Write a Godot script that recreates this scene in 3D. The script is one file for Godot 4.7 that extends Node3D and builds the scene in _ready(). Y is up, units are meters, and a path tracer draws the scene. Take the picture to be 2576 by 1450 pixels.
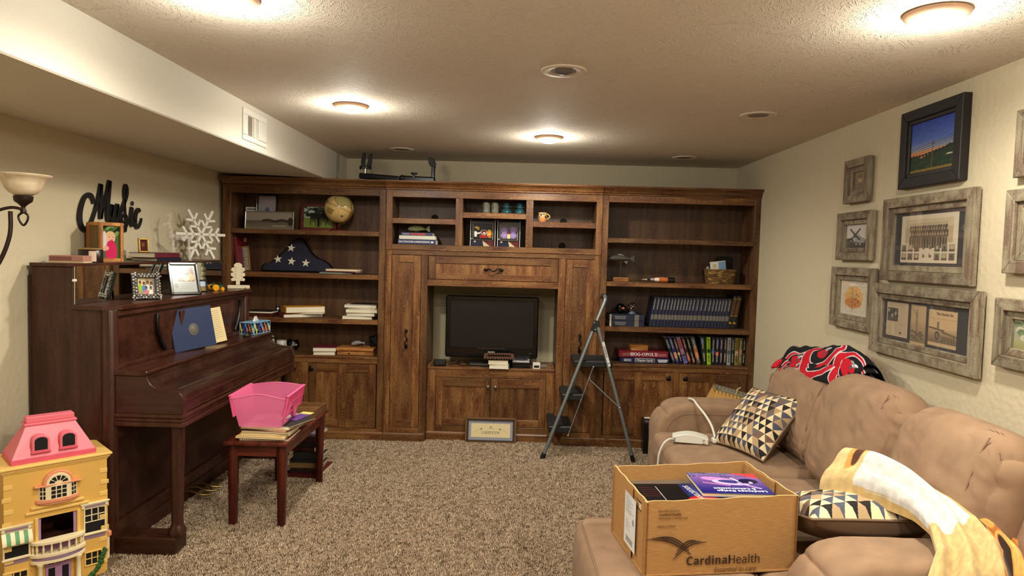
extends Node3D
# A basement family room: built-in bookcases, an upright piano, a sofa, framed pictures and many small things.

var mats := {}
var texs := {}
var taken := {}
var rng := RandomNumberGenerator.new()

const ZF := 0.663      # front plane of the built-in
const XL := -2.49      # left wall
const XR := 1.985      # right wall
const HC := 2.44       # ceiling
const XS := -1.596     # soffit side
const YS := 2.182      # soffit underside


func _ready() -> void:
	rng.seed = 7
	set_camera()
	set_light()
	build_room()
	build_cases()
	build_piano()
	build_sofa()
	build_floor_things()
	build_pictures()
	build_shelf_things()
	build_piano_things()


func set_camera() -> void:
	var cam := Camera3D.new()
	cam.name = "camera"
	cam.keep_aspect = Camera3D.KEEP_HEIGHT
	cam.fov = rad_to_deg(2.0 * atan(725.0 / 1700.0))
	cam.near = 0.02
	cam.far = 50.0
	cam.transform = Transform3D(Basis(Vector3(0.999607, 0.026477, -0.009246), Vector3(-0.02692, 0.998307, -0.051559), Vector3(0.007865, 0.051787, 0.998627)), Vector3(0, 1.612, 6.258))
	add_child(cam)
	cam.current = true


func set_light() -> void:
	var we := WorldEnvironment.new()
	we.name = "environment"
	var e := Environment.new()
	e.background_mode = Environment.BG_COLOR
	e.background_color = Color(0.01, 0.01, 0.01)
	e.tonemap_mode = Environment.TONE_MAPPER_LINEAR
	e.tonemap_exposure = EXPOSURE
	e.sdfgi_enabled = true
	e.ssao_enabled = true
	e.ssil_enabled = true
	we.environment = e
	add_child(we)
	# the round ceiling lamps hang in a regular grid; those behind the photographer are on as well
	var on := [Vector2(-0.99, 2.312), Vector2(0.195, 1.416), Vector2(1.357, 3.975), Vector2(-0.99, 3.967), Vector2(-0.99, 5.63), Vector2(1.357, 5.63), Vector2(0.19, 4.9)]
	var where := ["in front of the soffit vent", "nearest the bookcases", "above the sofa", "cut off by the top edge of the photo", "behind the photographer beside the soffit", "behind the photographer beside the picture wall", "just above the photographer"]
	for k in on.size():
		ceiling_lamp(Vector3(on[k].x, HC, on[k].y), "lit ceiling lamp with a tan ring, " + where[k])


const EXPOSURE := 0.95
const LAMP := 2.6


func ceiling_lamp(at: Vector3, label: String) -> void:
	var t := thing("ceiling_lamp", label, "ceiling lamp", at, 0.0, "round lamps in the ceiling")
	var m := MB.new()
	m.lathe([[0.06, -0.001], [0.098, -0.002], [0.1, -0.006], [0.097, -0.012], [0.082, -0.022], [0.07, -0.026], [0.066, -0.02]], 40)
	part("trim_ring", m, mat("lamp_trim", Color(0.72, 0.58, 0.47), 0.45), t)
	m = MB.new()
	m.lathe([[0.0, -0.045], [0.03, -0.043], [0.052, -0.036], [0.066, -0.024], [0.066, -0.012], [0.0, -0.012]], 32)
	var g := mat("lamp_lens", Color(0.95, 0.95, 0.92), 0.4)
	g.emission_enabled = true
	g.emission = Color(1.0, 0.97, 0.9)
	g.emission_energy_multiplier = 3.0
	part("diffuser", m, g, t)
	var s := SpotLight3D.new()
	s.name = "lamp_light"
	s.position = Vector3(0, -0.05, 0)
	s.rotation_degrees.x = -90
	s.spot_angle = 88.0
	s.spot_angle_attenuation = 0.6
	s.spot_range = 14.0
	s.spot_attenuation = 2.0
	s.light_energy = LAMP
	s.light_size = 0.055
	s.light_color = Color(1.0, 0.97, 0.905)
	s.shadow_enabled = true
	t.add_child(s)
	var o := OmniLight3D.new()
	o.name = "lamp_glow"
	o.position = Vector3(0, -0.1, 0)
	o.omni_range = 14.0
	o.omni_attenuation = 2.0
	o.light_energy = LAMP * 0.115
	o.light_size = 0.05
	o.light_color = Color(1.0, 0.98, 0.93)
	o.shadow_enabled = true
	t.add_child(o)


# ------------------------------------------------------------------ nodes

func numbered(called: String) -> String:
	if not taken.has(called):
		taken[called] = 0
		return called
	taken[called] += 1
	return "%s_%03d" % [called, taken[called]]


func tag(o: Node3D, label: String, category: String, group := "", kind := "") -> Node3D:
	if label: o.set_meta("label", label)
	if category: o.set_meta("category", category)
	if group: o.set_meta("group", group)
	if kind: o.set_meta("kind", kind)
	return o


func thing(called: String, label: String, category: String, at := Vector3.ZERO, turn := 0.0, group := "") -> Node3D:
	var o := Node3D.new()
	o.name = numbered(called)
	add_child(o, true)
	o.position = at
	o.rotation_degrees.y = turn
	tag(o, label, category, group)
	return o


func part(called: String, m: MB, material: Material, parent: Node3D, label := "") -> MeshInstance3D:
	var o := MeshInstance3D.new()
	o.mesh = m.mesh(material)
	if parent == self:
		o.name = numbered(called)
	else:
		var k := 0
		var nm := called
		while parent.has_node(nm):
			k += 1
			nm = "%s_%03d" % [called, k]
		o.name = nm
	parent.add_child(o, true)
	if label: o.set_meta("label", label)
	return o


func one(called: String, m: MB, material: Material, label: String, category: String, group := "") -> MeshInstance3D:
	var o := part(called, m, material, self)
	tag(o, label, category, group)
	return o


func struct(called: String, m: MB, material: Material, label := "", category := "") -> MeshInstance3D:
	var o := part(called, m, material, self)
	tag(o, label, category, "", "structure")
	return o


# a box part in one line
func bx(called: String, c: Vector3, s: Vector3, material: Material, parent: Node3D, b := 0.002, label := "") -> MeshInstance3D:
	var m := MB.new()
	m.box(c, s, b)
	return part(called, m, material, parent, label)


# a flat printed picture: w by h, facing +z of the basis, centre at p
func print_on(called: String, tex: String, w: float, h: float, xf: Transform3D, parent: Node3D, rough := 0.5, label := "") -> MeshInstance3D:
	var m := MB.new()
	m.x = xf
	m.quad(Vector3(-w / 2, h / 2, 0), Vector3(w / 2, h / 2, 0), Vector3(w / 2, -h / 2, 0), Vector3(-w / 2, -h / 2, 0))
	return part(called, m, pmat(tex, rough), parent, label)


func pmat(tex: String, rough := 0.5) -> StandardMaterial3D:
	var key := "print_%s_%s" % [tex, rough]
	if not mats.has(key):
		var s := StandardMaterial3D.new()
		s.resource_name = key
		s.albedo_texture = texs[tex]
		s.roughness = rough
		s.metallic_specular = 0.4
		s.texture_repeat = false
		mats[key] = s
	return mats[key]


func mat(key: String, c := Color.WHITE, rough := 0.6, metal := 0.0, spec := 0.5) -> StandardMaterial3D:
	if not mats.has(key):
		var s := StandardMaterial3D.new()
		s.resource_name = key
		s.albedo_color = c
		s.roughness = rough
		s.metallic = metal
		s.metallic_specular = spec
		mats[key] = s
	return mats[key]


# lettering: real glyph shapes, h is the height of a capital
func text(called: String, words: String, h: float, xf: Transform3D, material: Material, parent: Node3D, face := "Droid Sans", bold := false, wide := 1.0, thick := 0.0006) -> MeshInstance3D:
	var f := SystemFont.new()
	f.font_names = PackedStringArray([face])
	f.font_weight = 700 if bold else 400
	var t := TextMesh.new()
	t.font = f
	t.font_size = 40
	t.pixel_size = h / (40.0 * 0.72)
	t.depth = thick
	t.curve_step = 3.0
	t.text = words
	t.horizontal_alignment = HORIZONTAL_ALIGNMENT_CENTER
	t.vertical_alignment = VERTICAL_ALIGNMENT_CENTER
	t.material = material
	var o := MeshInstance3D.new()
	o.mesh = t
	var k := 0
	var nm := called
	while parent.has_node(nm):
		k += 1
		nm = "%s_%03d" % [called, k]
	o.name = nm
	o.transform = xf.scaled_local(Vector3(wide, 1, 1))
	parent.add_child(o, true)
	return o


static func at(x: float, y: float, z: float, rx := 0.0, ry := 0.0, rz := 0.0) -> Transform3D:
	return Transform3D(Basis.from_euler(Vector3(deg_to_rad(rx), deg_to_rad(ry), deg_to_rad(rz))), Vector3(x, y, z))


# ------------------------------------------------------------------ mesh builder

class MB:
	var v := PackedVector3Array()
	var n := PackedVector3Array()
	var u := PackedVector2Array()
	var c := PackedColorArray()
	var ix := PackedInt32Array()
	var x := Transform3D()
	var col := Color.WHITE
	var colored := false

	func p(q: Vector3, nn: Vector3, uv := Vector2.ZERO) -> int:
		v.append(x * q)
		n.append((x.basis * nn).normalized())
		u.append(uv)
		c.append(col)
		return v.size() - 1

	func tri(a: Vector3, b: Vector3, d: Vector3, ua := Vector2.ZERO, ub := Vector2.ZERO, ud := Vector2.ZERO) -> void:
		var nn := (d - a).cross(b - a)
		var i := p(a, nn, ua)
		p(b, nn, ub)
		p(d, nn, ud)
		ix.append_array([i, i + 1, i + 2])

	# clockwise from the top left as seen from the front
	func quad(a: Vector3, b: Vector3, d: Vector3, e: Vector3) -> void:
		var nn := (d - a).cross(b - a)
		var i := p(a, nn, Vector2(0, 0))
		p(b, nn, Vector2(1, 0))
		p(d, nn, Vector2(1, 1))
		p(e, nn, Vector2(0, 1))
		ix.append_array([i, i + 1, i + 2, i, i + 2, i + 3])

	func face(pts: Array, out: Vector3) -> void:
		var nn: Vector3 = (pts[2] - pts[0]).cross(pts[1] - pts[0])
		if nn.dot(out) < 0:
			pts.reverse()
			nn = -nn
		var i := v.size()
		for q in pts:
			p(q, nn)
		for k in range(1, pts.size() - 1):
			ix.append_array([i, i + k, i + k + 1])

	func box(ce: Vector3, s: Vector3, b := 0.0) -> void:
		var h := s / 2
		b = minf(b, minf(h.x, minf(h.y, h.z)) * 0.9)
		if b <= 0:
			for ax in 3:
				for sg: float in [-1.0, 1.0]:
					var o := Vector3.ZERO
					o[ax] = sg
					var a1 := (ax + 1) % 3
					var a2 := (ax + 2) % 3
					var pts := []
					for w in [[-1, -1], [1, -1], [1, 1], [-1, 1]]:
						var q := Vector3.ZERO
						q[ax] = sg * h[ax]
						q[a1] = w[0] * h[a1]
						q[a2] = w[1] * h[a2]
						pts.append(ce + q)
					face(pts, o)
			return
		for ax in 3:
			var a1 := (ax + 1) % 3
			var a2 := (ax + 2) % 3
			for sg: float in [-1.0, 1.0]:
				var o := Vector3.ZERO
				o[ax] = sg
				var pts := []
				for w in [[-1, -1], [1, -1], [1, 1], [-1, 1]]:
					var q := Vector3.ZERO
					q[ax] = sg * h[ax]
					q[a1] = w[0] * (h[a1] - b)
					q[a2] = w[1] * (h[a2] - b)
					pts.append(ce + q)
				face(pts, o)
			for s1 in [-1.0, 1.0]:
				for s2 in [-1.0, 1.0]:
					var o := Vector3.ZERO
					o[a1] = s1
					o[a2] = s2
					var pts := []
					for w in [[-1, 0], [1, 0], [1, 1], [-1, 1]]:
						var q := Vector3.ZERO
						q[ax] = w[0] * (h[ax] - b)
						q[a1] = s1 * (h[a1] - (b if w[1] == 0 else 0.0))
						q[a2] = s2 * (h[a2] - (0.0 if w[1] == 0 else b))
						pts.append(ce + q)
					face(pts, o)
		for sx in [-1.0, 1.0]:
			for sy in [-1.0, 1.0]:
				for sz in [-1.0, 1.0]:
					var k := Vector3(sx, sy, sz)
					face([ce + k * Vector3(h.x, h.y - b, h.z - b), ce + k * Vector3(h.x - b, h.y, h.z - b), ce + k * Vector3(h.x - b, h.y - b, h.z)], k)

	# profile: [radius, height] pairs from the bottom up along the outside; turned about y
	func lathe(prof: Array, seg := 24, a0 := 0.0, a1 := TAU) -> void:
		var ns := []
		for k in prof.size() - 1:
			var d := Vector2(prof[k + 1][0] - prof[k][0], prof[k + 1][1] - prof[k][1])
			ns.append(Vector2(d.y, -d.x).normalized())
		for k in prof.size() - 1:
			var na: Vector2 = ns[k]
			var nb: Vector2 = ns[k]
			if k > 0 and ns[k - 1].dot(ns[k]) > 0.6: na = (ns[k - 1] + ns[k]).normalized()
			if k < ns.size() - 1 and ns[k + 1].dot(ns[k]) > 0.6: nb = (ns[k + 1] + ns[k]).normalized()
			var st := v.size()
			for j in seg + 1:
				var a := a0 + (a1 - a0) * j / seg
				var cs := cos(a)
				var sn := sin(a)
				p(Vector3(prof[k][0] * cs, prof[k][1], prof[k][0] * sn), Vector3(na.x * cs, na.y, na.x * sn), Vector2(1.0 - float(j) / seg, 1.0 - float(k) / (prof.size() - 1)))
				p(Vector3(prof[k + 1][0] * cs, prof[k + 1][1], prof[k + 1][0] * sn), Vector3(nb.x * cs, nb.y, nb.x * sn), Vector2(1.0 - float(j) / seg, 1.0 - float(k + 1) / (prof.size() - 1)))
			for j in seg:
				var i := st + 2 * j
				ix.append_array([i, i + 2, i + 1, i + 1, i + 2, i + 3])

	func tube(pts: Array, r, seg := 8, caps := true, flat := 1.0) -> void:
		var m := pts.size()
		var up := Vector3.UP
		var d0: Vector3 = (pts[1] - pts[0]).normalized()
		if absf(d0.dot(up)) > 0.9: up = Vector3.RIGHT
		var st := v.size()
		var closed: bool = m > 3 and pts[0].distance_to(pts[m - 1]) < 1e-5
		for k in m:
			var d: Vector3
			if closed and (k == 0 or k == m - 1): d = (pts[1] - pts[m - 2]).normalized()
			else: d = (pts[mini(k + 1, m - 1)] - pts[maxi(k - 1, 0)]).normalized()
			var sd := d.cross(up).normalized()
			up = sd.cross(d).normalized()
			var rr: float = r[k] if r is Array else r
			for j in seg + 1:
				var a := TAU * j / seg
				var nn := sd * cos(a) + up * sin(a)
				p(pts[k] + sd * cos(a) * rr + up * sin(a) * rr * flat, nn, Vector2(float(j) / seg, float(k) / (m - 1)))
		for k in m - 1:
			for j in seg:
				var i := st + k * (seg + 1) + j
				var w := i + seg + 1
				ix.append_array([i, i + 1, w, i + 1, w + 1, w])
		if caps and not closed:
			for e in [0, m - 1]:
				var o: Vector3 = (pts[0] - pts[1]) if e == 0 else (pts[m - 1] - pts[m - 2])
				var ring := []
				for j in seg:
					ring.append(x.affine_inverse() * v[st + e * (seg + 1) + j])
				face(ring, o)

	# a polygon in x, y pushed out along z from z0 to z1, its front edge chamfered by b
	func prism(poly: PackedVector2Array, z0: float, z1: float, b := 0.0, round_sides := false) -> void:
		var q := poly.duplicate()
		if Geometry2D.is_polygon_clockwise(q): q.reverse()
		var inner := q
		if b > 0:
			inner = PackedVector2Array()
			var m := q.size()
			for k in m:
				var d1 := (q[k] - q[(k + m - 1) % m]).normalized()
				var d2 := (q[(k + 1) % m] - q[k]).normalized()
				var n1 := Vector2(-d1.y, d1.x)
				var n2 := Vector2(-d2.y, d2.x)
				var bi := (n1 + n2).normalized()
				inner.append(q[k] + bi * b / maxf(0.4, bi.dot(n1)))
		for e in [0, 1]:
			var pl := inner if e == 1 else q
			var t := Geometry2D.triangulate_polygon(pl)
			var i := v.size()
			for w in pl:
				p(Vector3(w.x, w.y, z1 if e == 1 else z0), Vector3(0, 0, 1 if e == 1 else -1), w)
			for k in range(0, t.size(), 3):
				var aa: Vector2 = pl[t[k]]
				var cw := (pl[t[k + 1]] - aa).cross(pl[t[k + 2]] - aa) < 0
				if cw == (e == 1): ix.append_array([i + t[k], i + t[k + 1], i + t[k + 2]])
				else: ix.append_array([i + t[k], i + t[k + 2], i + t[k + 1]])
		var mm := q.size()
		for k in mm:
			var a := q[k]
			var d := q[(k + 1) % mm]
			var ia := inner[k]
			var id := inner[(k + 1) % mm]
			var out := Vector3((d - a).y, -(d - a).x, 0)
			var zz := z1 - signf(z1 - z0) * b
			if round_sides:
				var a2 := q[(k + mm - 1) % mm]
				var d2 := q[(k + 2) % mm]
				var o0 := Vector3((d - a2).y, -(d - a2).x, 0)
				var o1 := Vector3((d2 - a).y, -(d2 - a).x, 0)
				var i := p(Vector3(a.x, a.y, z0), o0)
				p(Vector3(a.x, a.y, zz), o0)
				p(Vector3(d.x, d.y, zz), o1)
				p(Vector3(d.x, d.y, z0), o1)
				if (z1 > z0): ix.append_array([i, i + 1, i + 2, i, i + 2, i + 3])
				else: ix.append_array([i, i + 2, i + 1, i, i + 3, i + 2])
			else:
				face([Vector3(a.x, a.y, z0), Vector3(a.x, a.y, zz), Vector3(d.x, d.y, zz), Vector3(d.x, d.y, z0)], out)
			if b > 0: face([Vector3(a.x, a.y, zz), Vector3(ia.x, ia.y, z1), Vector3(id.x, id.y, z1), Vector3(d.x, d.y, zz)], out + Vector3(0, 0, signf(z1 - z0) * out.length()))

	# fn(s, t) -> Vector3 with s, t in 0..1; smooth; front is on the side of d/ds x d/dt
	func grid(nu: int, nv: int, fn: Callable, flip := false) -> void:
		var st := v.size()
		var q := PackedVector3Array()
		for j in nv + 1:
			for i in nu + 1:
				q.append(fn.call(float(i) / nu, float(j) / nv))
		for j in nv + 1:
			for i in nu + 1:
				var du: Vector3 = q[j * (nu + 1) + mini(i + 1, nu)] - q[j * (nu + 1) + maxi(i - 1, 0)]
				var dv: Vector3 = q[mini(j + 1, nv) * (nu + 1) + i] - q[maxi(j - 1, 0) * (nu + 1) + i]
				var nn := du.cross(dv)
				p(q[j * (nu + 1) + i], -nn if flip else nn, Vector2(float(i) / nu, float(j) / nv))
		for j in nv:
			for i in nu:
				var a := st + j * (nu + 1) + i
				var b := a + nu + 1
				if flip: ix.append_array([a, a + 1, b, a + 1, b + 1, b])
				else: ix.append_array([a, b, a + 1, a + 1, b, b + 1])

	func ball(ce: Vector3, r: Vector3, nu := 16, nv := 10) -> void:
		var st := v.size()
		for j in nv + 1:
			var th := PI * j / nv
			for i in nu + 1:
				var a := TAU * i / nu
				var d := Vector3(sin(th) * cos(a), cos(th), sin(th) * sin(a))
				p(ce + d * r, d / r, Vector2(float(i) / nu, float(j) / nv))
		for j in nv:
			for i in nu:
				var a := st + j * (nu + 1) + i
				var b := a + nu + 1
				ix.append_array([a, b, a + 1, a + 1, b, b + 1])

	# a soft box: rounded by r, nn cells along each edge, then fn(point, unit position) may push its skin about
	func soft(ce: Vector3, s: Vector3, r: float, nn: int, fn = null) -> void:
		var st := v.size()
		var h := s / 2
		for ax in 3:
			var a1 := (ax + 1) % 3
			var a2 := (ax + 2) % 3
			for sg: float in [-1.0, 1.0]:
				var f0 := v.size()
				for j in nn + 1:
					for i in nn + 1:
						var w := Vector3.ZERO
						var si := 2.0 * i / nn - 1.0
						var sj := 2.0 * j / nn - 1.0
						w[ax] = sg
						w[a1] = signf(si) * (1.0 - pow(1.0 - absf(si), 1.5))
						w[a2] = signf(sj) * (1.0 - pow(1.0 - absf(sj), 1.5))
						var q := w * h
						var k := q.clamp(-h + Vector3.ONE * r, h - Vector3.ONE * r)
						if (q - k).length() > 1e-9: q = k + (q - k).normalized() * r
						if fn != null: q = fn.call(q, w)
						p(ce + q, Vector3.UP, Vector2(i, j) / nn)
				for j in nn:
					for i in nn:
						var a := f0 + j * (nn + 1) + i
						var b := a + nn + 1
						if sg > 0: ix.append_array([a, b, a + 1, a + 1, b, b + 1])
						else: ix.append_array([a, a + 1, b, a + 1, b + 1, b])
		smooth(st)

	# smooth normals for everything from vertex st on, joined by position
	func smooth(st: int) -> void:
		var sum := {}
		for k in range(0, ix.size(), 3):
			var a := ix[k]
			if a < st: continue
			var nn := (v[ix[k + 2]] - v[a]).cross(v[ix[k + 1]] - v[a])
			for e in 3:
				var key := Vector3i((v[ix[k + e]] * 20000.0).round())
				sum[key] = sum.get(key, Vector3.ZERO) + nn
		for i in range(st, v.size()):
			var key := Vector3i((v[i] * 20000.0).round())
			if sum.has(key): n[i] = sum[key].normalized()

	func mesh(material: Material) -> ArrayMesh:
		var a := []
		a.resize(Mesh.ARRAY_MAX)
		a[Mesh.ARRAY_VERTEX] = v
		a[Mesh.ARRAY_NORMAL] = n
		a[Mesh.ARRAY_TEX_UV] = u
		if colored: a[Mesh.ARRAY_COLOR] = c
		a[Mesh.ARRAY_INDEX] = ix
		var m := ArrayMesh.new()
		m.add_surface_from_arrays(Mesh.PRIMITIVE_TRIANGLES, a)
		m.surface_set_material(0, material)
		return m


# ------------------------------------------------------------------ computed textures

func noise(sd: int, freq: float, oct := 3, kind := FastNoiseLite.TYPE_SIMPLEX_SMOOTH) -> FastNoiseLite:
	var f := FastNoiseLite.new()
	f.seed = sd
	f.frequency = freq
	f.noise_type = kind
	f.fractal_type = FastNoiseLite.FRACTAL_FBM
	f.fractal_octaves = oct
	return f


# a tile of flat-sawn grain in greys round 0.8: grain runs down the picture, or across it when turned
func grain(turned: bool, sd: int, contrast: float, knots: bool) -> ImageTexture:
	var w := 512
	var big := noise(sd, 1.0, 2)
	var fine := noise(sd + 1, 1.0, 2)
	var b := PackedByteArray()
	b.resize(w * w * 3)
	for y in w:
		for x in w:
			# a torus in noise space so that the tile repeats without a seam
			var ax := TAU * x / w
			var ay := TAU * y / w
			var px := Vector3(cos(ax), sin(ax), cos(ay) * 0.42)
			var wob := big.get_noise_3d(px.x * 1.1 + sin(ay) * 0.42, px.y * 1.1, px.z)
			var ring := wob * 15.0 + 0.6 * sin(ax * 2.0)
			var g := 0.5 + 0.5 * sin(ring * TAU * 0.55)
			g = pow(g, 1.6)
			var streak := fine.get_noise_3d(px.x * 26.0, px.y * 26.0, sin(ay) * 1.1 + cos(ay) * 0.9)
			var tone := big.get_noise_3d(px.x * 0.8 + 9.0, px.y * 0.8, px.z + sin(ay) * 0.3)
			var val := 0.80 + contrast * (0.30 * (g - 0.5) + 0.22 * streak + 0.30 * tone)
			if knots: val -= 0.10 * contrast * smoothstep(0.35, 0.6, big.get_noise_3d(px.x * 3.0, px.y * 3.0, sin(ay) * 2.0 + 5.0))
			val = clampf(val, 0.3, 1.0)
			var o := ((x * w + y) if turned else (y * w + x)) * 3
			b[o] = int(255.0 * val)
			b[o + 1] = int(255.0 * clampf(val * val * 1.03 + 0.14, 0, 1))
			b[o + 2] = int(255.0 * clampf(val * val * 0.9 + 0.20, 0, 1))
	var im := Image.create_from_data(w, w, false, Image.FORMAT_RGB8, b)
	return ImageTexture.create_from_image(im)


func noise_tex(key: String, sd: int, freq: float, oct: int, lo: Color, hi: Color, size := 512, kind := FastNoiseLite.TYPE_SIMPLEX_SMOOTH, normal := 0.0) -> NoiseTexture2D:
	if texs.has(key): return texs[key]
	var t := NoiseTexture2D.new()
	t.noise = noise(sd, freq, oct, kind)
	t.width = size
	t.height = size
	t.seamless = true
	if normal > 0.0:
		t.as_normal_map = true
		t.bump_strength = normal
	else:
		var g := Gradient.new()
		g.offsets = PackedFloat32Array([0.15, 0.85])
		g.colors = PackedColorArray([lo, hi])
		t.color_ramp = g
	texs[key] = t
	return t


# stained wood; dir is the grain's axis, tone picks one of a few boards
func wood(kind: String, dir := "y", tone := 0) -> StandardMaterial3D:
	var key := "%s_%s_%d" % [kind, dir, tone]
	if mats.has(key): return mats[key]
	if not texs.has("grain_v"):
		texs["grain_v"] = grain(false, 11, 0.75, true)
		texs["grain_h"] = grain(true, 11, 0.75, true)
		texs["fine_v"] = grain(false, 47, 0.6, false)
		texs["fine_h"] = grain(true, 47, 0.6, false)
	var s := StandardMaterial3D.new()
	s.resource_name = key
	var base: Color
	var pat := "grain"
	var sc := 1.0
	var vary := 0.09
	match kind:
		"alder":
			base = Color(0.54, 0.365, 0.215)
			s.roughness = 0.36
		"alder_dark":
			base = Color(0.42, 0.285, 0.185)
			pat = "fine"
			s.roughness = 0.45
		"mahogany":
			base = Color(0.285, 0.155, 0.115)
			pat = "fine"
			s.roughness = 0.3
			sc = 1.6
		"barn":
			base = Color(0.60, 0.54, 0.46)
			pat = "fine"
			s.roughness = 0.85
			sc = 3.0
			vary = 0.05
		"cherry":
			base = Color(0.42, 0.17, 0.12)
			pat = "fine"
			s.roughness = 0.35
			sc = 2.0
		"oak":
			base = Color(0.80, 0.53, 0.28)
			pat = "fine"
			s.roughness = 0.5
			sc = 3.0
	var k: float = 1.0 + vary * [0.0, 1.0, -1.0, 0.5, -1.7][tone % 5]
	s.albedo_color = Color(base.r * k, base.g * k, base.b * k)
	s.albedo_texture = texs[pat + ("_v" if dir == "y" else "_h")]
	s.uv1_triplanar = true
	s.uv1_world_triplanar = true
	s.uv1_triplanar_sharpness = 8.0
	var long := 0.9 * sc
	var across := 2.6 * sc
	s.uv1_scale = Vector3(long, across, across) if dir == "x" else Vector3(across, long, across) if dir == "y" else Vector3(across, across, long)
	if dir == "z":
		s.albedo_texture = texs[pat + "_v"]
	s.uv1_offset = Vector3(0.37, 0.61, 0.23) * float(tone)
	s.metallic_specular = 0.45
	mats[key] = s
	return s


func cloth(key: String, c: Color, tex := "", scale := 4.0, sheen := 0.0) -> StandardMaterial3D:
	if mats.has(key): return mats[key]
	var s := mat(key, c, 0.95, 0.0, 0.25)
	if tex:
		s.albedo_texture = texs[tex]
		s.uv1_triplanar = true
		s.uv1_scale = Vector3.ONE * scale
	if sheen > 0:
		s.rim_enabled = true
		s.rim = sheen
		s.rim_tint = 0.5
	return s


# ---- pictures: a small painter on an Image

func canvas(w: int, h: int, c: Color) -> Image:
	var im := Image.create(w, h, false, Image.FORMAT_RGB8)
	im.fill(c)
	return im


func rect(im: Image, x: float, y: float, w: float, h: float, c: Color) -> void:
	im.fill_rect(Rect2i(roundi(x), roundi(y), maxi(1, roundi(w)), maxi(1, roundi(h))), c)


func ell(im: Image, cx: float, cy: float, rx: float, ry: float, c: Color, turn := 0.0) -> void:
	var rr := maxf(rx, ry) + 1
	var cs := cos(turn)
	var sn := sin(turn)
	for y in range(maxi(0, int(cy - rr)), mini(im.get_height(), int(cy + rr) + 2)):
		for x in range(maxi(0, int(cx - rr)), mini(im.get_width(), int(cx + rr) + 2)):
			var dx := x + 0.5 - cx
			var dy := y + 0.5 - cy
			var e := pow((dx * cs + dy * sn) / rx, 2) + pow((dy * cs - dx * sn) / ry, 2)
			if e < 1.0: im.set_pixel(x, y, im.get_pixel(x, y).lerp(c, clampf((1.0 - e) * minf(rx, ry) * 0.7, 0, 1) * c.a))


func line(im: Image, a: Vector2, b: Vector2, w: float, c: Color) -> void:
	var lo := Vector2(minf(a.x, b.x) - w - 1, minf(a.y, b.y) - w - 1)
	var hi := Vector2(maxf(a.x, b.x) + w + 1, maxf(a.y, b.y) + w + 1)
	for y in range(maxi(0, int(lo.y)), mini(im.get_height(), int(hi.y) + 1)):
		for x in range(maxi(0, int(lo.x)), mini(im.get_width(), int(hi.x) + 1)):
			var q := Vector2(x + 0.5, y + 0.5)
			var d := Geometry2D.get_closest_point_to_segment(q, a, b).distance_to(q)
			if d < w / 2 + 0.5: im.set_pixel(x, y, im.get_pixel(x, y).lerp(c, clampf(w / 2 + 0.5 - d, 0, 1)))


func poly(im: Image, pts: Array, c: Color) -> void:
	var q := PackedVector2Array(pts)
	var lo := q[0]
	var hi := q[0]
	for w in q:
		lo = lo.min(w)
		hi = hi.max(w)
	for y in range(maxi(0, int(lo.y)), mini(im.get_height(), int(hi.y) + 1)):
		for x in range(maxi(0, int(lo.x)), mini(im.get_width(), int(hi.x) + 1)):
			if Geometry2D.is_point_in_polygon(Vector2(x + 0.5, y + 0.5), q): im.set_pixel(x, y, im.get_pixel(x, y).lerp(Color(c, 1), c.a))


func fade(im: Image, y0: int, y1: int, a: Color, b: Color) -> void:
	for y in range(y0, y1):
		rect(im, 0, y, im.get_width(), 1, a.lerp(b, float(y - y0) / maxf(1, y1 - y0)))


func speckle(im: Image, sd: int, amount: float, freq := 0.2) -> void:
	var f := noise(sd, freq, 3)
	for y in im.get_height():
		for x in im.get_width():
			var k := 1.0 + amount * f.get_noise_2d(x, y)
			var q := im.get_pixel(x, y)
			im.set_pixel(x, y, Color(q.r * k, q.g * k, q.b * k))


func keep(key: String, im: Image) -> void:
	texs[key] = ImageTexture.create_from_image(im)


# a person in a snapshot: head, hair and shoulders
func bust(im: Image, x: float, y: float, s: float, skin: Color, hair: Color, shirt: Color) -> void:
	ell(im, x, y + 2.3 * s, 1.3 * s, 1.6 * s, shirt)
	ell(im, x, y - 0.15 * s, 0.72 * s, 0.9 * s, hair)
	ell(im, x, y + 0.1 * s, 0.56 * s, 0.72 * s, skin)


# ------------------------------------------------------------------ the room

func paint_wall() -> StandardMaterial3D:
	if not mats.has("wall_paint"):
		var s := mat("wall_paint", Color(0.78, 0.735, 0.625), 0.75, 0.0, 0.35)
		s.heightmap_enabled = true
		s.heightmap_texture = noise_tex("orange_peel", 3, 0.03, 2, Color.BLACK, Color.WHITE, 512)
		s.heightmap_scale = 0.12
		s.uv1_triplanar = true
		s.uv1_world_triplanar = true
		s.uv1_scale = Vector3.ONE * 1.6
	return mats["wall_paint"]


func paint_white() -> StandardMaterial3D:
	if not mats.has("soffit_paint"):
		var s := mat("soffit_paint", Color(0.80, 0.775, 0.715), 0.7, 0.0, 0.4)
		s.heightmap_enabled = true
		s.heightmap_texture = noise_tex("orange_peel", 3, 0.03, 2, Color.BLACK, Color.WHITE, 512)
		s.heightmap_scale = 0.1
		s.uv1_triplanar = true
		s.uv1_world_triplanar = true
		s.uv1_scale = Vector3.ONE * 1.6
	return mats["soffit_paint"]


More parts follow.
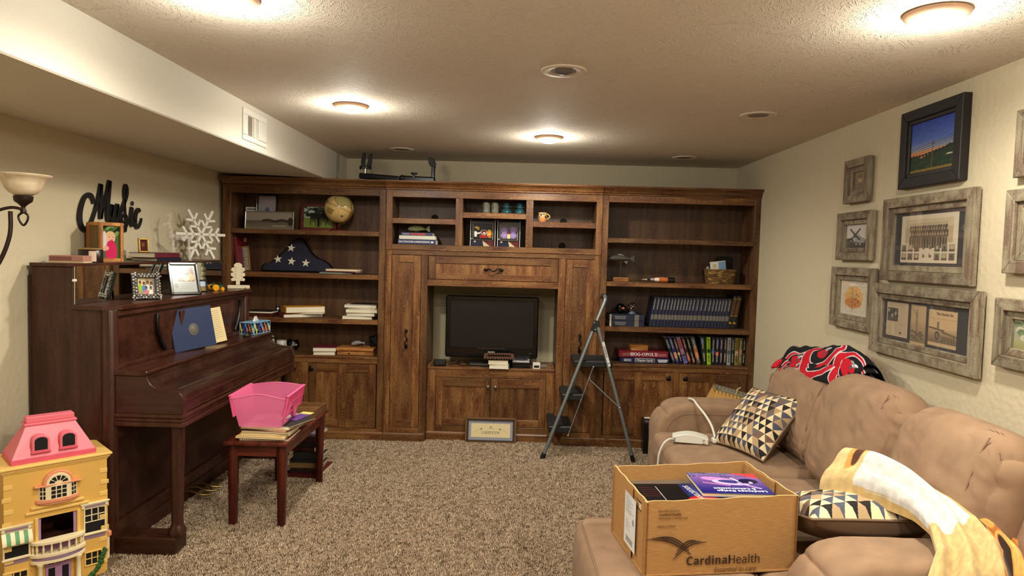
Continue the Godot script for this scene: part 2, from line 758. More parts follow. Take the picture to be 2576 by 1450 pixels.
# trowelled texture: short curved ridges of plaster
func trowel() -> ImageTexture:
	var w := 1024
	var f := noise(21, 1.0, 2)
	var g := noise(22, 1.0, 1)
	var b := PackedByteArray()
	b.resize(w * w)
	for y in w:
		for x in w:
			var wx := x + 34.0 * sin(TAU * (y * 3.0 / w) + 1.3) + 20.0 * sin(TAU * (x * 2.0 + y * 5.0) / w)
			var wy := y + 34.0 * sin(TAU * (x * 4.0 / w)) + 20.0 * cos(TAU * (x * 5.0 - y * 3.0) / w)
			var q := Vector3(wx, wy, 0)
			var a := f.get_noise_2d(wx * 0.055, wy * 0.055)
			var r := pow(1.0 - minf(1.0, absf(a) * 3.6), 3.0)
			var m := smoothstep(-0.25, 0.35, g.get_noise_2d(wx * 0.035 + 50.0, wy * 0.035))
			b[y * w + x] = int(255.0 * clampf(0.2 + 0.75 * r * m + 0.08 * g.get_noise_2d(wx * 0.3, wy * 0.3), 0, 1))
	return ImageTexture.create_from_image(Image.create_from_data(w, w, false, Image.FORMAT_L8, b))


func build_room() -> void:
	var wall := paint_wall()
	var m := MB.new()
	m.box(Vector3(-0.25, 1.3, -0.075), Vector3(5.2, 2.8, 0.15))
	struct("wall_back", m, wall, "cream painted wall behind the bookcases", "wall")
	m = MB.new()
	m.box(Vector3(XR + 0.075, 1.3, 4.1), Vector3(0.15, 2.8, 8.5))
	struct("wall_right", m, wall, "cream painted wall hung with framed pictures", "wall")
	m = MB.new()
	m.box(Vector3(XL - 0.075, 1.3, 4.1), Vector3(0.15, 2.8, 8.5))
	struct("wall_left", m, wall, "cream painted wall behind the piano", "wall")
	m = MB.new()
	m.box(Vector3(-0.25, 1.3, 8.3), Vector3(5.2, 2.8, 0.15))
	struct("wall_front", m, wall, "cream painted wall behind the photographer", "wall")
	var ceil := mat("ceiling_paint", Color(0.83, 0.785, 0.72), 0.75, 0.0, 0.3)
	texs["trowel"] = trowel()
	ceil.heightmap_enabled = true
	ceil.heightmap_texture = texs["trowel"]
	ceil.heightmap_scale = 0.45
	ceil.uv1_triplanar = true
	ceil.uv1_world_triplanar = true
	ceil.uv1_scale = Vector3.ONE * 0.9
	m = MB.new()
	m.box(Vector3(-0.25, HC + 0.08, 4.1), Vector3(5.2, 0.16, 8.6))
	struct("ceiling", m, ceil, "taupe ceiling with a trowelled plaster texture", "ceiling")
	# dropped soffit along the left wall; its underside rises a little towards the wall
	m = MB.new()
	m.x = Transform3D(Basis(), Vector3.ZERO)
	m.prism(PackedVector2Array([Vector2(XL - 0.02, 2.21), Vector2(XS - 0.006, YS), Vector2(XS, YS + 0.006), Vector2(XS, HC + 0.02), Vector2(XL - 0.02, HC + 0.02)]), 0.0, 8.24)
	struct("wall_soffit", m, paint_white(), "white boxed soffit running along the left side of the ceiling", "soffit")

	# carpet: a backing slab, and the pile as one mass of twisted tufts
	var floor_m := mat("carpet_backing", Color(0.52, 0.44, 0.36), 1.0, 0.0, 0.1)
	m = MB.new()
	m.box(Vector3(-0.25, -0.08, 4.1), Vector3(5.2, 0.16, 8.6))
	struct("floor", m, floor_m, "carpeted floor", "floor")
	build_pile()
	# supply vent on the soffit side
	var t := thing("wall_vent", "white metal air register set in the side of the white soffit", "vent", Vector3(XS, 2.235, 2.19))
	var white := mat("vent_white", Color(0.86, 0.85, 0.80), 0.45)
	m = MB.new()
	m.x = at(0, 0.07, 0, 0, 90, 0)
	for e in [[Vector3(0, 0.083, 0.004), Vector3(0.36, 0.034, 0.008)], [Vector3(0, -0.066, 0.004), Vector3(0.36, 0.028, 0.008)], [Vector3(-0.147, 0.008, 0.004), Vector3(0.066, 0.115, 0.008)], [Vector3(0.118, 0.008, 0.004), Vector3(0.124, 0.115, 0.008)], [Vector3(-0.008, 0.008, 0.004), Vector3(0.014, 0.115, 0.008)]]:
		m.box(e[0], e[1], 0.002)
	part("frame", m, white, t)
	bx("duct", Vector3(-0.004, 0.078, 0.03), Vector3(0.004, 0.12, 0.19), mat("vent_dark", Color(0.12, 0.11, 0.1), 0.9), t, 0.0)
	for k in 7:
		m = MB.new()
		m.x = at(0.004, 0.03 + k * 0.0155, -0.028, 0, 90, 0) * at(0, 0, 0, 35, 0, 0)
		m.box(Vector3.ZERO, Vector3(0.055, 0.0095, 0.0016))
		part("slat", m, white, t)
	for k in 9:
		m = MB.new()
		m.x = at(0.004, 0.078, 0.046 + k * 0.0073, 0, 90, 0) * at(0, 0, 0, 0, 40, 0)
		m.box(Vector3.ZERO, Vector3(0.005, 0.11, 0.0014))
		part("slat", m, mat("vent_grey", Color(0.62, 0.59, 0.54), 0.5), t)
	# in-ceiling loudspeakers: pale rings that do not shine
	for e in [[Vector3(0.183, HC, 3.16), "round white ceiling speaker with a grey dome, nearest the camera", 0.6], [Vector3(1.357, HC, 2.317), "flat round white ceiling speaker in front of the picture wall", 0.0], [Vector3(-0.984, HC, 0.652), "flat round white ceiling speaker above the left bookcase", 0.0], [Vector3(1.357, HC, 0.59), "flat round white ceiling speaker above the right bookcase", 0.0]]:
		var s := thing("ceiling_speaker", e[1], "ceiling speaker", e[0], 0.0, "round speakers in the ceiling")
		m = MB.new()
		m.lathe([[0.058, -0.002], [0.075, -0.005], [0.1, -0.006], [0.104, -0.003], [0.104, 0.002]], 40)
		part("ring", m, mat("speaker_ring", Color(0.82, 0.77, 0.69), 0.5), s)
		m = MB.new()
		m.lathe([[0.0, -0.003], [0.03, -0.0035], [0.058, -0.002], [0.058, 0.004]], 32)
		part("grille", m, mat("speaker_grille", Color(0.70, 0.65, 0.58) if e[2] == 0.0 else Color(0.5, 0.47, 0.44), 0.6), s)
		if e[2] > 0.0:
			m = MB.new()
			m.lathe([[0.0, -0.019], [0.02, -0.017], [0.036, -0.01], [0.042, -0.002]], 24)
			part("dome", m, mat("speaker_dome", Color(0.36, 0.34, 0.33), 0.5), s)


func build_pile() -> void:
	# one tuft: a few leaning twisted yarns
	var m := MB.new()
	m.colored = true
	var r := RandomNumberGenerator.new()
	r.seed = 5
	for k in 3:
		var a := TAU * k / 3.0 + 0.4
		var lean := Vector3(cos(a) * 0.006, 0.0, sin(a) * 0.006)
		var q := []
		for e in 4:
			var f := e / 3.0
			q.append(Vector3(cos(a), 0, sin(a)) * 0.0022 + lean * f * f + Vector3(sin(f * 3.0 + k) * 0.0014, -0.001 + f * 0.016 * (0.9 + 0.15 * k), cos(f * 3.0 + k) * 0.0014))
		m.tube(q, [0.0021, 0.0024, 0.0023, 0.0013], 5, false)
	var pm := mat("carpet_yarn", Color.WHITE, 0.95, 0.0, 0.2)
	pm.vertex_color_use_as_albedo = true
	var mm := MultiMesh.new()
	mm.transform_format = MultiMesh.TRANSFORM_3D
	mm.use_colors = true
	mm.mesh = m.mesh(pm)
	var spots := []
	var step := 0.0068
	var x0 := -2.3
	var tones := [Color(0.80, 0.72, 0.62), Color(0.72, 0.63, 0.53), Color(0.58, 0.49, 0.40), Color(0.36, 0.29, 0.23), Color(0.89, 0.83, 0.74)]
	var share := [0.33, 0.62, 0.82, 0.93, 1.0]
	var clump := noise(31, 26.0, 2)
	var z := 0.55
	while z < 4.45:
		var x := x0
		while x < 1.35:
			var px := x + r.randf_range(-1, 1) * step * 0.5
			var pz := z + r.randf_range(-1, 1) * step * 0.5
			if carpet_seen(px, pz):
				var h := clampf(r.randf() + 0.35 * clump.get_noise_2d(px, pz), 0.0, 0.999)
				var k := 0
				while share[k] < h: k += 1
				var b := Basis(Vector3.UP, r.randf() * TAU).rotated(Vector3(cos(r.randf() * TAU), 0, sin(r.randf() * TAU)).normalized(), r.randf_range(0, 0.5))
				spots.append([Transform3D(b.scaled(Vector3.ONE * r.randf_range(0.85, 1.2)), Vector3(px, -0.004, pz)), tones[k].srgb_to_linear() * r.randf_range(0.85, 1.12)])
			x += step
		z += step
	mm.instance_count = spots.size()
	for k in spots.size():
		mm.set_instance_transform(k, spots[k][0])
		mm.set_instance_color(k, spots[k][1])
	var o := MultiMeshInstance3D.new()
	o.name = "carpet_pile"
	o.multimesh = mm
	add_child(o)
	tag(o, "speckled beige and brown frieze carpet pile over the whole floor", "carpet", "", "stuff")


# only the carpet that a camera near the photo's could see
func carpet_seen(x: float, z: float) -> bool:
	if z < 0.66 and not (x > -0.74 and x < 0.34 and z > 0.56): return false
	if x < -1.2 - 0.9 and z < 2.9: return false
	if x > 1.1 and z > 1.5: return false
	if x < -1.95 and z > 2.9 and z < 3.2: return x > -1.97
	if z > 3.25: return absf(x) < 1.15 + 0.2 * (6.0 - z) and x > -2.2 and x < 1.0
	return true


# ------------------------------------------------------------------ built-in cabinets

func base_of(o: Node) -> Vector3:
	var s := Vector3.ZERO
	while o is Node3D and o != self:
		s += o.position
		o = o.get_parent()
	return s


# a box part given by its world extents
func wb(called: String, parent: Node3D, x0: float, x1: float, y0: float, y1: float, z0: float, z1: float, material: Material, b := 0.002) -> MeshInstance3D:
	var m := MB.new()
	m.box(Vector3(x0 + x1, y0 + y1, z0 + z1) / 2 - base_of(parent), Vector3(x1 - x0, y1 - y0, z1 - z0), b)
	return part(called, m, material, parent)


# a framed door with one panel or two; returns the door's root part, its front face at z1
func frame_door(called: String, parent: Node3D, x0: float, x1: float, y0: float, y1: float, z1: float, panels: Array, top: float, bottom: float, tone: int) -> Node3D:
	var d := Node3D.new()
	var k := 0
	var nm := called
	while parent.has_node(nm):
		k += 1
		nm = "%s_%03d" % [called, k]
	d.name = nm
	parent.add_child(d, true)
	var z0 := z1 - 0.02
	var edge := x0
	for q in panels.size():
		wb("stile", d, edge, panels[q][0], y0, y1, z0, z1, wood("alder", "y", tone + q + 3), 0.0022)
		wb("panel", d, panels[q][0] - 0.006, panels[q][1] + 0.006, bottom - 0.006, top + 0.006, z0, z1 - 0.009, wood("alder", "y", tone + q), 0.001)
		wb("rail", d, panels[q][0], panels[q][1], top, y1, z0, z1 - 0.0003, wood("alder", "x", tone + 1), 0.0022)
		wb("rail", d, panels[q][0], panels[q][1], y0, bottom, z0, z1 - 0.0003, wood("alder", "x", tone + 2), 0.0022)
		edge = panels[q][1]
	wb("stile", d, edge, x1, y0, y1, z0, z1, wood("alder", "y", tone + 1), 0.0022)
	return d


# dark square pyramid knob
func square_knob(parent: Node3D, x: float, y: float, z: float) -> void:
	var m := MB.new()
	m.x = Transform3D(Basis(), Vector3(x, y, z) - base_of(parent)) * at(0, 0, 0, 0, 0, 8)
	m.lathe([[0.0, 0.0], [0.001, 0.001]], 4)
	m.x = m.x * at(0, 0, 0, 90, 0, 0)
	m.lathe([[0.007, 0.0], [0.006, 0.012]], 10)
	m.x = m.x * at(0, 0, 0, 0, 45, 0)
	m.lathe([[0.006, 0.012], [0.024, 0.015], [0.026, 0.019], [0.02, 0.022], [0.004, 0.034], [0.0, 0.034]], 4)
	part("knob", m, mat("knob_iron", Color(0.13, 0.115, 0.11), 0.4, 0.8), parent, "dark square iron knob")


# forged pull: two rosettes and a twisted bar; runs along x, or along y when upright
func iron_pull(parent: Node3D, x: float, y: float, z: float, length: float, upright: bool) -> void:
	var m := MB.new()
	m.x = Transform3D(Basis(), Vector3(x, y, z) - base_of(parent)) * at(0, 0, 0, 0, 0, 90 if upright else 0)
	var pts := []
	var rad := []
	for k in 33:
		var s := k / 32.0
		pts.append(Vector3((s - 0.5) * length * 0.86, 0.012 * sin(s * TAU * 1.5) * sin(PI * s), 0.016 + 0.016 * sin(PI * s)))
		rad.append(0.004 + 0.002 * sin(PI * s))
	m.tube(pts, rad, 8)
	for sg: float in [-1.0, 1.0]:
		m.ball(Vector3(sg * length * 0.44, 0, 0.008), Vector3(0.017, 0.013, 0.012), 12, 8)
		m.ball(Vector3(sg * length * 0.36, sg * 0.006, 0.012), Vector3(0.012, 0.008, 0.008), 10, 6)
		m.ball(Vector3(sg * length * 0.5, 0, 0.006), Vector3(0.007, 0.006, 0.006), 8, 6)
	part("handle", m, mat("knob_iron", Color(0.13, 0.115, 0.11), 0.4, 0.8), parent, "forged twisted iron pull")


func crown(parent: Node3D, x0: float, x1: float, zf: float, tone: int) -> void:
	var m := MB.new()
	# profile in z (outwards), y
	var pf := [[0.0, 2.108], [0.008, 2.108], [0.012, 2.112], [0.012, 2.118], [0.007, 2.121], [0.01, 2.124], [0.015, 2.126], [0.017, 2.131], [0.02, 2.140], [0.027, 2.149], [0.037, 2.157], [0.045, 2.161], [0.05, 2.163], [0.052, 2.168], [0.057, 2.170], [0.058, 2.181], [0.0, 2.181]]
	var q := PackedVector2Array()
	for e in pf: q.append(Vector2(zf - 0.02 + e[0] + (0.02 if e[0] > 0 else 0.0), e[1]))
	# polygon drawn in (x=z, y) then turned so that its depth runs along x
	m.x = Transform3D(Basis(Vector3(0, 0, 1), Vector3(0, 1, 0), Vector3(-1, 0, 0)), Vector3(x1, 0, 0) - base_of(parent))
	m.prism(q, 0.0, x1 - x0)
	part("crown_molding", m, wood("alder", "x", tone), parent)


func plinth(parent: Node3D, x0: float, x1: float, zf: float, tone: int) -> void:
	var m := MB.new()
	var q := PackedVector2Array([Vector2(zf - 0.03, 0.0), Vector2(zf + 0.012, 0.0), Vector2(zf + 0.012, 0.066), Vector2(zf + 0.004, 0.074), Vector2(zf + 0.001, 0.08), Vector2(zf - 0.03, 0.08)])
	m.x = Transform3D(Basis(Vector3(0, 0, 1), Vector3(0, 1, 0), Vector3(-1, 0, 0)), Vector3(x1, 0, 0) - base_of(parent))
	m.prism(q, 0.0, x1 - x0)
	part("plinth", m, wood("alder", "x", tone), parent)


func side_case(called: String, label: String, x0: float, ox0: float, ox1: float, x1: float, doors: Array, knobs: Array, tone: int) -> void:
	var t := thing(called, label, "bookcase", Vector3((x0 + x1) / 2, 0, 0.33))
	var dk := wood("alder_dark", "y", tone)
	wb("side_panel", t, x0, x0 + 0.02, 0.0, 2.108, 0.01, ZF - 0.02, wood("alder", "y", 1))
	wb("side_panel", t, x1 - 0.02, x1, 0.0, 2.108, 0.01, ZF - 0.02, wood("alder", "y", 2))
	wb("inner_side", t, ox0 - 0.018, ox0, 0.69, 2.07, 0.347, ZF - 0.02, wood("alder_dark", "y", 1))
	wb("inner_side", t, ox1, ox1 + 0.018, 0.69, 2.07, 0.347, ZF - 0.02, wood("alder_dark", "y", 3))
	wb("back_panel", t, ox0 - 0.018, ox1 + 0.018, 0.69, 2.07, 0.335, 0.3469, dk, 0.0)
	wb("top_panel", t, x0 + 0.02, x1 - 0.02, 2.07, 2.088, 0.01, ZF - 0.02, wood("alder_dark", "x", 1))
	wb("stile", t, x0, ox0, 0.08, 2.12, ZF - 0.02, ZF, wood("alder", "y", tone))
	wb("stile", t, ox1, x1, 0.08, 2.12, ZF - 0.02, ZF, wood("alder", "y", tone + 2))
	wb("rail", t, ox0, ox1, 2.051, 2.12, ZF - 0.02, ZF, wood("alder", "x", tone + 4))
	for h in [1.758, 1.398, 1.022]:
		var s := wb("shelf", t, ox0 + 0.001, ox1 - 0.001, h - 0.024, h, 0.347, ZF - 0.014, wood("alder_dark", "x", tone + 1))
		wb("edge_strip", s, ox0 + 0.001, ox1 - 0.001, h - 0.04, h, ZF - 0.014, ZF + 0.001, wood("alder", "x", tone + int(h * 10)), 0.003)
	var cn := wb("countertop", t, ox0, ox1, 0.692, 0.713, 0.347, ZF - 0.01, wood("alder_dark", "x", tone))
	wb("edge_strip", cn, ox0, ox1, 0.692, 0.713, ZF - 0.01, ZF + 0.006, wood("alder", "x", tone), 0.003)
	wb("rail", t, ox0, ox1, 0.652, 0.692, ZF - 0.02, ZF, wood("alder", "x", tone + 3))
	wb("rail", t, ox0, ox1, 0.08, 0.106, ZF - 0.02, ZF, wood("alder", "x", tone + 1))
	wb("mullion", t, doors[0][1] + 0.002, doors[1][0] - 0.002, 0.106, 0.652, ZF - 0.02, ZF, wood("alder", "y", tone + 1))
	wb("back_board", t, ox0, ox1, 0.08, 0.69, ZF - 0.05, ZF - 0.045, mat("gap_dark", Color(0.05, 0.03, 0.02), 0.9), 0.0)
	for k in 2:
		var a: float = doors[k][0]
		var b: float = doors[k][1]
		var c := (a + b) / 2
		var d := frame_door("door", t, a, b, 0.109, 0.648, ZF, [[a + 0.068, c - 0.032], [c + 0.032, b - 0.066]], 0.582, 0.177, tone + k)
		square_knob(d, knobs[k], 0.606, ZF)
	crown(t, x0 - 0.002, x1 + (0.002 if x1 < 1.5 else 0.0), ZF, tone)
	plinth(t, x0, x1, ZF, tone + 1)


func build_cases() -> void:
	side_case("bookcase", "tall stained wood bookcase in the left corner holding the globe and folded flag", -2.455, -2.39, -1.155, -1.101, [[-2.37, -1.809], [-1.732, -1.163]], [-1.848, -1.70], 0)
	side_case("bookcase", "tall stained wood bookcase by the picture wall holding the row of blue encyclopedias", 0.686, 0.737, 1.937, 1.981, [[0.744, 1.318], [1.371, 1.932]], [1.276, 1.416], 2)
	# the middle: cubbies over a television niche between two tall doors
	var zc := ZF + 0.006
	var t := thing("media_cabinet", "tall stained wood media cabinet with cubbies above the television niche", "cabinet", Vector3(-0.207, 0, 0.33))
	var x0 := -1.098
	var x1 := 0.685
	var z0 := ZF - 0.016
	wb("stile", t, x0, -1.047, 0.08, 2.12, z0, zc, wood("alder", "y", 1))
	wb("stile", t, 0.635, x1, 0.08, 2.12, z0, zc, wood("alder", "y", 3))
	wb("rail", t, -1.047, 0.635, 2.049, 2.12, z0, zc, wood("alder", "x", 0))
	wb("mullion", t, -0.525, -0.467, 1.66, 2.049, z0, zc, wood("alder", "y", 0))
	wb("mullion", t, 0.056, 0.115, 1.66, 2.049, z0, zc, wood("alder", "y", 2))
	wb("rail", t, -1.047, -0.525, 1.832, 1.876, z0, zc, wood("alder", "x", 1))
	wb("rail", t, -0.467, 0.056, 1.891, 1.935, z0, zc, wood("alder", "x", 3))
	wb("rail", t, 0.115, 0.635, 1.83, 1.873, z0, zc, wood("alder", "x", 2))
	wb("rail", t, -1.047, 0.635, 1.574, 1.66, z0, zc, wood("alder", "x", 4))
	wb("bead", t, -1.089, 0.678, 1.614, 1.625, zc, zc + 0.008, wood("alder", "x", 1), 0.003)
	wb("bead", t, -1.089, -1.078, 0.08, 1.614, zc, zc + 0.006, wood("alder", "y", 0), 0.003)
	wb("bead", t, 0.667, 0.678, 0.08, 1.614, zc, zc + 0.006, wood("alder", "y", 2), 0.003)
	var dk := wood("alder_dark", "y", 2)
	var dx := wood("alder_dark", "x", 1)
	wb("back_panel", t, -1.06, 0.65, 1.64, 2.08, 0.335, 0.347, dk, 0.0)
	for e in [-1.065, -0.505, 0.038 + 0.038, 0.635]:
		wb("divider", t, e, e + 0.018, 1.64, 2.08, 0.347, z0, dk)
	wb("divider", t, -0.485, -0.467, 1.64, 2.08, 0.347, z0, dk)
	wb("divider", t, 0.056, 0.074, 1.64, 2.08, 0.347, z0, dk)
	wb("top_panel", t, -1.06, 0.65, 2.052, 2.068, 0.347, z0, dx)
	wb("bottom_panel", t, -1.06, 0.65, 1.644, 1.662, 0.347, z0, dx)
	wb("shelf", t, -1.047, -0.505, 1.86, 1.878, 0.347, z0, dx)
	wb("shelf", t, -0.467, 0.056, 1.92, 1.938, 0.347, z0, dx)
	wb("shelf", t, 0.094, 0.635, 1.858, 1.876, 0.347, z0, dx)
	for e in [Vector2(-0.735, 1.898), Vector2(0.385, 1.893), Vector2(0.38, 1.684)]:
		var m := MB.new()
		m.x = at(e.x, e.y, 0.348, 90, 0, 0)
		m.x.origin -= t.position
		m.lathe([[0.029, 0.0], [0.031, 0.002], [0.026, 0.003], [0.0, 0.0015]], 20)
		part("cable_hole", m, mat("hole_dark", Color(0.02, 0.015, 0.012), 0.9), t)
	# lower half
	wb("stile", t, -0.8, -0.746, 0.0, 1.574, z0, zc, wood("alder", "y", 4))
	wb("stile", t, 0.337, 0.395, 0.0, 1.574, z0, zc, wood("alder", "y", 0))
	wb("rail", t, -0.746, 0.337, 1.323, 1.375, z0, zc, wood("alder", "x", 3))
	wb("rail", t, -1.047, -0.8, 0.08, 0.124, z0, zc, wood("alder", "x", 3))
	wb("rail", t, 0.395, 0.64, 0.08, 0.122, z0, zc, wood("alder", "x", 1))
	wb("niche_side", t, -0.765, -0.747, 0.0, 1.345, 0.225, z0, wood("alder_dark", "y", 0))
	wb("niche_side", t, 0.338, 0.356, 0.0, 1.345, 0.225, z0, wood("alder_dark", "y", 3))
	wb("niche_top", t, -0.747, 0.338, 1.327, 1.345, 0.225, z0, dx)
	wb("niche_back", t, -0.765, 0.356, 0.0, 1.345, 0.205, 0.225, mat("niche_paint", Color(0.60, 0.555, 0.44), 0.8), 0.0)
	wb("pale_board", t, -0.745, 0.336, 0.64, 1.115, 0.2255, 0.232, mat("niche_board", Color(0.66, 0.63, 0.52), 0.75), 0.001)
	wb("side_board", t, -1.06, -0.765, 0.08, 1.6, ZF - 0.06, ZF - 0.05, mat("gap_dark"), 0.0)
	wb("side_board", t, 0.356, 0.66, 0.08, 1.6, ZF - 0.06, ZF - 0.05, mat("gap_dark"), 0.0)
	wb("side_board", t, -0.765, 0.356, 1.345, 1.6, ZF - 0.06, ZF - 0.05, mat("gap_dark"), 0.0)
	var d := frame_door("door", t, -1.044, -0.803, 0.127, 1.571, zc, [[-0.984, -0.863]], 1.512, 0.188, 0)
	iron_pull(d, -0.914, 0.875, zc, 0.15, true)
	d = frame_door("door", t, 0.398, 0.637, 0.125, 1.571, zc, [[0.455, 0.574]], 1.508, 0.186, 2)
	iron_pull(d, 0.528, 0.875, zc, 0.15, true)
	d = frame_door("drawer", t, -0.742, 0.333, 1.379, 1.57, zc, [[-0.678, 0.272]], 1.512, 1.43, 1)
	iron_pull(d, -0.2, 1.468, zc, 0.15, false)
	crown(t, -1.098, 0.684, zc + 0.002, 1)
	plinth(t, x0, -0.755, zc, 4)
	plinth(t, 0.345, x1, zc, 2)
	# low cabinet under the television
	var c := thing("tv_cabinet", "low two-door stained wood cabinet under the television, set back in the niche", "cabinet", Vector3(-0.205, 0, 0.4))
	var zt := 0.585
	var xa := -0.7455
	var xb := 0.3365
	var tp := wb("top", c, xa, xb, 0.612, 0.634, 0.233, zt + 0.004, wood("alder", "x", 3), 0.004)
	tp.set_meta("label", "wooden top worn lighter")
	for sg: float in [0, 1]:
		var m := MB.new()
		var px: float = xa + 0.012 if sg == 0 else xb - 0.012
		var pts := []
		for k in 9: pts.append(Vector3(px, 0.640, 0.25 + 0.32 * k / 8.0) - c.position)
		m.tube(pts, 0.011, 8)
		part("side_bead", m, wood("alder", "z", 1), c)
	wb("side_panel", c, xa, xa + 0.018, 0.0, 0.612, 0.233, zt - 0.02, dk)
	wb("side_panel", c, xb - 0.018, xb, 0.0, 0.612, 0.233, zt - 0.02, dk)
	wb("stile", c, xa, -0.673, 0.075, 0.612, zt - 0.02, zt, wood("alder", "y", 3))
	wb("stile", c, 0.265, xb, 0.075, 0.612, zt - 0.02, zt, wood("alder", "y", 1))
	wb("rail", c, -0.673, 0.265, 0.548, 0.612, zt - 0.02, zt, wood("alder", "x", 3))
	wb("rail", c, -0.673, 0.265, 0.075, 0.13, zt - 0.02, zt, wood("alder", "x", 4))
	wb("back_board", c, xa + 0.018, xb - 0.018, 0.075, 0.6, zt - 0.05, zt - 0.045, mat("gap_dark"), 0.0)
	d = frame_door("door", c, -0.67, -0.2045, 0.133, 0.545, zt, [[-0.612, -0.256]], 0.47, 0.195, 3)
	oval_knob(d, -0.226, 0.47, zt)
	d = frame_door("door", c, -0.2015, 0.262, 0.133, 0.545, zt, [[-0.131, 0.208]], 0.467, 0.194, 4)
	oval_knob(d, -0.163, 0.47, zt)
	plinth(c, xa, xb, zt, 3)


func oval_knob(parent: Node3D, x: float, y: float, z: float) -> void:
	var m := MB.new()
	m.x = Transform3D(Basis(), Vector3(x, y, z) - base_of(parent)) * at(0, 0, 0, 90, 0, 0)
	m.lathe([[0.006, 0.0], [0.005, 0.012]], 10)
	m.x = m.x.scaled_local(Vector3(0.62, 1, 1))
	m.lathe([[0.004, 0.01], [0.016, 0.013], [0.021, 0.018], [0.019, 0.023], [0.012, 0.027], [0.0, 0.028]], 20)
	part("knob", m, mat("pewter", Color(0.42, 0.40, 0.37), 0.32, 0.9), parent, "oval pewter knob")


# ------------------------------------------------------------------ piano and bench

# turns a profile drawn in world (x, y) into a slab between two depths; parent sits unturned
func slab(called: String, parent: Node3D, pts: Array, z0: float, z1: float, material: Material, b := 0.003, soft_sides := false) -> MeshInstance3D:
	var m := MB.new()
	var q := PackedVector2Array()
	for e in pts: q.append(Vector2(e[0], e[1]))
	m.x = Transform3D(Basis(), -base_of(parent))
	m.prism(q, z0, z1, b, soft_sides)
	return part(called, m, material, parent)


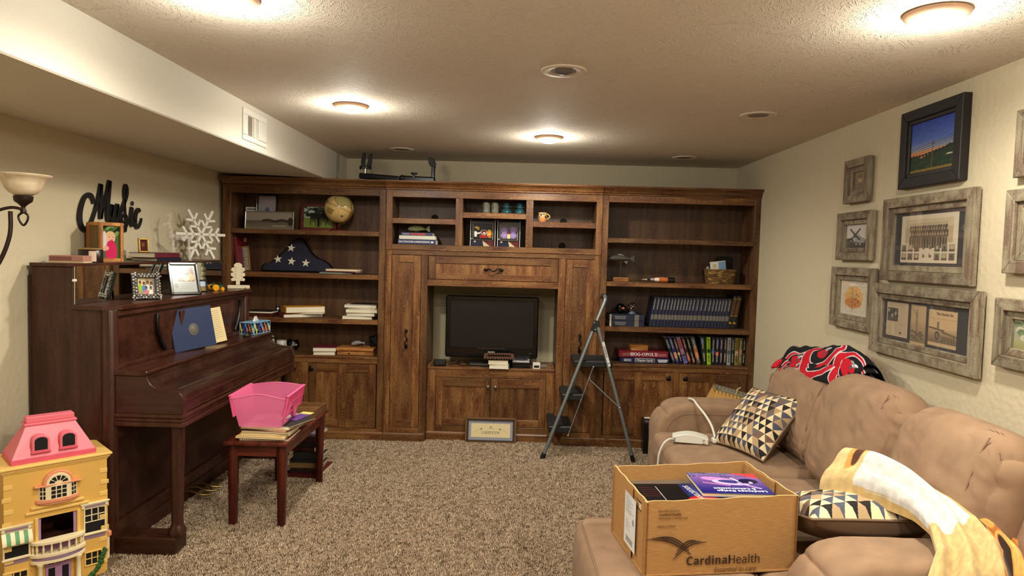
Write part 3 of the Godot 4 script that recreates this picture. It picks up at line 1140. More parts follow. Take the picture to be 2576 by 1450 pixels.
func build_piano() -> void:
	var t := thing("upright_piano", "old dark mahogany upright piano standing along the left wall", "piano", Vector3(-2.2, 0, 2.0))
	var zn := 2.87
	var zf := 1.15
	var wv := wood("mahogany", "y", 0)
	var wz := wood("mahogany", "z", 1)
	var wx := wood("mahogany", "x", 2)
	# back frame with its posts
	wb("back_frame", t, -2.483, -2.455, 0.05, 1.44, zf + 0.02, zn - 0.012, wood("mahogany", "y", 2), 0.004)
	# sides, stepped at the top
	for e in [[zn - 0.035, zn], [zf, zf + 0.035]]:
		slab("side_panel", t, [[-2.455, 0.0], [-2.104, 0.0], [-2.104, 1.268], [-2.243, 1.268], [-2.243, 1.482], [-2.455, 1.482]], e[0], e[1], wv)
		# front corner post, half round
		var m := MB.new()
		m.x = Transform3D(Basis(), Vector3(-2.066, 0, (e[0] + e[1]) / 2) - t.position)
		var pf := [[0.0, 0.0], [0.036, 0.0], [0.036, 1.262], [0.034, 1.268], [0.0, 1.268]]
		m.lathe(pf, 20)
		m.x = Transform3D(Basis(), -t.position)
		m.box(Vector3(-2.085, 0.634, (e[0] + e[1]) / 2), Vector3(0.036, 1.268, 0.034), 0.002)
		part("corner_post", m, wood("mahogany", "y", 1), t)
	# top: high lid behind, lower shelf in front
	slab("top_lid", t, [[-2.462, 1.482], [-2.243, 1.482], [-2.238, 1.487], [-2.238, 1.497], [-2.243, 1.5], [-2.462, 1.5]], zf - 0.01, zn + 0.006, wz)
	wb("upper_front", t, -2.27, -2.25, 1.285, 1.482, zf + 0.035, zn - 0.035, wz)
	var m := MB.new()
	m.x = Transform3D(Basis(Vector3(1, 0, 0), Vector3(0, 0, -1), Vector3(0, 1, 0)), Vector3(0, 1.268, 0) - t.position)
	m.prism(PackedVector2Array([Vector2(-2.25, -(zn + 0.006)), Vector2(-2.085, -(zn + 0.02)), Vector2(-2.022, -(zn - 0.045)), Vector2(-2.0, -(zf + 0.04)), Vector2(-2.04, -(zf - 0.015)), Vector2(-2.25, -(zf - 0.01))]), 0.0, 0.022, 0.004)
	part("front_shelf", m, wz, t)
	# upright front panel with the fold-down music desk
	wb("upper_panel", t, -2.08, -2.05, 0.955, 1.268, zf + 0.035, zn - 0.035, wood("mahogany", "z", 0))
	wb("panel_rail", t, -2.052, -2.032, 1.235, 1.266, zf + 0.035, zn - 0.035, wz, 0.003)
	wb("panel_rail", t, -2.052, -2.032, 0.962, 0.985, zf + 0.035, zn - 0.035, wz, 0.003)
	# cut-out scrolls either side of the desk: raised dark outlines
	for sg in [[1.36, 1.0], [2.42, -1.0]]:
		m = MB.new()
		m.x = Transform3D(Basis(), -t.position)
		var pts := []
		for k in 15:
			var s := k / 14.0
			pts.append(Vector3(-2.036, 1.0 + 0.215 * s, sg[0] - sg[1] * 0.09 * sin(s * PI * 0.62) + sg[1] * 0.05))
		m.tube(pts, 0.012, 6)
		part("scroll", m, mat("piano_black", Color(0.035, 0.02, 0.018), 0.35), t)
	var desk := bx("music_desk", Vector3(-2.036, 1.098, 1.84) - t.position, Vector3(0.016, 0.225, 0.72), wood("mahogany", "z", 3), t, 0.005)
	desk.set_meta("label", "fold-down music desk")
	# ledge over the keys
	slab("ledge", t, [[-2.05, 0.937], [-1.878, 0.937], [-1.872, 0.942], [-1.872, 0.948], [-1.866, 0.951], [-1.866, 0.957], [-1.871, 0.962], [-2.05, 0.962]], zf - 0.008, zn + 0.004, wz, 0.003)
	# cheeks with their scrolled front
	var cheek := [[-2.03, 0.742], [-1.686, 0.742]]
	for k in 9:
		var a := k / 8.0 * PI / 2
		cheek.append([-1.716 + 0.03 * cos(a), 0.824 + 0.034 * sin(a)])
	for e in [[-1.745, 0.8595], [-1.775, 0.8625], [-1.803, 0.869], [-1.828, 0.879], [-1.846, 0.891], [-1.858, 0.905], [-1.865, 0.922], [-1.868, 0.937], [-2.03, 0.937]]: cheek.append(e)
	for e in [[zn - 0.045, zn], [zf, zf + 0.045]]:
		slab("cheek", t, cheek, e[0], e[1], wx, 0.003)
	# key bed moulding
	for e in [[0.676, 0.700, -1.682, 0.006], [0.700, 0.722, -1.69, 0.0], [0.722, 0.742, -1.684, 0.004]]:
		wb("key_bed", t, -2.045, e[2], e[0], e[1], zf - e[3], zn + e[3], wz, 0.004)
	# fallboard closed over the keys
	var fb := []
	for e in [[-1.873, 0.94], [-1.868, 0.918], [-1.861, 0.901], [-1.848, 0.886], [-1.828, 0.874], [-1.803, 0.864], [-1.775, 0.858], [-1.745, 0.855], [-1.722, 0.853], [-1.706, 0.848], [-1.697, 0.838], [-1.693, 0.822]]: fb.append(e)
	for e in [[-1.71, 0.81], [-1.88, 0.81]]: fb.append(e)
	slab("fallboard", t, fb, zf + 0.046, zn - 0.046, wood("mahogany", "z", 4), 0.002, false)
	wb("hinge", t, -1.757, -1.751, 0.855, 0.8585, zf + 0.1, zn - 0.1, mat("old_brass", Color(0.42, 0.36, 0.27), 0.45, 0.7), 0.001)
	wb("key_slip", t, -1.74, -1.697, 0.742, 0.822, zf + 0.046, zn - 0.046, wood("mahogany", "z", 0), 0.003)
	wb("slip_bead", t, -1.698, -1.691, 0.803, 0.809, zf + 0.05, zn - 0.05, wood("mahogany", "z", 3), 0.002)
	wb("slip_bead", t, -1.698, -1.691, 0.75, 0.757, zf + 0.05, zn - 0.05, wood("mahogany", "z", 3), 0.002)
	# legs on their toes
	for zc in [zn - 0.045, zf + 0.045]:
		m = MB.new()
		m.x = Transform3D(Basis(), Vector3(-1.735, 0, zc) - t.position) * at(0, 0, 0, 0, 22.5, 0)
		m.lathe([[0.0, 0.1], [0.042, 0.1], [0.044, 0.13], [0.032, 0.152], [0.0285, 0.165], [0.037, 0.66], [0.037, 0.68]], 8)
		part("leg", m, wv, t)
		m = MB.new()
		m.x = Transform3D(Basis(), -t.position)
		m.box(Vector3(-1.89, 0.05, zc - 0.015 if zc > 2 else zc), Vector3(0.33, 0.1, 0.13), 0.006)
		part("toe", m, wx, t)
	# lower front and its frame
	wb("lower_panel", t, -2.08, -2.055, 0.1, 0.676, zf + 0.035, zn - 0.035, wood("mahogany", "z", 2))
	wb("lower_rail", t, -2.056, -2.04, 0.09, 0.16, zf + 0.035, zn - 0.035, wz, 0.003)
	wb("lower_rail", t, -2.056, -2.04, 0.6, 0.676, zf + 0.035, zn - 0.035, wz, 0.003)
	wb("bottom_board", t, -2.1, -2.03, 0.0, 0.092, zf + 0.035, zn - 0.035, wz, 0.004)
	for k in 3:
		m = MB.new()
		m.x = Transform3D(Basis(), -t.position)
		var z := 2.13 - k * 0.075
		var pts := [Vector3(-2.04, 0.07, z), Vector3(-2.0, 0.075, z), Vector3(-1.965, 0.066, z), Vector3(-1.935, 0.052, z - 0.004), Vector3(-1.905, 0.05, z - 0.012), Vector3(-1.885, 0.05, z - 0.02)]
		m.tube(pts, [0.009, 0.009, 0.01, 0.013, 0.016, 0.009], 10, true, 0.5)
		part("pedal", m, mat("pedal_brass", Color(0.62, 0.50, 0.30), 0.3, 0.9), t, "worn brass pedal")
	# mirror leaning on the upper front
	var mir := thing("mirror", "frameless mirror standing on the piano behind the picture frames", "mirror", Vector3(-2.24, 1.29, (zn + zf) / 2))
	bx("glass", Vector3(0, 0.099, 0.01), Vector3(0.005, 0.197, zn - zf - 0.03), mat("mirror_glass", Color(0.78, 0.80, 0.78), 0.03, 1.0), mir, 0.0015)
	bx("clip", Vector3(0.004, 0.125, (zn - zf) / 2), Vector3(0.012, 0.014, 0.026), mat("clip_white", Color(0.85, 0.83, 0.78), 0.4), mir, 0.003)
	build_bench()


func build_bench() -> void:
	var t := thing("piano_bench", "dark cherry wood piano bench with straight tapered legs", "bench", Vector3(-1.46, 0, 2.085))
	var c := wood("cherry", "z", 0)
	wb("seat", t, -1.642, -1.277, 0.482, 0.504, 1.66, 2.51, c, 0.005)
	for e in [[-1.615, -1.597], [-1.323, -1.305]]: wb("apron", t, e[0], e[1], 0.412, 0.482, 1.71, 2.46, c, 0.003)
	for e in [[1.70, 1.716], [2.452, 2.468]]: wb("apron", t, -1.6, -1.32, 0.412, 0.482, e[0], e[1], wood("cherry", "x", 1), 0.003)
	for px in [-1.60, -1.32]:
		for pz in [1.715, 2.455]:
			var m := MB.new()
			m.x = Transform3D(Basis(), Vector3(px, 0, pz) - t.position) * at(0, 0, 0, 0, 45, 0)
			m.lathe([[0.0, 0.0], [0.024, 0.0], [0.025, 0.004], [0.034, 0.42], [0.034, 0.482]], 4)
			part("leg", m, wood("cherry", "y", 2), t)
	# a slatted wooden tray with a finger hole lies on its far end
	t = thing("wooden_tray", "brown wooden lap tray with a finger hole on the far end of the bench", "tray", Vector3(-1.45, 0.504, 1.98), -4.0)
	var w := wood("alder", "x", 2)
	var q := MB.new()
	for e in [[Vector3(0, 0.05, 0.05), Vector3(0.31, 0.012, 0.4)], [Vector3(0, 0.05, -0.262), Vector3(0.31, 0.012, 0.036)], [Vector3(-0.105, 0.05, -0.197), Vector3(0.1, 0.012, 0.096)], [Vector3(0.105, 0.05, -0.197), Vector3(0.1, 0.012, 0.096)], [Vector3(0, 0.05, -0.167), Vector3(0.112, 0.012, 0.036)], [Vector3(0, 0.05, -0.234), Vector3(0.112, 0.012, 0.024)]]:
		q.box(e[0], e[1], 0.002)
	part("board", q, w, t)
	for px in [-0.148, 0.148]:
		bx("side", Vector3(px, 0.022, 0), Vector3(0.014, 0.044, 0.56), wood("alder_dark", "z", 1), t)
	bx("end", Vector3(0, 0.022, -0.273), Vector3(0.282, 0.044, 0.014), wood("alder_dark", "x", 1), t)
	bx("end", Vector3(0, 0.022, 0.2), Vector3(0.282, 0.044, 0.014), wood("alder_dark", "x", 1), t)
	# sheet music and booklets piled on the near end, under the pink bin
	var cols := [Color(0.35, 0.12, 0.14), Color(0.86, 0.74, 0.5), Color(0.80, 0.68, 0.44), Color(0.42, 0.33, 0.25), Color(0.82, 0.47, 0.37), Color(0.88, 0.80, 0.66), Color(0.87, 0.86, 0.80), Color(0.13, 0.12, 0.13)]
	var names := ["spiral-bound maroon music book at the bottom of the bench pile", "yellowed music booklet second from the bottom of the bench pile", "tan music booklet third from the bottom of the bench pile", "brown music book in the middle of the bench pile", "salmon-covered music booklet in the bench pile", "cream sheet music booklet in the bench pile", "white sheet music near the top of the bench pile", "black booklet near the top of the bench pile"]
	var y := 0.504
	for k in 8:
		var h: float = [0.014, 0.012, 0.012, 0.011, 0.009, 0.009, 0.004, 0.006][k]
		var b := thing("music_book", names[k], "music book", Vector3(-1.425 + [0.0, -0.012, -0.004, 0.008, 0.004, 0.0, 0.03, 0.05][k], y, 2.335 + [0.02, 0.03, 0.0, -0.005, -0.02, -0.012, -0.05, -0.06][k]), [1.0, -2.0, 3.0, -4.0, -12.0, -2.0, -14.0, -20.0][k], "music on the piano bench")
		paper_book(b, 0.28, h - 0.0005, 0.235, mat("music_%d" % k, cols[k], 0.7), true)
		if k == 0:
			var m := MB.new()
			for s in 22:
				var pts := []
				for a in 9: pts.append(Vector3(-0.13 + s * 0.0124, 0.007 + 0.0065 * cos(a * TAU / 8), 0.117 + 0.0055 * sin(a * TAU / 8)))
				m.tube(pts, 0.0012, 5)
			part("spiral", m, mat("spiral_plastic", Color(0.28, 0.1, 0.11), 0.4), b)
		y += h
	# a purple and a yellow leaflet slid out at the right
	var lf := thing("leaflet", "purple and white leaflet sticking out from under the pink bin", "leaflet", Vector3(-1.31, y + 0.001, 2.2), -14.0)
	bx("sheet", Vector3(0, 0.002, 0), Vector3(0.09, 0.004, 0.2), mat("leaflet_purple", Color(0.38, 0.24, 0.5), 0.5), lf, 0.001)
	bx("band", Vector3(-0.045, 0.0045, 0.02), Vector3(0.04, 0.001, 0.15), mat("paper_white", Color(0.88, 0.87, 0.84), 0.7), lf, 0.0)
	bx("note", Vector3(0.01, 0.0055, -0.075), Vector3(0.075, 0.003, 0.045), mat("note_yellow", Color(0.85, 0.80, 0.42), 0.6), lf, 0.0005)
	pink_bin(Vector3(-1.455, y + 0.001, 2.31))
	# books stacked on the carpet under the bench
	var bc := [Color(0.34, 0.08, 0.1), Color(0.23, 0.07, 0.08), Color(0.16, 0.13, 0.10), Color(0.55, 0.42, 0.27), Color(0.15, 0.14, 0.14), Color(0.14, 0.16, 0.15), Color(0.30, 0.09, 0.10), Color(0.12, 0.10, 0.12), Color(0.29, 0.09, 0.12), Color(0.45, 0.43, 0.5)]
	var bh := [0.034, 0.018, 0.020, 0.034, 0.024, 0.05, 0.032, 0.034, 0.034, 0.022]
	var what := ["wide maroon book at the bottom of the stack under the bench", "thin dark red book second from the carpet under the bench", "thin black book third from the carpet under the bench", "brown paperback with a printed spine in the stack under the bench", "thin black book above the brown paperback under the bench", "thick dark green book in the middle of the stack under the bench", "maroon book above the thick green one under the bench", "black book third from the top of the stack under the bench", "dark red book second from the top under the bench", "grey-violet book on top of the stack under the bench"]
	y = 0.006
	for k in 10:
		var s: float = [0.22, 0.2, 0.19, 0.185, 0.19, 0.17, 0.165, 0.16, 0.155, 0.14][k]
		var b := thing("book", what[k], "book", Vector3(-1.455 + [0.015, 0.0, 0.005, -0.005, 0.0, 0.002, -0.005, 0.0, 0.008, 0.02][k], y, 1.5 + [0.0, 0.0, 0.01, 0.015, 0.0, 0.01, 0.0, 0.012, 0.0, -0.01][k]), [-3.0, 2.0, -1.0, 1.0, -2.0, 3.0, -4.0, 1.0, 5.0, -8.0][k], "books under the piano bench")
		hard_book(b, s, bh[k] - 0.001, s * 1.35, mat("under_%d" % k, bc[k], 0.5), "flat_z")
		y += bh[k]


# a thin stapled or bound booklet lying flat: cover and pages, base at its centre
func paper_book(o: Node3D, w: float, h: float, d: float, cover: Material, wavy := false) -> void:
	var m := MB.new()
	var amp := 0.0006 if wavy else 0.0
	m.box(Vector3(0, h - 0.0006, 0), Vector3(w, 0.0012, d), 0.0004)
	m.box(Vector3(0, 0.0006, 0), Vector3(w, 0.0012, d), 0.0004)
	m.box(Vector3(-w / 2 + 0.0006, h / 2, 0), Vector3(0.0012, h, d), 0.0004)
	part("cover", m, cover, o)
	bx("pages", Vector3(0.001 + amp, h / 2, 0), Vector3(w - 0.004, h - 0.0026, d - 0.004), mat("pages_old", Color(0.82, 0.76, 0.62), 0.85), o, 0.0)


# a hardback or thick paperback, centred on its base.  how: "flat_x" spine to +x... "flat_z" spine to the camera (+z), "up" standing with its spine to +z (w thick, h tall, d deep)
func hard_book(o: Node3D, w: float, h: float, d: float, cover: Material, how: String, paper := Color(0.85, 0.81, 0.70)) -> void:
	var c := MB.new()
	var t := 0.0022
	var pg := mat("pages_%s" % paper.to_html(), paper, 0.85)
	if how == "up":
		c.box(Vector3(-w / 2 + t / 2, h / 2, 0), Vector3(t, h, d), 0.0008)
		c.box(Vector3(w / 2 - t / 2, h / 2, 0), Vector3(t, h, d), 0.0008)
		var q := PackedVector2Array()
		for k in 7:
			var a := PI * k / 6.0
			q.append(Vector2(cos(a) * w / 2, d / 2 - 0.004 + sin(a) * minf(0.004, w * 0.2)))
		for k in 7:
			var a := PI * (6 - k) / 6.0
			q.append(Vector2(cos(a) * (w / 2 - t), d / 2 - 0.004 - t + sin(a) * minf(0.003, w * 0.15)))
		var keepx := c.x
		c.x = keepx * Transform3D(Basis(Vector3(1, 0, 0), Vector3(0, 0, 1), Vector3(0, -1, 0)), Vector3(0, h, 0))
		c.prism(q, 0.0, h, 0.0)
		c.x = keepx
		part("cover", c, cover, o)
		bx("pages", Vector3(0, h / 2, -0.004), Vector3(w - 2 * t - 0.0004, h - 0.006, d - 0.012), pg, o, 0.0)
	else:
		var rot := Transform3D()
		if how == "flat_x": rot = at(0, 0, 0, 0, 90, 0)
		if how == "flat_back": rot = at(0, 0, 0, 0, 180, 0)
		if how == "flat_left": rot = at(0, 0, 0, 0, -90, 0)
		var ww := d if how in ["flat_x", "flat_left"] else w
		var dd := w if how in ["flat_x", "flat_left"] else d
		c.x = rot
		c.box(Vector3(0, t / 2, 0), Vector3(ww, t, dd), 0.0008)
		c.box(Vector3(0, h - t / 2, 0), Vector3(ww, t, dd), 0.0008)
		c.box(Vector3(0, h / 2, dd / 2 - t / 2), Vector3(ww, h, t), 0.0008)
		part("cover", c, cover, o)
		var m := MB.new()
		m.x = rot
		m.box(Vector3(0, h / 2, -0.003), Vector3(ww - 0.006, h - 2 * t - 0.0004, dd - 0.01))
		part("pages", m, pg, o)


# translucent pink bin with two solid pink end frames and a wavy rim
func pink_bin(p: Vector3) -> void:
	var t := thing("storage_bin", "translucent pink plastic bin sitting on the music books on the bench", "bin", p, 3.0)
	var pane := StandardMaterial3D.new()
	pane.resource_name = "pink_clear"
	pane.transparency = BaseMaterial3D.TRANSPARENCY_ALPHA
	pane.albedo_color = Color(0.93, 0.50, 0.68, 0.42)
	pane.roughness = 0.4
	var solid := mat("pink_solid", Color(0.90, 0.36, 0.56), 0.35)
	var hb := 0.185
	var wt := 0.305   # along x at the rim
	var wbm := 0.235
	var dt := 0.36
	var db := 0.30
	# walls as thin shells; front and back rims rise in a wave
	var thick := 0.003
	for sg: float in [1.0, -1.0]:
		var m := MB.new()
		m.grid(20, 8, func(s: float, v: float): return Vector3((s - 0.5) * lerpf(wbm, wt, v), v * (hb + 0.012 * cos((s - 0.5) * TAU * (1.0 if sg > 0 else 0.6)) - 0.004), sg * lerpf(db, dt, v) / 2), sg < 0)
		m.grid(20, 8, func(s: float, v: float): return Vector3((s - 0.5) * (lerpf(wbm, wt, v) - 0.004), 0.003 + v * (hb - 0.003 + 0.012 * cos((s - 0.5) * TAU * (1.0 if sg > 0 else 0.6)) - 0.004), sg * (lerpf(db, dt, v) / 2 - thick)), sg > 0)
		part("wall", m, pane, t)
		m = MB.new()
		var pts := []
		for k in 21:
			var s := k / 20.0
			pts.append(Vector3((s - 0.5) * wt, hb + 0.012 * cos((s - 0.5) * TAU * (1.0 if sg > 0 else 0.6)) - 0.004, sg * dt / 2))
		m.tube(pts, 0.0045, 6)
		part("rim", m, pane, t)
	for sg: float in [1.0, -1.0]:
		var m := MB.new()
		m.grid(4, 8, func(s: float, v: float): return Vector3(sg * lerpf(wbm, wt, v) / 2, v * hb, (0.5 - s) * lerpf(db, dt, v)), sg < 0)
		m.grid(4, 8, func(s: float, v: float): return Vector3(sg * (lerpf(wbm, wt, v) / 2 - thick), 0.003 + v * (hb - 0.003), (0.5 - s) * lerpf(db, dt, v)), sg > 0)
		part("wall", m, pane, t)
		# solid frame: sloping slab with ribs and an arch
		var tilt := rad_to_deg(atan((wt - wbm) / 2 / hb))
		var f := MB.new()
		f.x = at(sg * (wt + wbm) / 4 + sg * 0.006, hb / 2, 0, 0, 0, -sg * tilt) * at(0, 0, 0, 0, 90 * sg, 0)
		f.box(Vector3(0, 0.03, 0), Vector3(0.345, 0.118, 0.004), 0.001)
		f.box(Vector3(0, 0.091, 0.004), Vector3(0.36, 0.01, 0.016), 0.003)
		f.box(Vector3(0, 0.035, 0.005), Vector3(0.35, 0.006, 0.01), 0.002)
		f.box(Vector3(0, -0.022, 0.005), Vector3(0.31, 0.006, 0.01), 0.002)
		for k in 5: f.box(Vector3(-0.14 + k * 0.07, 0.062, 0.004), Vector3(0.005, 0.05, 0.008), 0.001)
		f.box(Vector3(-0.172, 0.03, 0.005), Vector3(0.006, 0.125, 0.012), 0.002)
		f.box(Vector3(0.172, 0.03, 0.005), Vector3(0.006, 0.125, 0.012), 0.002)
		part("end_frame", f, solid, t, "solid pink end frame")
		f = MB.new()
		f.x = at(sg * (wt + wbm) / 4 + sg * 0.01, hb / 2, 0, 0, 0, -sg * tilt) * at(0, 0, 0, 0, 90 * sg, 0)
		var pts := []
		for k in 17:
			var s := k / 16.0
			pts.append(Vector3(-0.15 + 0.24 * s, -0.06 + 0.085 * sin(PI * minf(1.0, s * 1.35)) - 0.012 * s, 0.0))
		f.tube(pts, 0.009, 8)
		part("handle", f, solid, t, "curved pink handle")
	bx("floor", Vector3(0, 0.0015, 0), Vector3(wbm, 0.003, db), pane, t, 0.001)


# ------------------------------------------------------------------ sofa, ottoman, box and what lies on them

func suede() -> StandardMaterial3D:
	if not mats.has("suede"):
		noise_tex("suede_mottle", 61, 0.012, 4, Color(0.88, 0.88, 0.88), Color(1.0, 1.0, 1.0), 512)
		cloth("suede", Color(0.60, 0.487, 0.39), "suede_mottle", 1.1, 0.25)
	return mats["suede"]


# keeps a soft box but rounds its upper front corner (towards -x) with radius r
func arm_round(q: Vector3, hx: float, hy: float, r: float) -> Vector3:
	for sg: float in [-1.0, 1.0]:
		var rr := r if sg < 0 else r * 0.7
		var dx := sg * q.x - (hx - rr)
		var dy := q.y - (hy - rr)
		if dx > 0 and dy > 0:
			var l := maxf(dx, dy)
			var d := Vector2(dx, dy).normalized() * l
			q.x = sg * (hx - rr + d.x)
			q.y = hy - rr + d.y
	return q


func build_sofa() -> void:
	var s := suede()
	var t := thing("sofa", "long tan suede three-cushion sofa standing along the picture wall", "sofa", Vector3(1.45, 0, 2.85))
	var o := t.position
	var seam := mat("suede_seam", Color(0.52, 0.41, 0.33), 0.9)
	var wr := noise(71, 5.0, 2)
	var m := MB.new()
	m.soft(Vector3(1.46, 0.19, 2.86) - o, Vector3(0.98, 0.28, 2.3), 0.03, 8)
	part("base", m, s, t)
	for k in 4:
		bx("foot", Vector3(1.05 if k % 2 == 0 else 1.85, 0.03, 1.75 if k < 2 else 3.98) - o, Vector3(0.06, 0.06, 0.06), wood("cherry", "y", 1), t, 0.004)
	# arms
	for e in [[1.70, 0.30, 0.942, 0.645], [4.03, 0.27, 0.962, 0.655]]:
		var x0: float = e[2]
		var x1 := 1.92
		var hx := (x1 - x0) / 2
		var hy: float = (e[3] - 0.06) / 2
		m = MB.new()
		m.soft(Vector3((x0 + x1) / 2, 0.06 + hy, e[0]) - o, Vector3(x1 - x0, hy * 2, e[1]), 0.05, 22, func(q: Vector3, w: Vector3):
			q = arm_round(q, hx, hy, 0.21)
			q.y -= 0.012 * maxf(0.0, q.x / hx) if e[0] < 2 else -0.0
			return q * (1.0 + 0.012 * wr.get_noise_3dv(q * 1.2)))
		part("arm", m, s, t)
		# piping that follows the rounded outline on both faces
		for face: float in [-1.0, 1.0]:
			var pts := []
			for k in 30:
				var a := k / 29.0
				var q: Vector3
				var ix := 0.062
				if a < 0.3: q = Vector3(-hx + ix, lerpf(-hy, hy - 0.21, a / 0.3), 0)
				elif a < 0.6:
					var b := (a - 0.3) / 0.3 * PI / 2
					q = Vector3(-hx + 0.21 - (0.21 - ix) * cos(b), hy - 0.21 + (0.21 - ix) * sin(b), 0)
				else: q = Vector3(lerpf(-hx + 0.21, hx - 0.15, (a - 0.6) / 0.4), hy - ix - 0.008 * (a - 0.6), 0)
				pts.append(Vector3((x0 + x1) / 2, 0.06 + hy, e[0] + face * (e[1] / 2 - 0.0005)) + q - o)
			m = MB.new()
			m.tube(pts, 0.0035, 6)
			part("piping", m, seam, t)
	# back frame
	m = MB.new()
	m.soft(Vector3(1.83, 0.46, 2.86) - o, Vector3(0.2, 0.8, 2.5), 0.07, 12)
	part("back_frame", m, s, t)
	# seat cushions
	for e in [[1.85, 2.69, 0.472], [2.69, 3.3, 0.462], [3.3, 3.9, 0.462]]:
		var zc: float = (e[0] + e[1]) / 2
		var top: float = e[2]
		m = MB.new()
		m.soft(Vector3(1.31, top - 0.085, zc) - o, Vector3(0.80, 0.17, e[1] - e[0] - 0.006), 0.055, 18, func(q: Vector3, w: Vector3):
			var k := 0.014 * (1.0 - w.x * w.x) * (1.0 - w.z * w.z)
			if w.y > 0.5: q.y += k + 0.006 * wr.get_noise_3d(q.x * 1.6, 3.0, (q.z + zc) * 1.6)
			return q)
		part("seat_cushion", m, s, t)
		m = MB.new()
		m.tube([Vector3(0.914, top - 0.055, e[0] + 0.05) - o, Vector3(0.909, top - 0.055, zc) - o, Vector3(0.914, top - 0.055, e[1] - 0.05) - o], 0.003, 6)
		part("piping", m, seam, t)
	# loose back cushions, creased, each leaning back
	for e in [[1.87, 2.68, 0.50, 1.645, 0.2, 0.0], [2.70, 3.38, 0.60, 1.60, 2.2, 0.0], [3.40, 4.02, 0.585, 1.60, 5.2, 0.0]]:
		var sx := 0.235
		var sy: float = e[2]
		var sz: float = e[1] - e[0]
		m = MB.new()
		m.x = Transform3D(Basis.from_euler(Vector3(0, deg_to_rad(e[5]), deg_to_rad(-14.0))), Vector3(e[3] + 0.09, 0.455 + sy / 2, (e[0] + e[1]) / 2) - o)
		var off: float = e[4]
		m.soft(Vector3.ZERO, Vector3(sx, sy, sz), 0.11, 34, func(q: Vector3, w: Vector3):
			var f := 0.035 * (1.0 - w.y * w.y) * (1.0 - w.z * w.z * w.z * w.z)
			if w.x < 0: q.x -= f
			# shoulders drop a little at the corners
			q.y -= 0.055 * pow(absf(w.z), 5.0) * maxf(0, w.y)
			var d: float = wr.get_noise_3d(q.y * 2.6 + off, q.z * 0.9 - q.y * 1.1, off)
			var c: float = pow(maxf(0.0, 1.0 - absf(d) * 5.0), 2.0) * (0.35 + 0.65 * absf(w.z))
			q.x += c * 0.016 * (1 if w.x < 0 else 0) + 0.006 * wr.get_noise_3d(q.x, q.y * 0.6, q.z * 0.6 + off)
			return q)
		part("back_cushion", m, s, t)
		# a stitched seam a hand's breadth in from the near edge
		m = MB.new()
		var pts := []
		for k in 12:
			var a := k / 11.0
			pts.append(Vector3(-sx / 2 - 0.035 * (1.0 - pow(2 * a - 1, 2)) * 0.42 + 0.012 * pow(absf(2 * a - 1), 6.0), (a - 0.5) * sy * 0.86, sz / 2 - 0.085))
		m.x = Transform3D(Basis.from_euler(Vector3(0, deg_to_rad(e[5]), deg_to_rad(-14.0))), Vector3(e[3] + 0.09, 0.455 + sy / 2, (e[0] + e[1]) / 2) - o)
		m.tube(pts, 0.003, 5)
		part("piping", m, seam, t)
	# upholstered wing behind the near arm
	m = MB.new()
	m.x = Transform3D(Basis.from_euler(Vector3(0, deg_to_rad(-24), deg_to_rad(-16))), Vector3(1.81, 0.6, 4.03) - o)
	m.soft(Vector3.ZERO, Vector3(0.26, 0.46, 0.3), 0.07, 12)
	part("wing", m, s, t)
	build_ottoman(s, seam)
	build_carton()
	build_throws()


func build_ottoman(s: Material, seam: Material) -> void:
	var t := thing("ottoman", "tan suede ottoman carrying the open cardboard carton", "ottoman", Vector3(0.61, 0, 3.72), 2.0)
	var m := MB.new()
	m.soft(Vector3(0, 0.265, 0), Vector3(0.62, 0.40, 0.84), 0.06, 16, func(q: Vector3, w: Vector3):
		q.x *= 1.0 + 0.05 * (1.0 - w.y * w.y)
		return q)
	part("seat", m, s, t)
	m = MB.new()
	var ring := []
	for c in [[-1, -1], [1, -1], [1, 1], [-1, 1], [-1, -1]]: ring.append(Vector3(c[0] * 0.293, 0.452, c[1] * 0.402))
	var pts := []
	for k in 4:
		for j in 8: pts.append(ring[k].lerp(ring[k + 1], (j + 0.5) / 8.0))
	pts.append(pts[0])
	m.tube(pts, 0.0035, 6)
	part("piping", m, seam, t)
	for k in 4:
		bx("foot", Vector3(-0.25 if k % 2 == 0 else 0.25, 0.035, -0.35 if k < 2 else 0.35), Vector3(0.05, 0.07, 0.05), wood("cherry", "y", 1), t, 0.004)


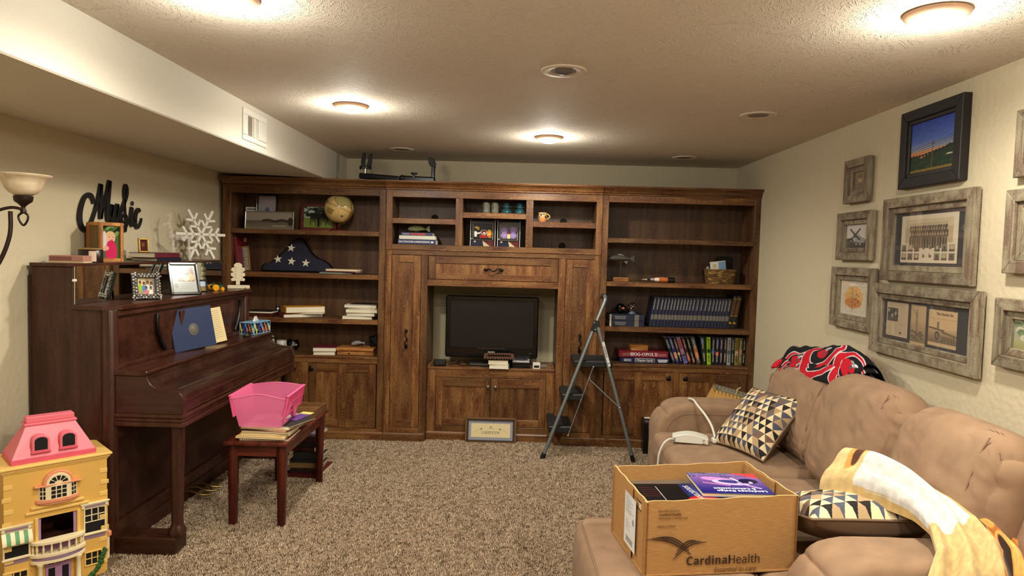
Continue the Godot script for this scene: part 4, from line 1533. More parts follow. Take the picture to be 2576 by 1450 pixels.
func build_carton() -> void:
	noise_tex("kraft", 81, 0.05, 3, Color(0.90, 0.90, 0.90), Color(1, 1, 1), 512)
	var k := mat("cardboard", Color(0.70, 0.53, 0.335), 0.85, 0.0, 0.2)
	k.albedo_texture = texs["kraft"]
	k.uv1_triplanar = true
	k.uv1_scale = Vector3(0.8, 7, 0.8)
	var edge := mat("cardboard_edge", Color(0.82, 0.66, 0.45), 0.9)
	var w := 0.588
	var d := 0.405
	var h := 0.278
	var t := thing("carton", "open brown cardboard carton of books standing on the ottoman", "box", Vector3(0.736, 0.468, 3.655), 8.5)
	var th := 0.006
	var side := func(nm: String, a: Vector3, b: Vector3, rise_a: float, rise_b: float, bow: float):
		# a wall from a to b (inside face on its left), its top edge a little uneven
		var m := MB.new()
		var dir: Vector3 = (b - a).normalized()
		var nn := Vector3(dir.z, 0, -dir.x)
		for sg: float in [0.0, 1.0]:
			m.grid(16, 6, func(s: float, v: float): return a.lerp(b, s) + nn * (th * sg + bow * sin(PI * s) * v * v) + Vector3(0, v * (h + lerpf(rise_a, rise_b, s) + 0.002 * sin(s * 23.0)), 0), sg == 0.0)
		part(nm, m, k, t)
		m = MB.new()
		m.grid(16, 1, func(s: float, v: float): return a.lerp(b, s) + nn * (th * v + bow * sin(PI * s)) + Vector3(0, h + lerpf(rise_a, rise_b, s) + 0.002 * sin(s * 23.0), 0), true)
		part("cut_edge", m, edge, t)
	side.call("front_wall", Vector3(-w / 2, 0, d / 2 - th), Vector3(w / 2, 0, d / 2 - th), -0.006, 0.004, 0.0)
	side.call("right_wall", Vector3(w / 2 - th, 0, d / 2), Vector3(w / 2 - th, 0, -d / 2), 0.004, 0.006, 0.0)
	side.call("back_wall", Vector3(w / 2, 0, -d / 2 + th), Vector3(-w / 2, 0, -d / 2 + th), 0.008, -0.002, 0.006)
	side.call("left_wall", Vector3(-w / 2 + th, 0, -d / 2), Vector3(-w / 2 + th, 0, d / 2), 0.0, -0.006, 0.0)
	bx("bottom", Vector3(0, 0.003, 0), Vector3(w - 0.004, 0.006, d - 0.004), k, t, 0.0)
	# folded-in flap at the back right corner
	bx("flap", Vector3(w / 2 - 0.02, h - 0.045, -0.06), Vector3(0.004, 0.1, 0.24), k, t, 0.0)
	# printing on the front
	var ink := mat("carton_ink", Color(0.21, 0.125, 0.06), 0.85)
	var pale := mat("carton_ink_pale", Color(0.37, 0.25, 0.13), 0.85)
	var zf := d / 2 + 0.0006
	text("lettering", "Manufactured for", 0.0075, at(-0.205, h - 0.038, zf), pale, t)
	text("lettering", "Cardinal Health", 0.0078, at(-0.2, h - 0.052, zf), ink, t, "Droid Sans", true)
	text("lettering", "Waukegan, IL 60085 USA", 0.0072, at(-0.189, h - 0.065, zf), pale, t)
	text("lettering", "Made in China", 0.0075, at(-0.212, h - 0.094, zf), pale, t)
	text("lettering", "Cardinal", 0.031, at(-0.048, 0.053, zf), ink, t, "Droid Sans", true, 0.98)
	text("lettering", "Health", 0.031, at(0.088, 0.053, zf), ink, t, "Droid Sans", false, 0.98)
	text("lettering", "Essential to care", 0.017, at(0.055, 0.0165, zf) * Transform3D(Basis(Vector3(1, 0, 0), Vector3(0.22, 1, 0), Vector3(0, 0, 1)), Vector3.ZERO), pale, t, "Droid Sans", false, 0.95)
	# the emblem: two fans of crossing strokes
	var m := MB.new()
	for e in [[-0.255, 0.138, -0.088, 0.079, 0.018], [-0.235, 0.141, -0.095, 0.09, 0.018], [-0.215, 0.143, -0.098, 0.101, 0.017], [-0.072, 0.128, -0.14, 0.09, -0.014], [-0.052, 0.125, -0.145, 0.076, -0.017], [-0.03, 0.12, -0.152, 0.062, -0.02]]:
		var poly_pts := PackedVector2Array()
		var lo := []
		for j in 13:
			var s := j / 12.0
			var p := Vector2(lerpf(e[0], e[2], s), lerpf(e[1], e[3], s) + absf(e[4]) * sin(PI * s))
			var hw := 0.0026 * sin(PI * minf(1.0, s * 0.75 + 0.05)) + 0.0004
			poly_pts.append(p + Vector2(0, hw))
			lo.append(p - Vector2(0, hw))
		lo.reverse()
		for q in lo: poly_pts.append(q)
		m.x = at(-0.03, 0.0, 0)
		m.prism(poly_pts, zf - 0.0003, zf + 0.0003)
	part("emblem", m, ink, t)
	# shipping label on the left wall
	var im := canvas(96, 180, Color(0.86, 0.87, 0.87))
	for y in 9: rect(im, 8, 10 + y * 7, 30 + (y * 17) % 40, 2, Color(0.45, 0.46, 0.5))
	for y in 5: rect(im, 10, 90 + y * 8, 24 + (y * 11) % 30, 2, Color(0.5, 0.5, 0.53))
	for x in 20: rect(im, 16 + x * 3, 148, 1 + x % 2, 20, Color(0.2, 0.2, 0.22))
	ell(im, 75, 84, 8, 12, Color(0.55, 0.56, 0.6))
	rect(im, 4, 4, 88, 1, Color(0.5, 0.5, 0.55))
	keep("ship_label", im)
	print_on("shipping_label", "ship_label", 0.13, 0.2, at(-w / 2 - 0.0022, 0.14, 0.045, 0, -90, 0), t, 0.4)
	bx("tape", Vector3(-w / 2 - 0.0005, h / 2, 0.04), Vector3(0.0008, h - 0.01, 0.05), mat("packing_tape", Color(0.66, 0.49, 0.30), 0.3), t, 0.0)
	# books in it: a filled layer, then two on top
	var fill := thing("book_pile", "cream page edges of the lower books packed in the carton", "books", t.position + Vector3(0, 0.0065, 0), 8.5)
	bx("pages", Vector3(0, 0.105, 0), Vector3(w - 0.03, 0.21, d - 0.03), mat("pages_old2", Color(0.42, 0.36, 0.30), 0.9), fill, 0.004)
	im = canvas(300, 200, Color(0.055, 0.05, 0.06))
	for y in 5: rect(im, 30, 40 + y * 22, 46 + (y * 13) % 20, 3, Color(0.42, 0.12, 0.12))
	line(im, Vector2(92, 30), Vector2(92, 170), 3, Color(0.75, 0.7, 0.7))
	rect(im, 176, 0, 96, 200, Color(0.12, 0.14, 0.34))
	for x in 9: rect(im, 190 + x * 9, 20 + (x * 37) % 60, 5, 90, Color(0.18, 0.28, 0.62))
	ell(im, 220, 190, 60, 60, Color(0.75, 0.12, 0.13))
	ell(im, 232, 150, 22, 16, Color(0.80, 0.25, 0.28))
	rect(im, 272, 0, 28, 200, Color(0.06, 0.05, 0.06))
	speckle(im, 4, 0.5, 0.15)
	keep("cover_dark", im)
	var b := thing("book", "black and red paperback on top in the carton, nearer its left wall", "book", t.position + Vector3(-0.105, 0.2185, 0.07), 5.0, "books in the carton")
	hard_book(b, 0.345, 0.03, 0.205, mat("black_cover", Color(0.05, 0.045, 0.05), 0.35), "flat_back", Color(0.83, 0.77, 0.62))
	print_on("front_cover", "cover_dark", 0.343, 0.203, at(0, 0.0304, 0, -90, 0, 0), b, 0.3)
	text("lettering", "SOLUCTION", 0.021, at(0.063, 0.0311, 0.0, -90, -82, 0), mat("letter_grey", Color(0.75, 0.72, 0.72), 0.5), b, "Droid Sans", true, 0.95)
	im = canvas(300, 240, Color(0.13, 0.13, 0.46))
	fade(im, 0, 240, Color(0.62, 0.45, 0.72), Color(0.10, 0.10, 0.42))
	for x in 60: ell(im, (x * 53) % 300, (x * 31) % 46, 9, 7, [Color(0.30, 0.36, 0.48), Color(0.22, 0.24, 0.38), Color(0.42, 0.42, 0.6)][x % 3])
	poly(im, [Vector2(190, 0), Vector2(300, 0), Vector2(300, 62), Vector2(255, 38)], Color(0.88, 0.25, 0.30))
	ell(im, 110, 78, 70, 26, Color(0.78, 0.55, 0.80), 0.2)
	ell(im, 160, 112, 80, 32, Color(0.80, 0.72, 0.90), 0.15)
	ell(im, 165, 105, 58, 20, Color(0.25, 0.22, 0.50), 0.15)
	line(im, Vector2(178, 60), Vector2(205, 112), 12, Color(0.90, 0.85, 0.95))
	line(im, Vector2(40, 120), Vector2(140, 150), 14, Color(0.70, 0.45, 0.68))
	ell(im, 240, 96, 42, 30, Color(0.07, 0.07, 0.25))
	ell(im, 246, 112, 9, 13, Color(0.80, 0.72, 0.90))
	line(im, Vector2(190, 120), Vector2(262, 178), 14, Color(0.74, 0.62, 0.85))
	speckle(im, 9, 0.25, 0.12)
	keep("cover_blue", im)
	b = thing("book", "glossy blue and violet gardening book on top in the carton, upside down to the camera", "book", t.position + Vector3(0.115, 0.2495, -0.012), 1.0, "books in the carton")
	hard_book(b, 0.275, 0.016, 0.235, mat("blue_cover", Color(0.13, 0.14, 0.42), 0.25), "flat_x", Color(0.86, 0.82, 0.70))
	print_on("front_cover", "cover_blue", 0.273, 0.233, at(0, 0.0164, 0, -90, 0, 0), b, 0.2)
	var wht := mat("letter_white", Color(0.93, 0.93, 0.95), 0.5)
	text("lettering", "Landscape Design", 0.017, at(0.02, 0.0171, 0.092, -90, 180, 0), wht, b, "Droid Sans", true, 0.95)
	text("lettering", "& Construction", 0.017, at(0.0, 0.0171, 0.066, -90, 180, 0), wht, b, "Droid Sans", true, 0.95)
	t.set_meta("label", "open brown cardboard carton with a crossed-strokes emblem, standing on the ottoman")


# a throw pillow: patterned face towards +z, plain back, piped edge; w by h, plumped to t
func throw_pillow(label: String, xf: Transform3D, w: float, h: float, th: float, tex: String) -> Node3D:
	var t := thing("throw_pillow", label, "pillow", xf.origin, 0.0, "patterned throw pillows")
	t.transform = xf
	var wr := noise(91, 7.0, 2)
	var outline := func(a: float, b: float) -> Vector3:
		return Vector3(a * w / 2 * (1.0 - 0.07 * (1.0 - b * b) - 0.0), b * h / 2 * (1.0 - 0.07 * (1.0 - a * a)), 0)
	var m := MB.new()
	m.grid(26, 26, func(s: float, v: float):
		var a: float = s * 2 - 1
		var b: float = 1 - v * 2
		var q: Vector3 = outline.call(a, b)
		q.z = th / 2 * pow(maxf(0, (1 - a * a) * (1 - b * b)), 0.42) + 0.004 * wr.get_noise_2d(q.x * 3, q.y * 3) * (1 - a * a * b * b)
		return q, true)
	part("front_cover", m, pmat(tex, 0.8), t, "cover of small cream, brown, grey and black triangles")
	m = MB.new()
	m.grid(26, 26, func(s: float, v: float):
		var a: float = s * 2 - 1
		var b: float = 1 - v * 2
		var q: Vector3 = outline.call(a, b)
		q.z = -th / 2 * pow(maxf(0, (1 - a * a) * (1 - b * b)), 0.42)
		return q, false)
	part("back_cover", m, mat("pillow_brown", Color(0.44, 0.345, 0.265), 0.75), t, "plain brown back cover")
	m = MB.new()
	var pts := []
	for k in 65:
		var a := k / 64.0 * 4.0
		var i := int(a) % 4
		var f := (a - floorf(a)) * 2 - 1
		if k == 64: f = -1.0
		var q: Vector3 = [outline.call(f, 1.0), outline.call(1.0, -f), outline.call(-f, -1.0), outline.call(-1.0, f)][i]
		pts.append(q)
	m.tube(pts, 0.005, 7)
	part("piping", m, mat("pillow_piping", Color(0.46, 0.37, 0.28), 0.8), t)
	return t


func build_throws() -> void:
	# triangles
	var im := canvas(360, 360, Color.BLACK)
	var cs := [Color(0.86, 0.78, 0.62), Color(0.12, 0.10, 0.10), Color(0.30, 0.31, 0.37), Color(0.43, 0.34, 0.29), Color(0.66, 0.56, 0.42), Color(0.38, 0.36, 0.36)]
	var n := 10
	var cell := 36.0
	for y in 360:
		for x in 360:
			var row := int(y / cell)
			var fy := fmod(y, cell) / cell
			var fx := x / cell + (0.5 if row % 2 else 0.0)
			var col := int(fx)
			var f := fx - col
			var up := absf(f - 0.5) < fy * 0.5
			var r := posmod(hash(Vector3i(col + (0 if up else (1 if f > 0.5 else 0)), row, 1 if up else 0)), 100)
			var pick: Color
			if up: pick = cs[0] if r < 55 else cs[4] if r < 85 else cs[3]
			else: pick = cs[[1, 2, 3, 5, 1, 2][(row * 2 + r % 2) % 6]] if r < 88 else cs[4]
			im.set_pixel(x, y, pick)
	keep("triangles", im)
	throw_pillow("triangle-patterned throw pillow leaning in the far corner of the sofa", Transform3D(Basis.from_euler(Vector3(deg_to_rad(-44), deg_to_rad(-66), deg_to_rad(0))), Vector3(1.44, 0.655, 2.31)), 0.42, 0.44, 0.19, "triangles")
	throw_pillow("triangle-patterned throw pillow lying flat against the near sofa arm, half under the lion blanket", Transform3D(Basis.from_euler(Vector3(deg_to_rad(-106), deg_to_rad(0), deg_to_rad(3))), Vector3(1.315, 0.625, 3.655)), 0.5, 0.44, 0.2, "triangles")
	# red and black fleece folded over the back
	im = canvas(320, 200, Color(0.06, 0.055, 0.075))
	var red := Color(0.72, 0.07, 0.15)
	var pale := Color(0.80, 0.76, 0.76)
	for e in [[60, 30, 55, 26], [170, 60, 74, 52], [290, 40, 50, 44], [40, 150, 44, 30], [230, 165, 60, 30], [120, 185, 40, 22]]:
		ell(im, e[0], e[1], e[2] + 4, e[3] + 4, pale, 0.3)
		ell(im, e[0], e[1], e[2], e[3], red, 0.3)
		ell(im, e[0] + 8, e[1] + 7, e[2] * 0.74, e[3] * 0.68, pale, 0.3)
		ell(im, e[0] + 8, e[1] + 7, e[2] * 0.68, e[3] * 0.61, Color(0.06, 0.055, 0.075), 0.3)
	for e in [[76, 40], [180, 66], [292, 52], [232, 168], [44, 152]]:
		ell(im, e[0] - 6, e[1] - 6, 24, 13, red, -0.2)
		for k in 5: ell(im, e[0] + 3 * sin(k * 2.2) + k * 3, e[1] + 7 * cos(k * 1.7), 7, 4, [Color(0.55, 0.55, 0.58), Color(0.82, 0.82, 0.84), Color(0.3, 0.3, 0.33)][k % 3], k * 0.8)
	for k in 4: line(im, Vector2(0, 100 + 9 * k), Vector2(320, 118 + 7 * k), 3.0 if k == 0 else 0.6, pale if k == 0 else Color(0.06, 0.055, 0.075))
	line(im, Vector2(240, 200), Vector2(300, 110), 3, pale)
	keep("fleece", im)
	var fl := pmat("fleece", 0.95)
	var t := thing("fleece_blanket", "red and black fringed fleece blanket folded over the top of the sofa back", "blanket", Vector3(1.8, 0.9, 2.45))
	var o := t.position
	var wr := noise(95, 3.0, 2)
	for layer in 3:
		var m := MB.new()
		for sg: float in [0.0, 1.0]:
			m.grid(40, 22, func(s: float, v: float):
				# along the sofa back, draped over its top edge from the front to the wall side
				var z := lerpf(1.86, 2.82, s)
				var top: float = [0.915, 0.93, 0.94, 0.95, 0.98, 1.01, 1.0, 0.95][mini(7, int(s * 7.0))] * (1.0 - fmod(s * 7.0, 1.0)) + [0.915, 0.93, 0.94, 0.95, 0.98, 1.01, 1.0, 0.95][mini(7, int(s * 7.0) + 1)] * fmod(s * 7.0, 1.0)
				var a: float = v * PI
				var hw := 0.125 - 0.018 * layer
				var x := 1.825 - cos(a) * hw
				var hump := (0.075 - 0.02 * (2 - layer) * 0.6) * sin(a) + 0.03 * layer * sin(a)
				var y := top + hump - (0.05 if layer < 2 else 0.03) * pow(absf(cos(a)), 3.0) + 0.02 * wr.get_noise_3d(z * 1.4, v * 1.2, layer)
				return Vector3(x, y + 0.004 * sg, z - 0.01 * layer) - o, sg == 0.0)
		part("fold", m, fl, t)
	for k in 9:
		var m := MB.new()
		var v := 0.08 + k * 0.085
		var base := Vector3(1.825 - cos(v * PI) * 0.115, 0.925 + 0.06 * sin(v * PI) - 0.02 * absf(cos(v * PI)), 1.865)
		m.tube([base - o, base + Vector3(-0.01, -0.004, -0.03) - o, base + Vector3(-0.014 - 0.004 * (k % 3), -0.02, -0.062) - o], [0.012, 0.013, 0.009], 8)
		part("fringe_knot", m, mat("fleece_red", Color(0.76, 0.09, 0.18), 0.9) if k % 4 != 3 else mat("fleece_black", Color(0.07, 0.06, 0.08), 0.9), t)
	# lion fleece thrown over the near arm
	im = canvas(256, 384, Color(0.76, 0.65, 0.45))
	fade(im, 0, 150, Color(0.78, 0.69, 0.50), Color(0.74, 0.61, 0.38))
	for k in 30: ell(im, 20 + (k * 67) % 220, (k * 41) % 380, 20, 34, Color(0.79, 0.68, 0.47, 0.35), k * 0.4)
	ell(im, 95, 20, 70, 12, Color(0.83, 0.55, 0.28), -0.1)
	ell(im, 60, 26, 26, 6, Color(0.30, 0.17, 0.10), -0.2)
	poly(im, [Vector2(10, 45), Vector2(110, 30), Vector2(120, 150), Vector2(60, 168), Vector2(6, 150)], Color(0.78, 0.77, 0.76))
	poly(im, [Vector2(200, 40), Vector2(256, 30), Vector2(256, 120), Vector2(226, 130)], Color(0.78, 0.75, 0.68))
	for k in 26: ell(im, 150 + (k * 29) % 106, 120 + (k * 23) % 264, 16, 40, [Color(0.62, 0.37, 0.14), Color(0.72, 0.46, 0.19), Color(0.50, 0.28, 0.10), Color(0.78, 0.56, 0.28)][k % 4], 0.35)
	for e in [[150, 150, 10, 34], [160, 210, 9, 44], [134, 262, 26, 9], [176, 120, 14, 14], [222, 140, 12, 16], [180, 300, 14, 30], [150, 340, 20, 20], [214, 260, 7, 40]]: ell(im, e[0], e[1], e[2], e[3], Color(0.13, 0.075, 0.05, 0.92), 0.25)
	for e in [[186, 190, 9, 50], [206, 330, 12, 44], [236, 220, 8, 60]]: ell(im, e[0], e[1], e[2], e[3], Color(0.86, 0.66, 0.36, 0.8), 0.3)
	speckle(im, 15, 0.12, 0.08)
	keep("lion", im)
	t = thing("lion_blanket", "cream and brown plush lion blanket draped over the near sofa arm", "blanket", Vector3(1.6, 0.66, 4.0))
	o = t.position
	var prof := [[3.63, 0.64], [3.72, 0.665], [3.82, 0.668], [3.92, 0.676], [4.02, 0.685], [4.12, 0.68], [4.19, 0.635], [4.212, 0.52], [4.222, 0.38], [4.23, 0.24], [4.236, 0.1]]
	var left := [1.19, 1.25, 1.34, 1.39, 1.39, 1.35, 1.27, 1.24, 1.22, 1.21, 1.2]
	var right := [1.62, 1.66, 1.69, 1.71, 1.72, 1.73, 1.74, 1.74, 1.74, 1.74, 1.74]
	var ridge := [0.055, 0.13, 0.195, 0.22, 0.19, 0.14, 0.09, 0.075, 0.06, 0.04, 0.02]
	var m := MB.new()
	for sg: float in [0.0, 1.0]:
		m.grid(60, 48, func(s: float, v: float):
			var k := minf(v * 10.0, 9.999)
			var i := int(k)
			var f := k - i
			var z: float = lerpf(prof[i][0], prof[i + 1][0], f)
			var y: float = lerpf(prof[i][1], prof[i + 1][1], f)
			var xl: float = lerpf(left[i], left[i + 1], f)
			var x := lerpf(xl, lerpf(right[i], right[i + 1], f), s)
			var r := minf(s * 10.0, 9.999)
			var up: float = lerpf(ridge[int(r)], ridge[int(r) + 1], r - int(r)) * (1.0 - smoothstep(0.1, 0.62, v))
			var fold := (0.014 + 0.022 * smoothstep(0.3, 0.8, v)) * sin(s * 30.0 - v * 5.0 + 1.2 * sin(v * 4.0)) * smoothstep(0.0, 0.12, s)
			y += up + (fold * 0.8 + 0.02 * sin(s * 9.0 + v * 6.0)) * (1.0 - smoothstep(0.55, 0.7, v))
			z += (fold * 0.9 + 0.02) * smoothstep(0.5, 0.75, v)
			# the left edge rolls under
			var roll := 1.0 - smoothstep(0.0, 0.07, s)
			y -= 0.03 * roll * roll * (1.0 - v)
			x += 0.02 * roll * roll
			return Vector3(x, y + 0.008 * sg, z + 0.008 * sg * smoothstep(0.5, 0.75, v)) - o, sg == 1.0)
	var lion := pmat("lion", 0.95)
	lion.rim_enabled = true
	lion.rim = 0.3
	part("cloth", m, lion, t)
	# white power supply with its two cables
	t = thing("power_supply", "white plastic power supply lying on the far seat cushion", "power supply", Vector3(1.08, 0.488, 2.17), -12.0)
	var wp := mat("psu_white", Color(0.84, 0.84, 0.80), 0.4)
	m = MB.new()
	var q := PackedVector2Array()
	for k in 11: q.append(Vector2(-0.105 + 0.021 * k, 0.034 + 0.022 * sin(PI * k / 10.0)))
	q.append(Vector2(0.105, 0.0))
	q.append(Vector2(-0.105, 0.0))
	m.prism(q, -0.045, 0.045, 0.004)
	part("case", m, wp, t)
	for e in [-0.094, 0.078]:
		for y in [0.008, 0.024]:
			bx("slot", Vector3(e, y, 0.0452), Vector3(0.014, 0.009, 0.001), mat("psu_grey", Color(0.55, 0.54, 0.52), 0.6), t, 0.0)
	var c := thing("power_cable", "white cable from the power supply over the front edge of the seat", "cable", Vector3(0.96, 0.5, 2.2))
	o = c.position
	m = MB.new()
	m.tube(curve([Vector3(0.975, 0.508, 2.195), Vector3(0.945, 0.508, 2.2), Vector3(0.912, 0.48, 2.205), Vector3(0.888, 0.42, 2.205), Vector3(0.882, 0.33, 2.2), Vector3(0.88, 0.2, 2.2), Vector3(0.86, 0.05, 2.2), Vector3(0.82, 0.018, 2.21)], 6, o), 0.006, 8)
	part("cord", m, wp, c)
	bx("strain_relief", Vector3(0.972, 0.508, 2.194) - o, Vector3(0.02, 0.014, 0.014), mat("psu_grey"), c, 0.002)
	c = thing("power_cable", "white plugged cable hanging from the far sofa arm to the power supply", "cable", Vector3(1.24, 0.55, 2.05))
	o = c.position
	m = MB.new()
	m.tube(curve([Vector3(1.185, 0.656, 1.70), Vector3(1.19, 0.668, 1.80), Vector3(1.195, 0.65, 1.90), Vector3(1.222, 0.61, 1.98), Vector3(1.243, 0.565, 2.04), Vector3(1.243, 0.535, 2.1), Vector3(1.236, 0.512, 2.16)], 6, o), 0.0075, 8)
	part("cord", m, wp, c)
	bx("plug", Vector3(1.225, 0.505, 2.185) - o, Vector3(0.03, 0.03, 0.05), wp, c, 0.006)


# a smooth path through points, relative to o
func curve(pts: Array, per: int, o := Vector3.ZERO) -> Array:
	var out := []
	for k in pts.size() - 1:
		var a: Vector3 = pts[maxi(k - 1, 0)]
		var b: Vector3 = pts[k]
		var c: Vector3 = pts[k + 1]
		var d: Vector3 = pts[mini(k + 2, pts.size() - 1)]
		for j in per: out.append(b.cubic_interpolate(c, a, d, float(j) / per) - o)
	out.append(pts[pts.size() - 1] - o)
	return out


# ------------------------------------------------------------------ framed pictures on the right wall

# a mitred frame of four members round an opening, in the local x, y plane; outer w by h, member width b, from z0 to z1
func mitred(t: Node3D, called: String, w: float, h: float, b: float, z0: float, z1: float, kind: String, tone: int, plain: Material = null, off := Vector2.ZERO) -> void:
	var o := [Vector2(-w / 2, -h / 2), Vector2(w / 2, -h / 2), Vector2(w / 2, h / 2), Vector2(-w / 2, h / 2)]
	var i := [Vector2(-w / 2 + b, -h / 2 + b), Vector2(w / 2 - b, -h / 2 + b), Vector2(w / 2 - b, h / 2 - b), Vector2(-w / 2 + b, h / 2 - b)]
	for k in 4:
		var j := (k + 1) % 4
		var m := MB.new()
		m.prism(PackedVector2Array([o[k] + off, o[j] + off, i[j] + off, i[k] + off]), z0, z1, minf(0.003, b * 0.2))
		part(called, m, plain if plain else wood(kind, "z" if k % 2 == 0 else "y", tone + k), t)


func glass() -> StandardMaterial3D:
	if not mats.has("pane_glass"):
		var g := mat("pane_glass", Color(1, 1, 1, 0.02), 0.02)
		g.transparency = BaseMaterial3D.TRANSPARENCY_ALPHA
	return mats["pane_glass"]


func wall_frame(called: String, label: String, z0: float, z1: float, y0: float, y1: float, b: float, step: float, tone: int, mount: Color) -> Node3D:
	var w := z1 - z0
	var h := y1 - y0
	var t := thing(called, label, "picture", Vector3(XR - 0.001, (y0 + y1) / 2, (z0 + z1) / 2), -90.0, "framed pictures on the right wall")
	mitred(t, "frame", w, h, b, 0.012, 0.042, "barn", tone)
	if step > 0.0: mitred(t, "inner_frame", w - 2 * b, h - 2 * b, step, 0.006, 0.026, "barn", tone + 2)
	var bb := b + step
	bx("mount", Vector3(0, 0, 0.006), Vector3(w - 2 * b + 0.004, h - 2 * b + 0.004, 0.01), mat("mount_%s" % mount.to_html(), mount, 0.8), t, 0.0)
	bx("glass", Vector3(0, 0, 0.0145), Vector3(w - 2 * bb + 0.006, h - 2 * bb + 0.006, 0.0015), glass(), t, 0.0)
	return t


func build_pictures() -> void:
	var sep := Color(0.74, 0.67, 0.54)
	var dk := Color(0.25, 0.2, 0.15)
	# small portrait
	var im := canvas(80, 100, Color(0.50, 0.40, 0.26))
	speckle(im, 41, 0.25, 0.05)
	ell(im, 40, 40, 15, 20, Color(0.72, 0.62, 0.45))
	ell(im, 40, 26, 17, 13, Color(0.33, 0.26, 0.17))
	ell(im, 40, 86, 28, 26, Color(0.40, 0.31, 0.2))
	for e in [[34, 38], [46, 38]]: ell(im, e[0], e[1], 2.5, 1.6, dk)
	ell(im, 40, 50, 5, 1.6, Color(0.45, 0.33, 0.22))
	keep("portrait", im)
	var t := wall_frame("wall_picture", "smallest weathered wood frame with a sepia portrait, topmost of the far column", 2.152, 2.428, 1.957, 2.212, 0.045, 0.03, 1, Color(0.42, 0.33, 0.2))
	print_on("photograph", "portrait", 0.126, 0.105, at(0, 0, 0.0118), t, 0.4)
	# aeroplane nose
	im = canvas(120, 90, Color(0.82, 0.81, 0.78))
	fade(im, 58, 90, Color(0.35, 0.35, 0.34), Color(0.18, 0.17, 0.16))
	for k in 24: ell(im, (k * 37) % 120, 62 + (k * 13) % 26, 9, 4, [Color(0.62, 0.61, 0.59), Color(0.10, 0.10, 0.10), Color(0.30, 0.30, 0.29)][k % 3])
	ell(im, 55, 46, 22, 20, Color(0.72, 0.72, 0.70), 0.3)
	poly(im, [Vector2(50, 34), Vector2(105, 58), Vector2(100, 74), Vector2(52, 66)], Color(0.60, 0.60, 0.58))
	poly(im, [Vector2(0, 54), Vector2(36, 50), Vector2(36, 60), Vector2(0, 64)], Color(0.10, 0.10, 0.10))
	for a in [0.9, 2.3, -0.9, -2.4]: line(im, Vector2(48, 40), Vector2(48 + 34 * sin(a), 40 - 36 * absf(cos(a)) * (1 if absf(a) < 1.6 else -0.75)), 6, Color(0.09, 0.09, 0.09))
	ell(im, 48, 42, 8, 8, Color(0.16, 0.16, 0.16))
	for e in [[22, 66], [40, 68], [62, 70], [86, 70]]:
		rect(im, e[0], e[1], 9, 18, Color(0.13, 0.13, 0.13))
		ell(im, e[0] + 4, e[1] - 3, 4, 4, Color(0.7, 0.68, 0.65))
	keep("aeroplane", im)
	t = wall_frame("wall_picture", "weathered wood frame with a black and white photo of an old propeller aeroplane", 2.092, 2.49, 1.622, 1.904, 0.045, 0.028, 2, Color(0.2, 0.19, 0.17))
	print_on("photograph", "aeroplane", 0.252, 0.136, at(0, 0, 0.0118), t, 0.35)
	# botanical sheet on music paper
	im = canvas(110, 130, Color(0.84, 0.80, 0.72))
	for k in 17: rect(im, 4, 6 + k * 7, 102, 1, Color(0.64, 0.60, 0.53))
	ell(im, 52, 62, 36, 42, Color(0.86, 0.67, 0.36, 0.9))
	ell(im, 50, 84, 34, 20, Color(0.78, 0.47, 0.16, 0.8))
	line(im, Vector2(46, 26), Vector2(48, 118), 1.2, Color(0.35, 0.25, 0.2))
	for k in 9: line(im, Vector2(47, 36 + k * 8), Vector2(47 + (18 if k % 2 else -14) , 28 + k * 8), 0.9, Color(0.40, 0.32, 0.3))
	for k in 8: ell(im, 64 + 8 * sin(k * 1.7), 50 + k * 6, 3.5, 2.4, Color(0.36, 0.33, 0.42))
	speckle(im, 43, 0.08, 0.1)
	keep("botanical", im)
	t = wall_frame("wall_picture", "weathered grey wood frame with an ochre plant print on old music paper", 2.05, 2.54, 1.222, 1.58, 0.048, 0.03, 3, Color(0.55, 0.48, 0.38))
	print_on("print", "botanical", 0.325, 0.2, at(0, 0, 0.0118), t, 0.6)
	# dusk landscape in a black frame
	im = canvas(200, 190, Color(0.16, 0.24, 0.58))
	fade(im, 0, 70, Color(0.17, 0.26, 0.62), Color(0.30, 0.40, 0.70))
	fade(im, 70, 108, Color(0.30, 0.40, 0.70), Color(0.60, 0.62, 0.66))
	fade(im, 108, 140, Color(0.80, 0.58, 0.42), Color(0.86, 0.48, 0.24))
	poly(im, [Vector2(0, 128), Vector2(30, 126), Vector2(52, 136), Vector2(80, 128), Vector2(120, 118), Vector2(150, 116), Vector2(176, 104), Vector2(200, 106), Vector2(200, 190), Vector2(0, 190)], Color(0.12, 0.20, 0.13))
	for k in 40: ell(im, (k * 47) % 200, 134 + (k * 17) % 44, 14, 4, [Color(0.15, 0.25, 0.15), Color(0.10, 0.17, 0.12), Color(0.20, 0.26, 0.13)][k % 3])
	for k in 14: ell(im, k * 15, 127 - maxf(0, k * 15 - 60) * 0.13, 7, 5, Color(0.09, 0.13, 0.09))
	rect(im, 0, 178, 200, 12, Color(0.48, 0.40, 0.20))
	ell(im, 180, 140, 18, 3, Color(0.78, 0.73, 0.63))
	line(im, Vector2(104, 80), Vector2(102, 180), 3, Color(0.48, 0.33, 0.12))
	line(im, Vector2(97, 90), Vector2(111, 88), 2, Color(0.28, 0.2, 0.1))
	for k in 5:
		line(im, Vector2(0, 98 + k * 8), Vector2(103, 86 + k * 8), 1.2, Color(0.12, 0.12, 0.12))
		line(im, Vector2(103, 86 + k * 8), Vector2(150, 82 + k * 8), 1.2, Color(0.12, 0.12, 0.12))
		line(im, Vector2(150, 82 + k * 8), Vector2(200, 72 + k * 8), 1.2, Color(0.12, 0.12, 0.12))
	speckle(im, 44, 0.12, 0.08)
	keep("dusk", im)
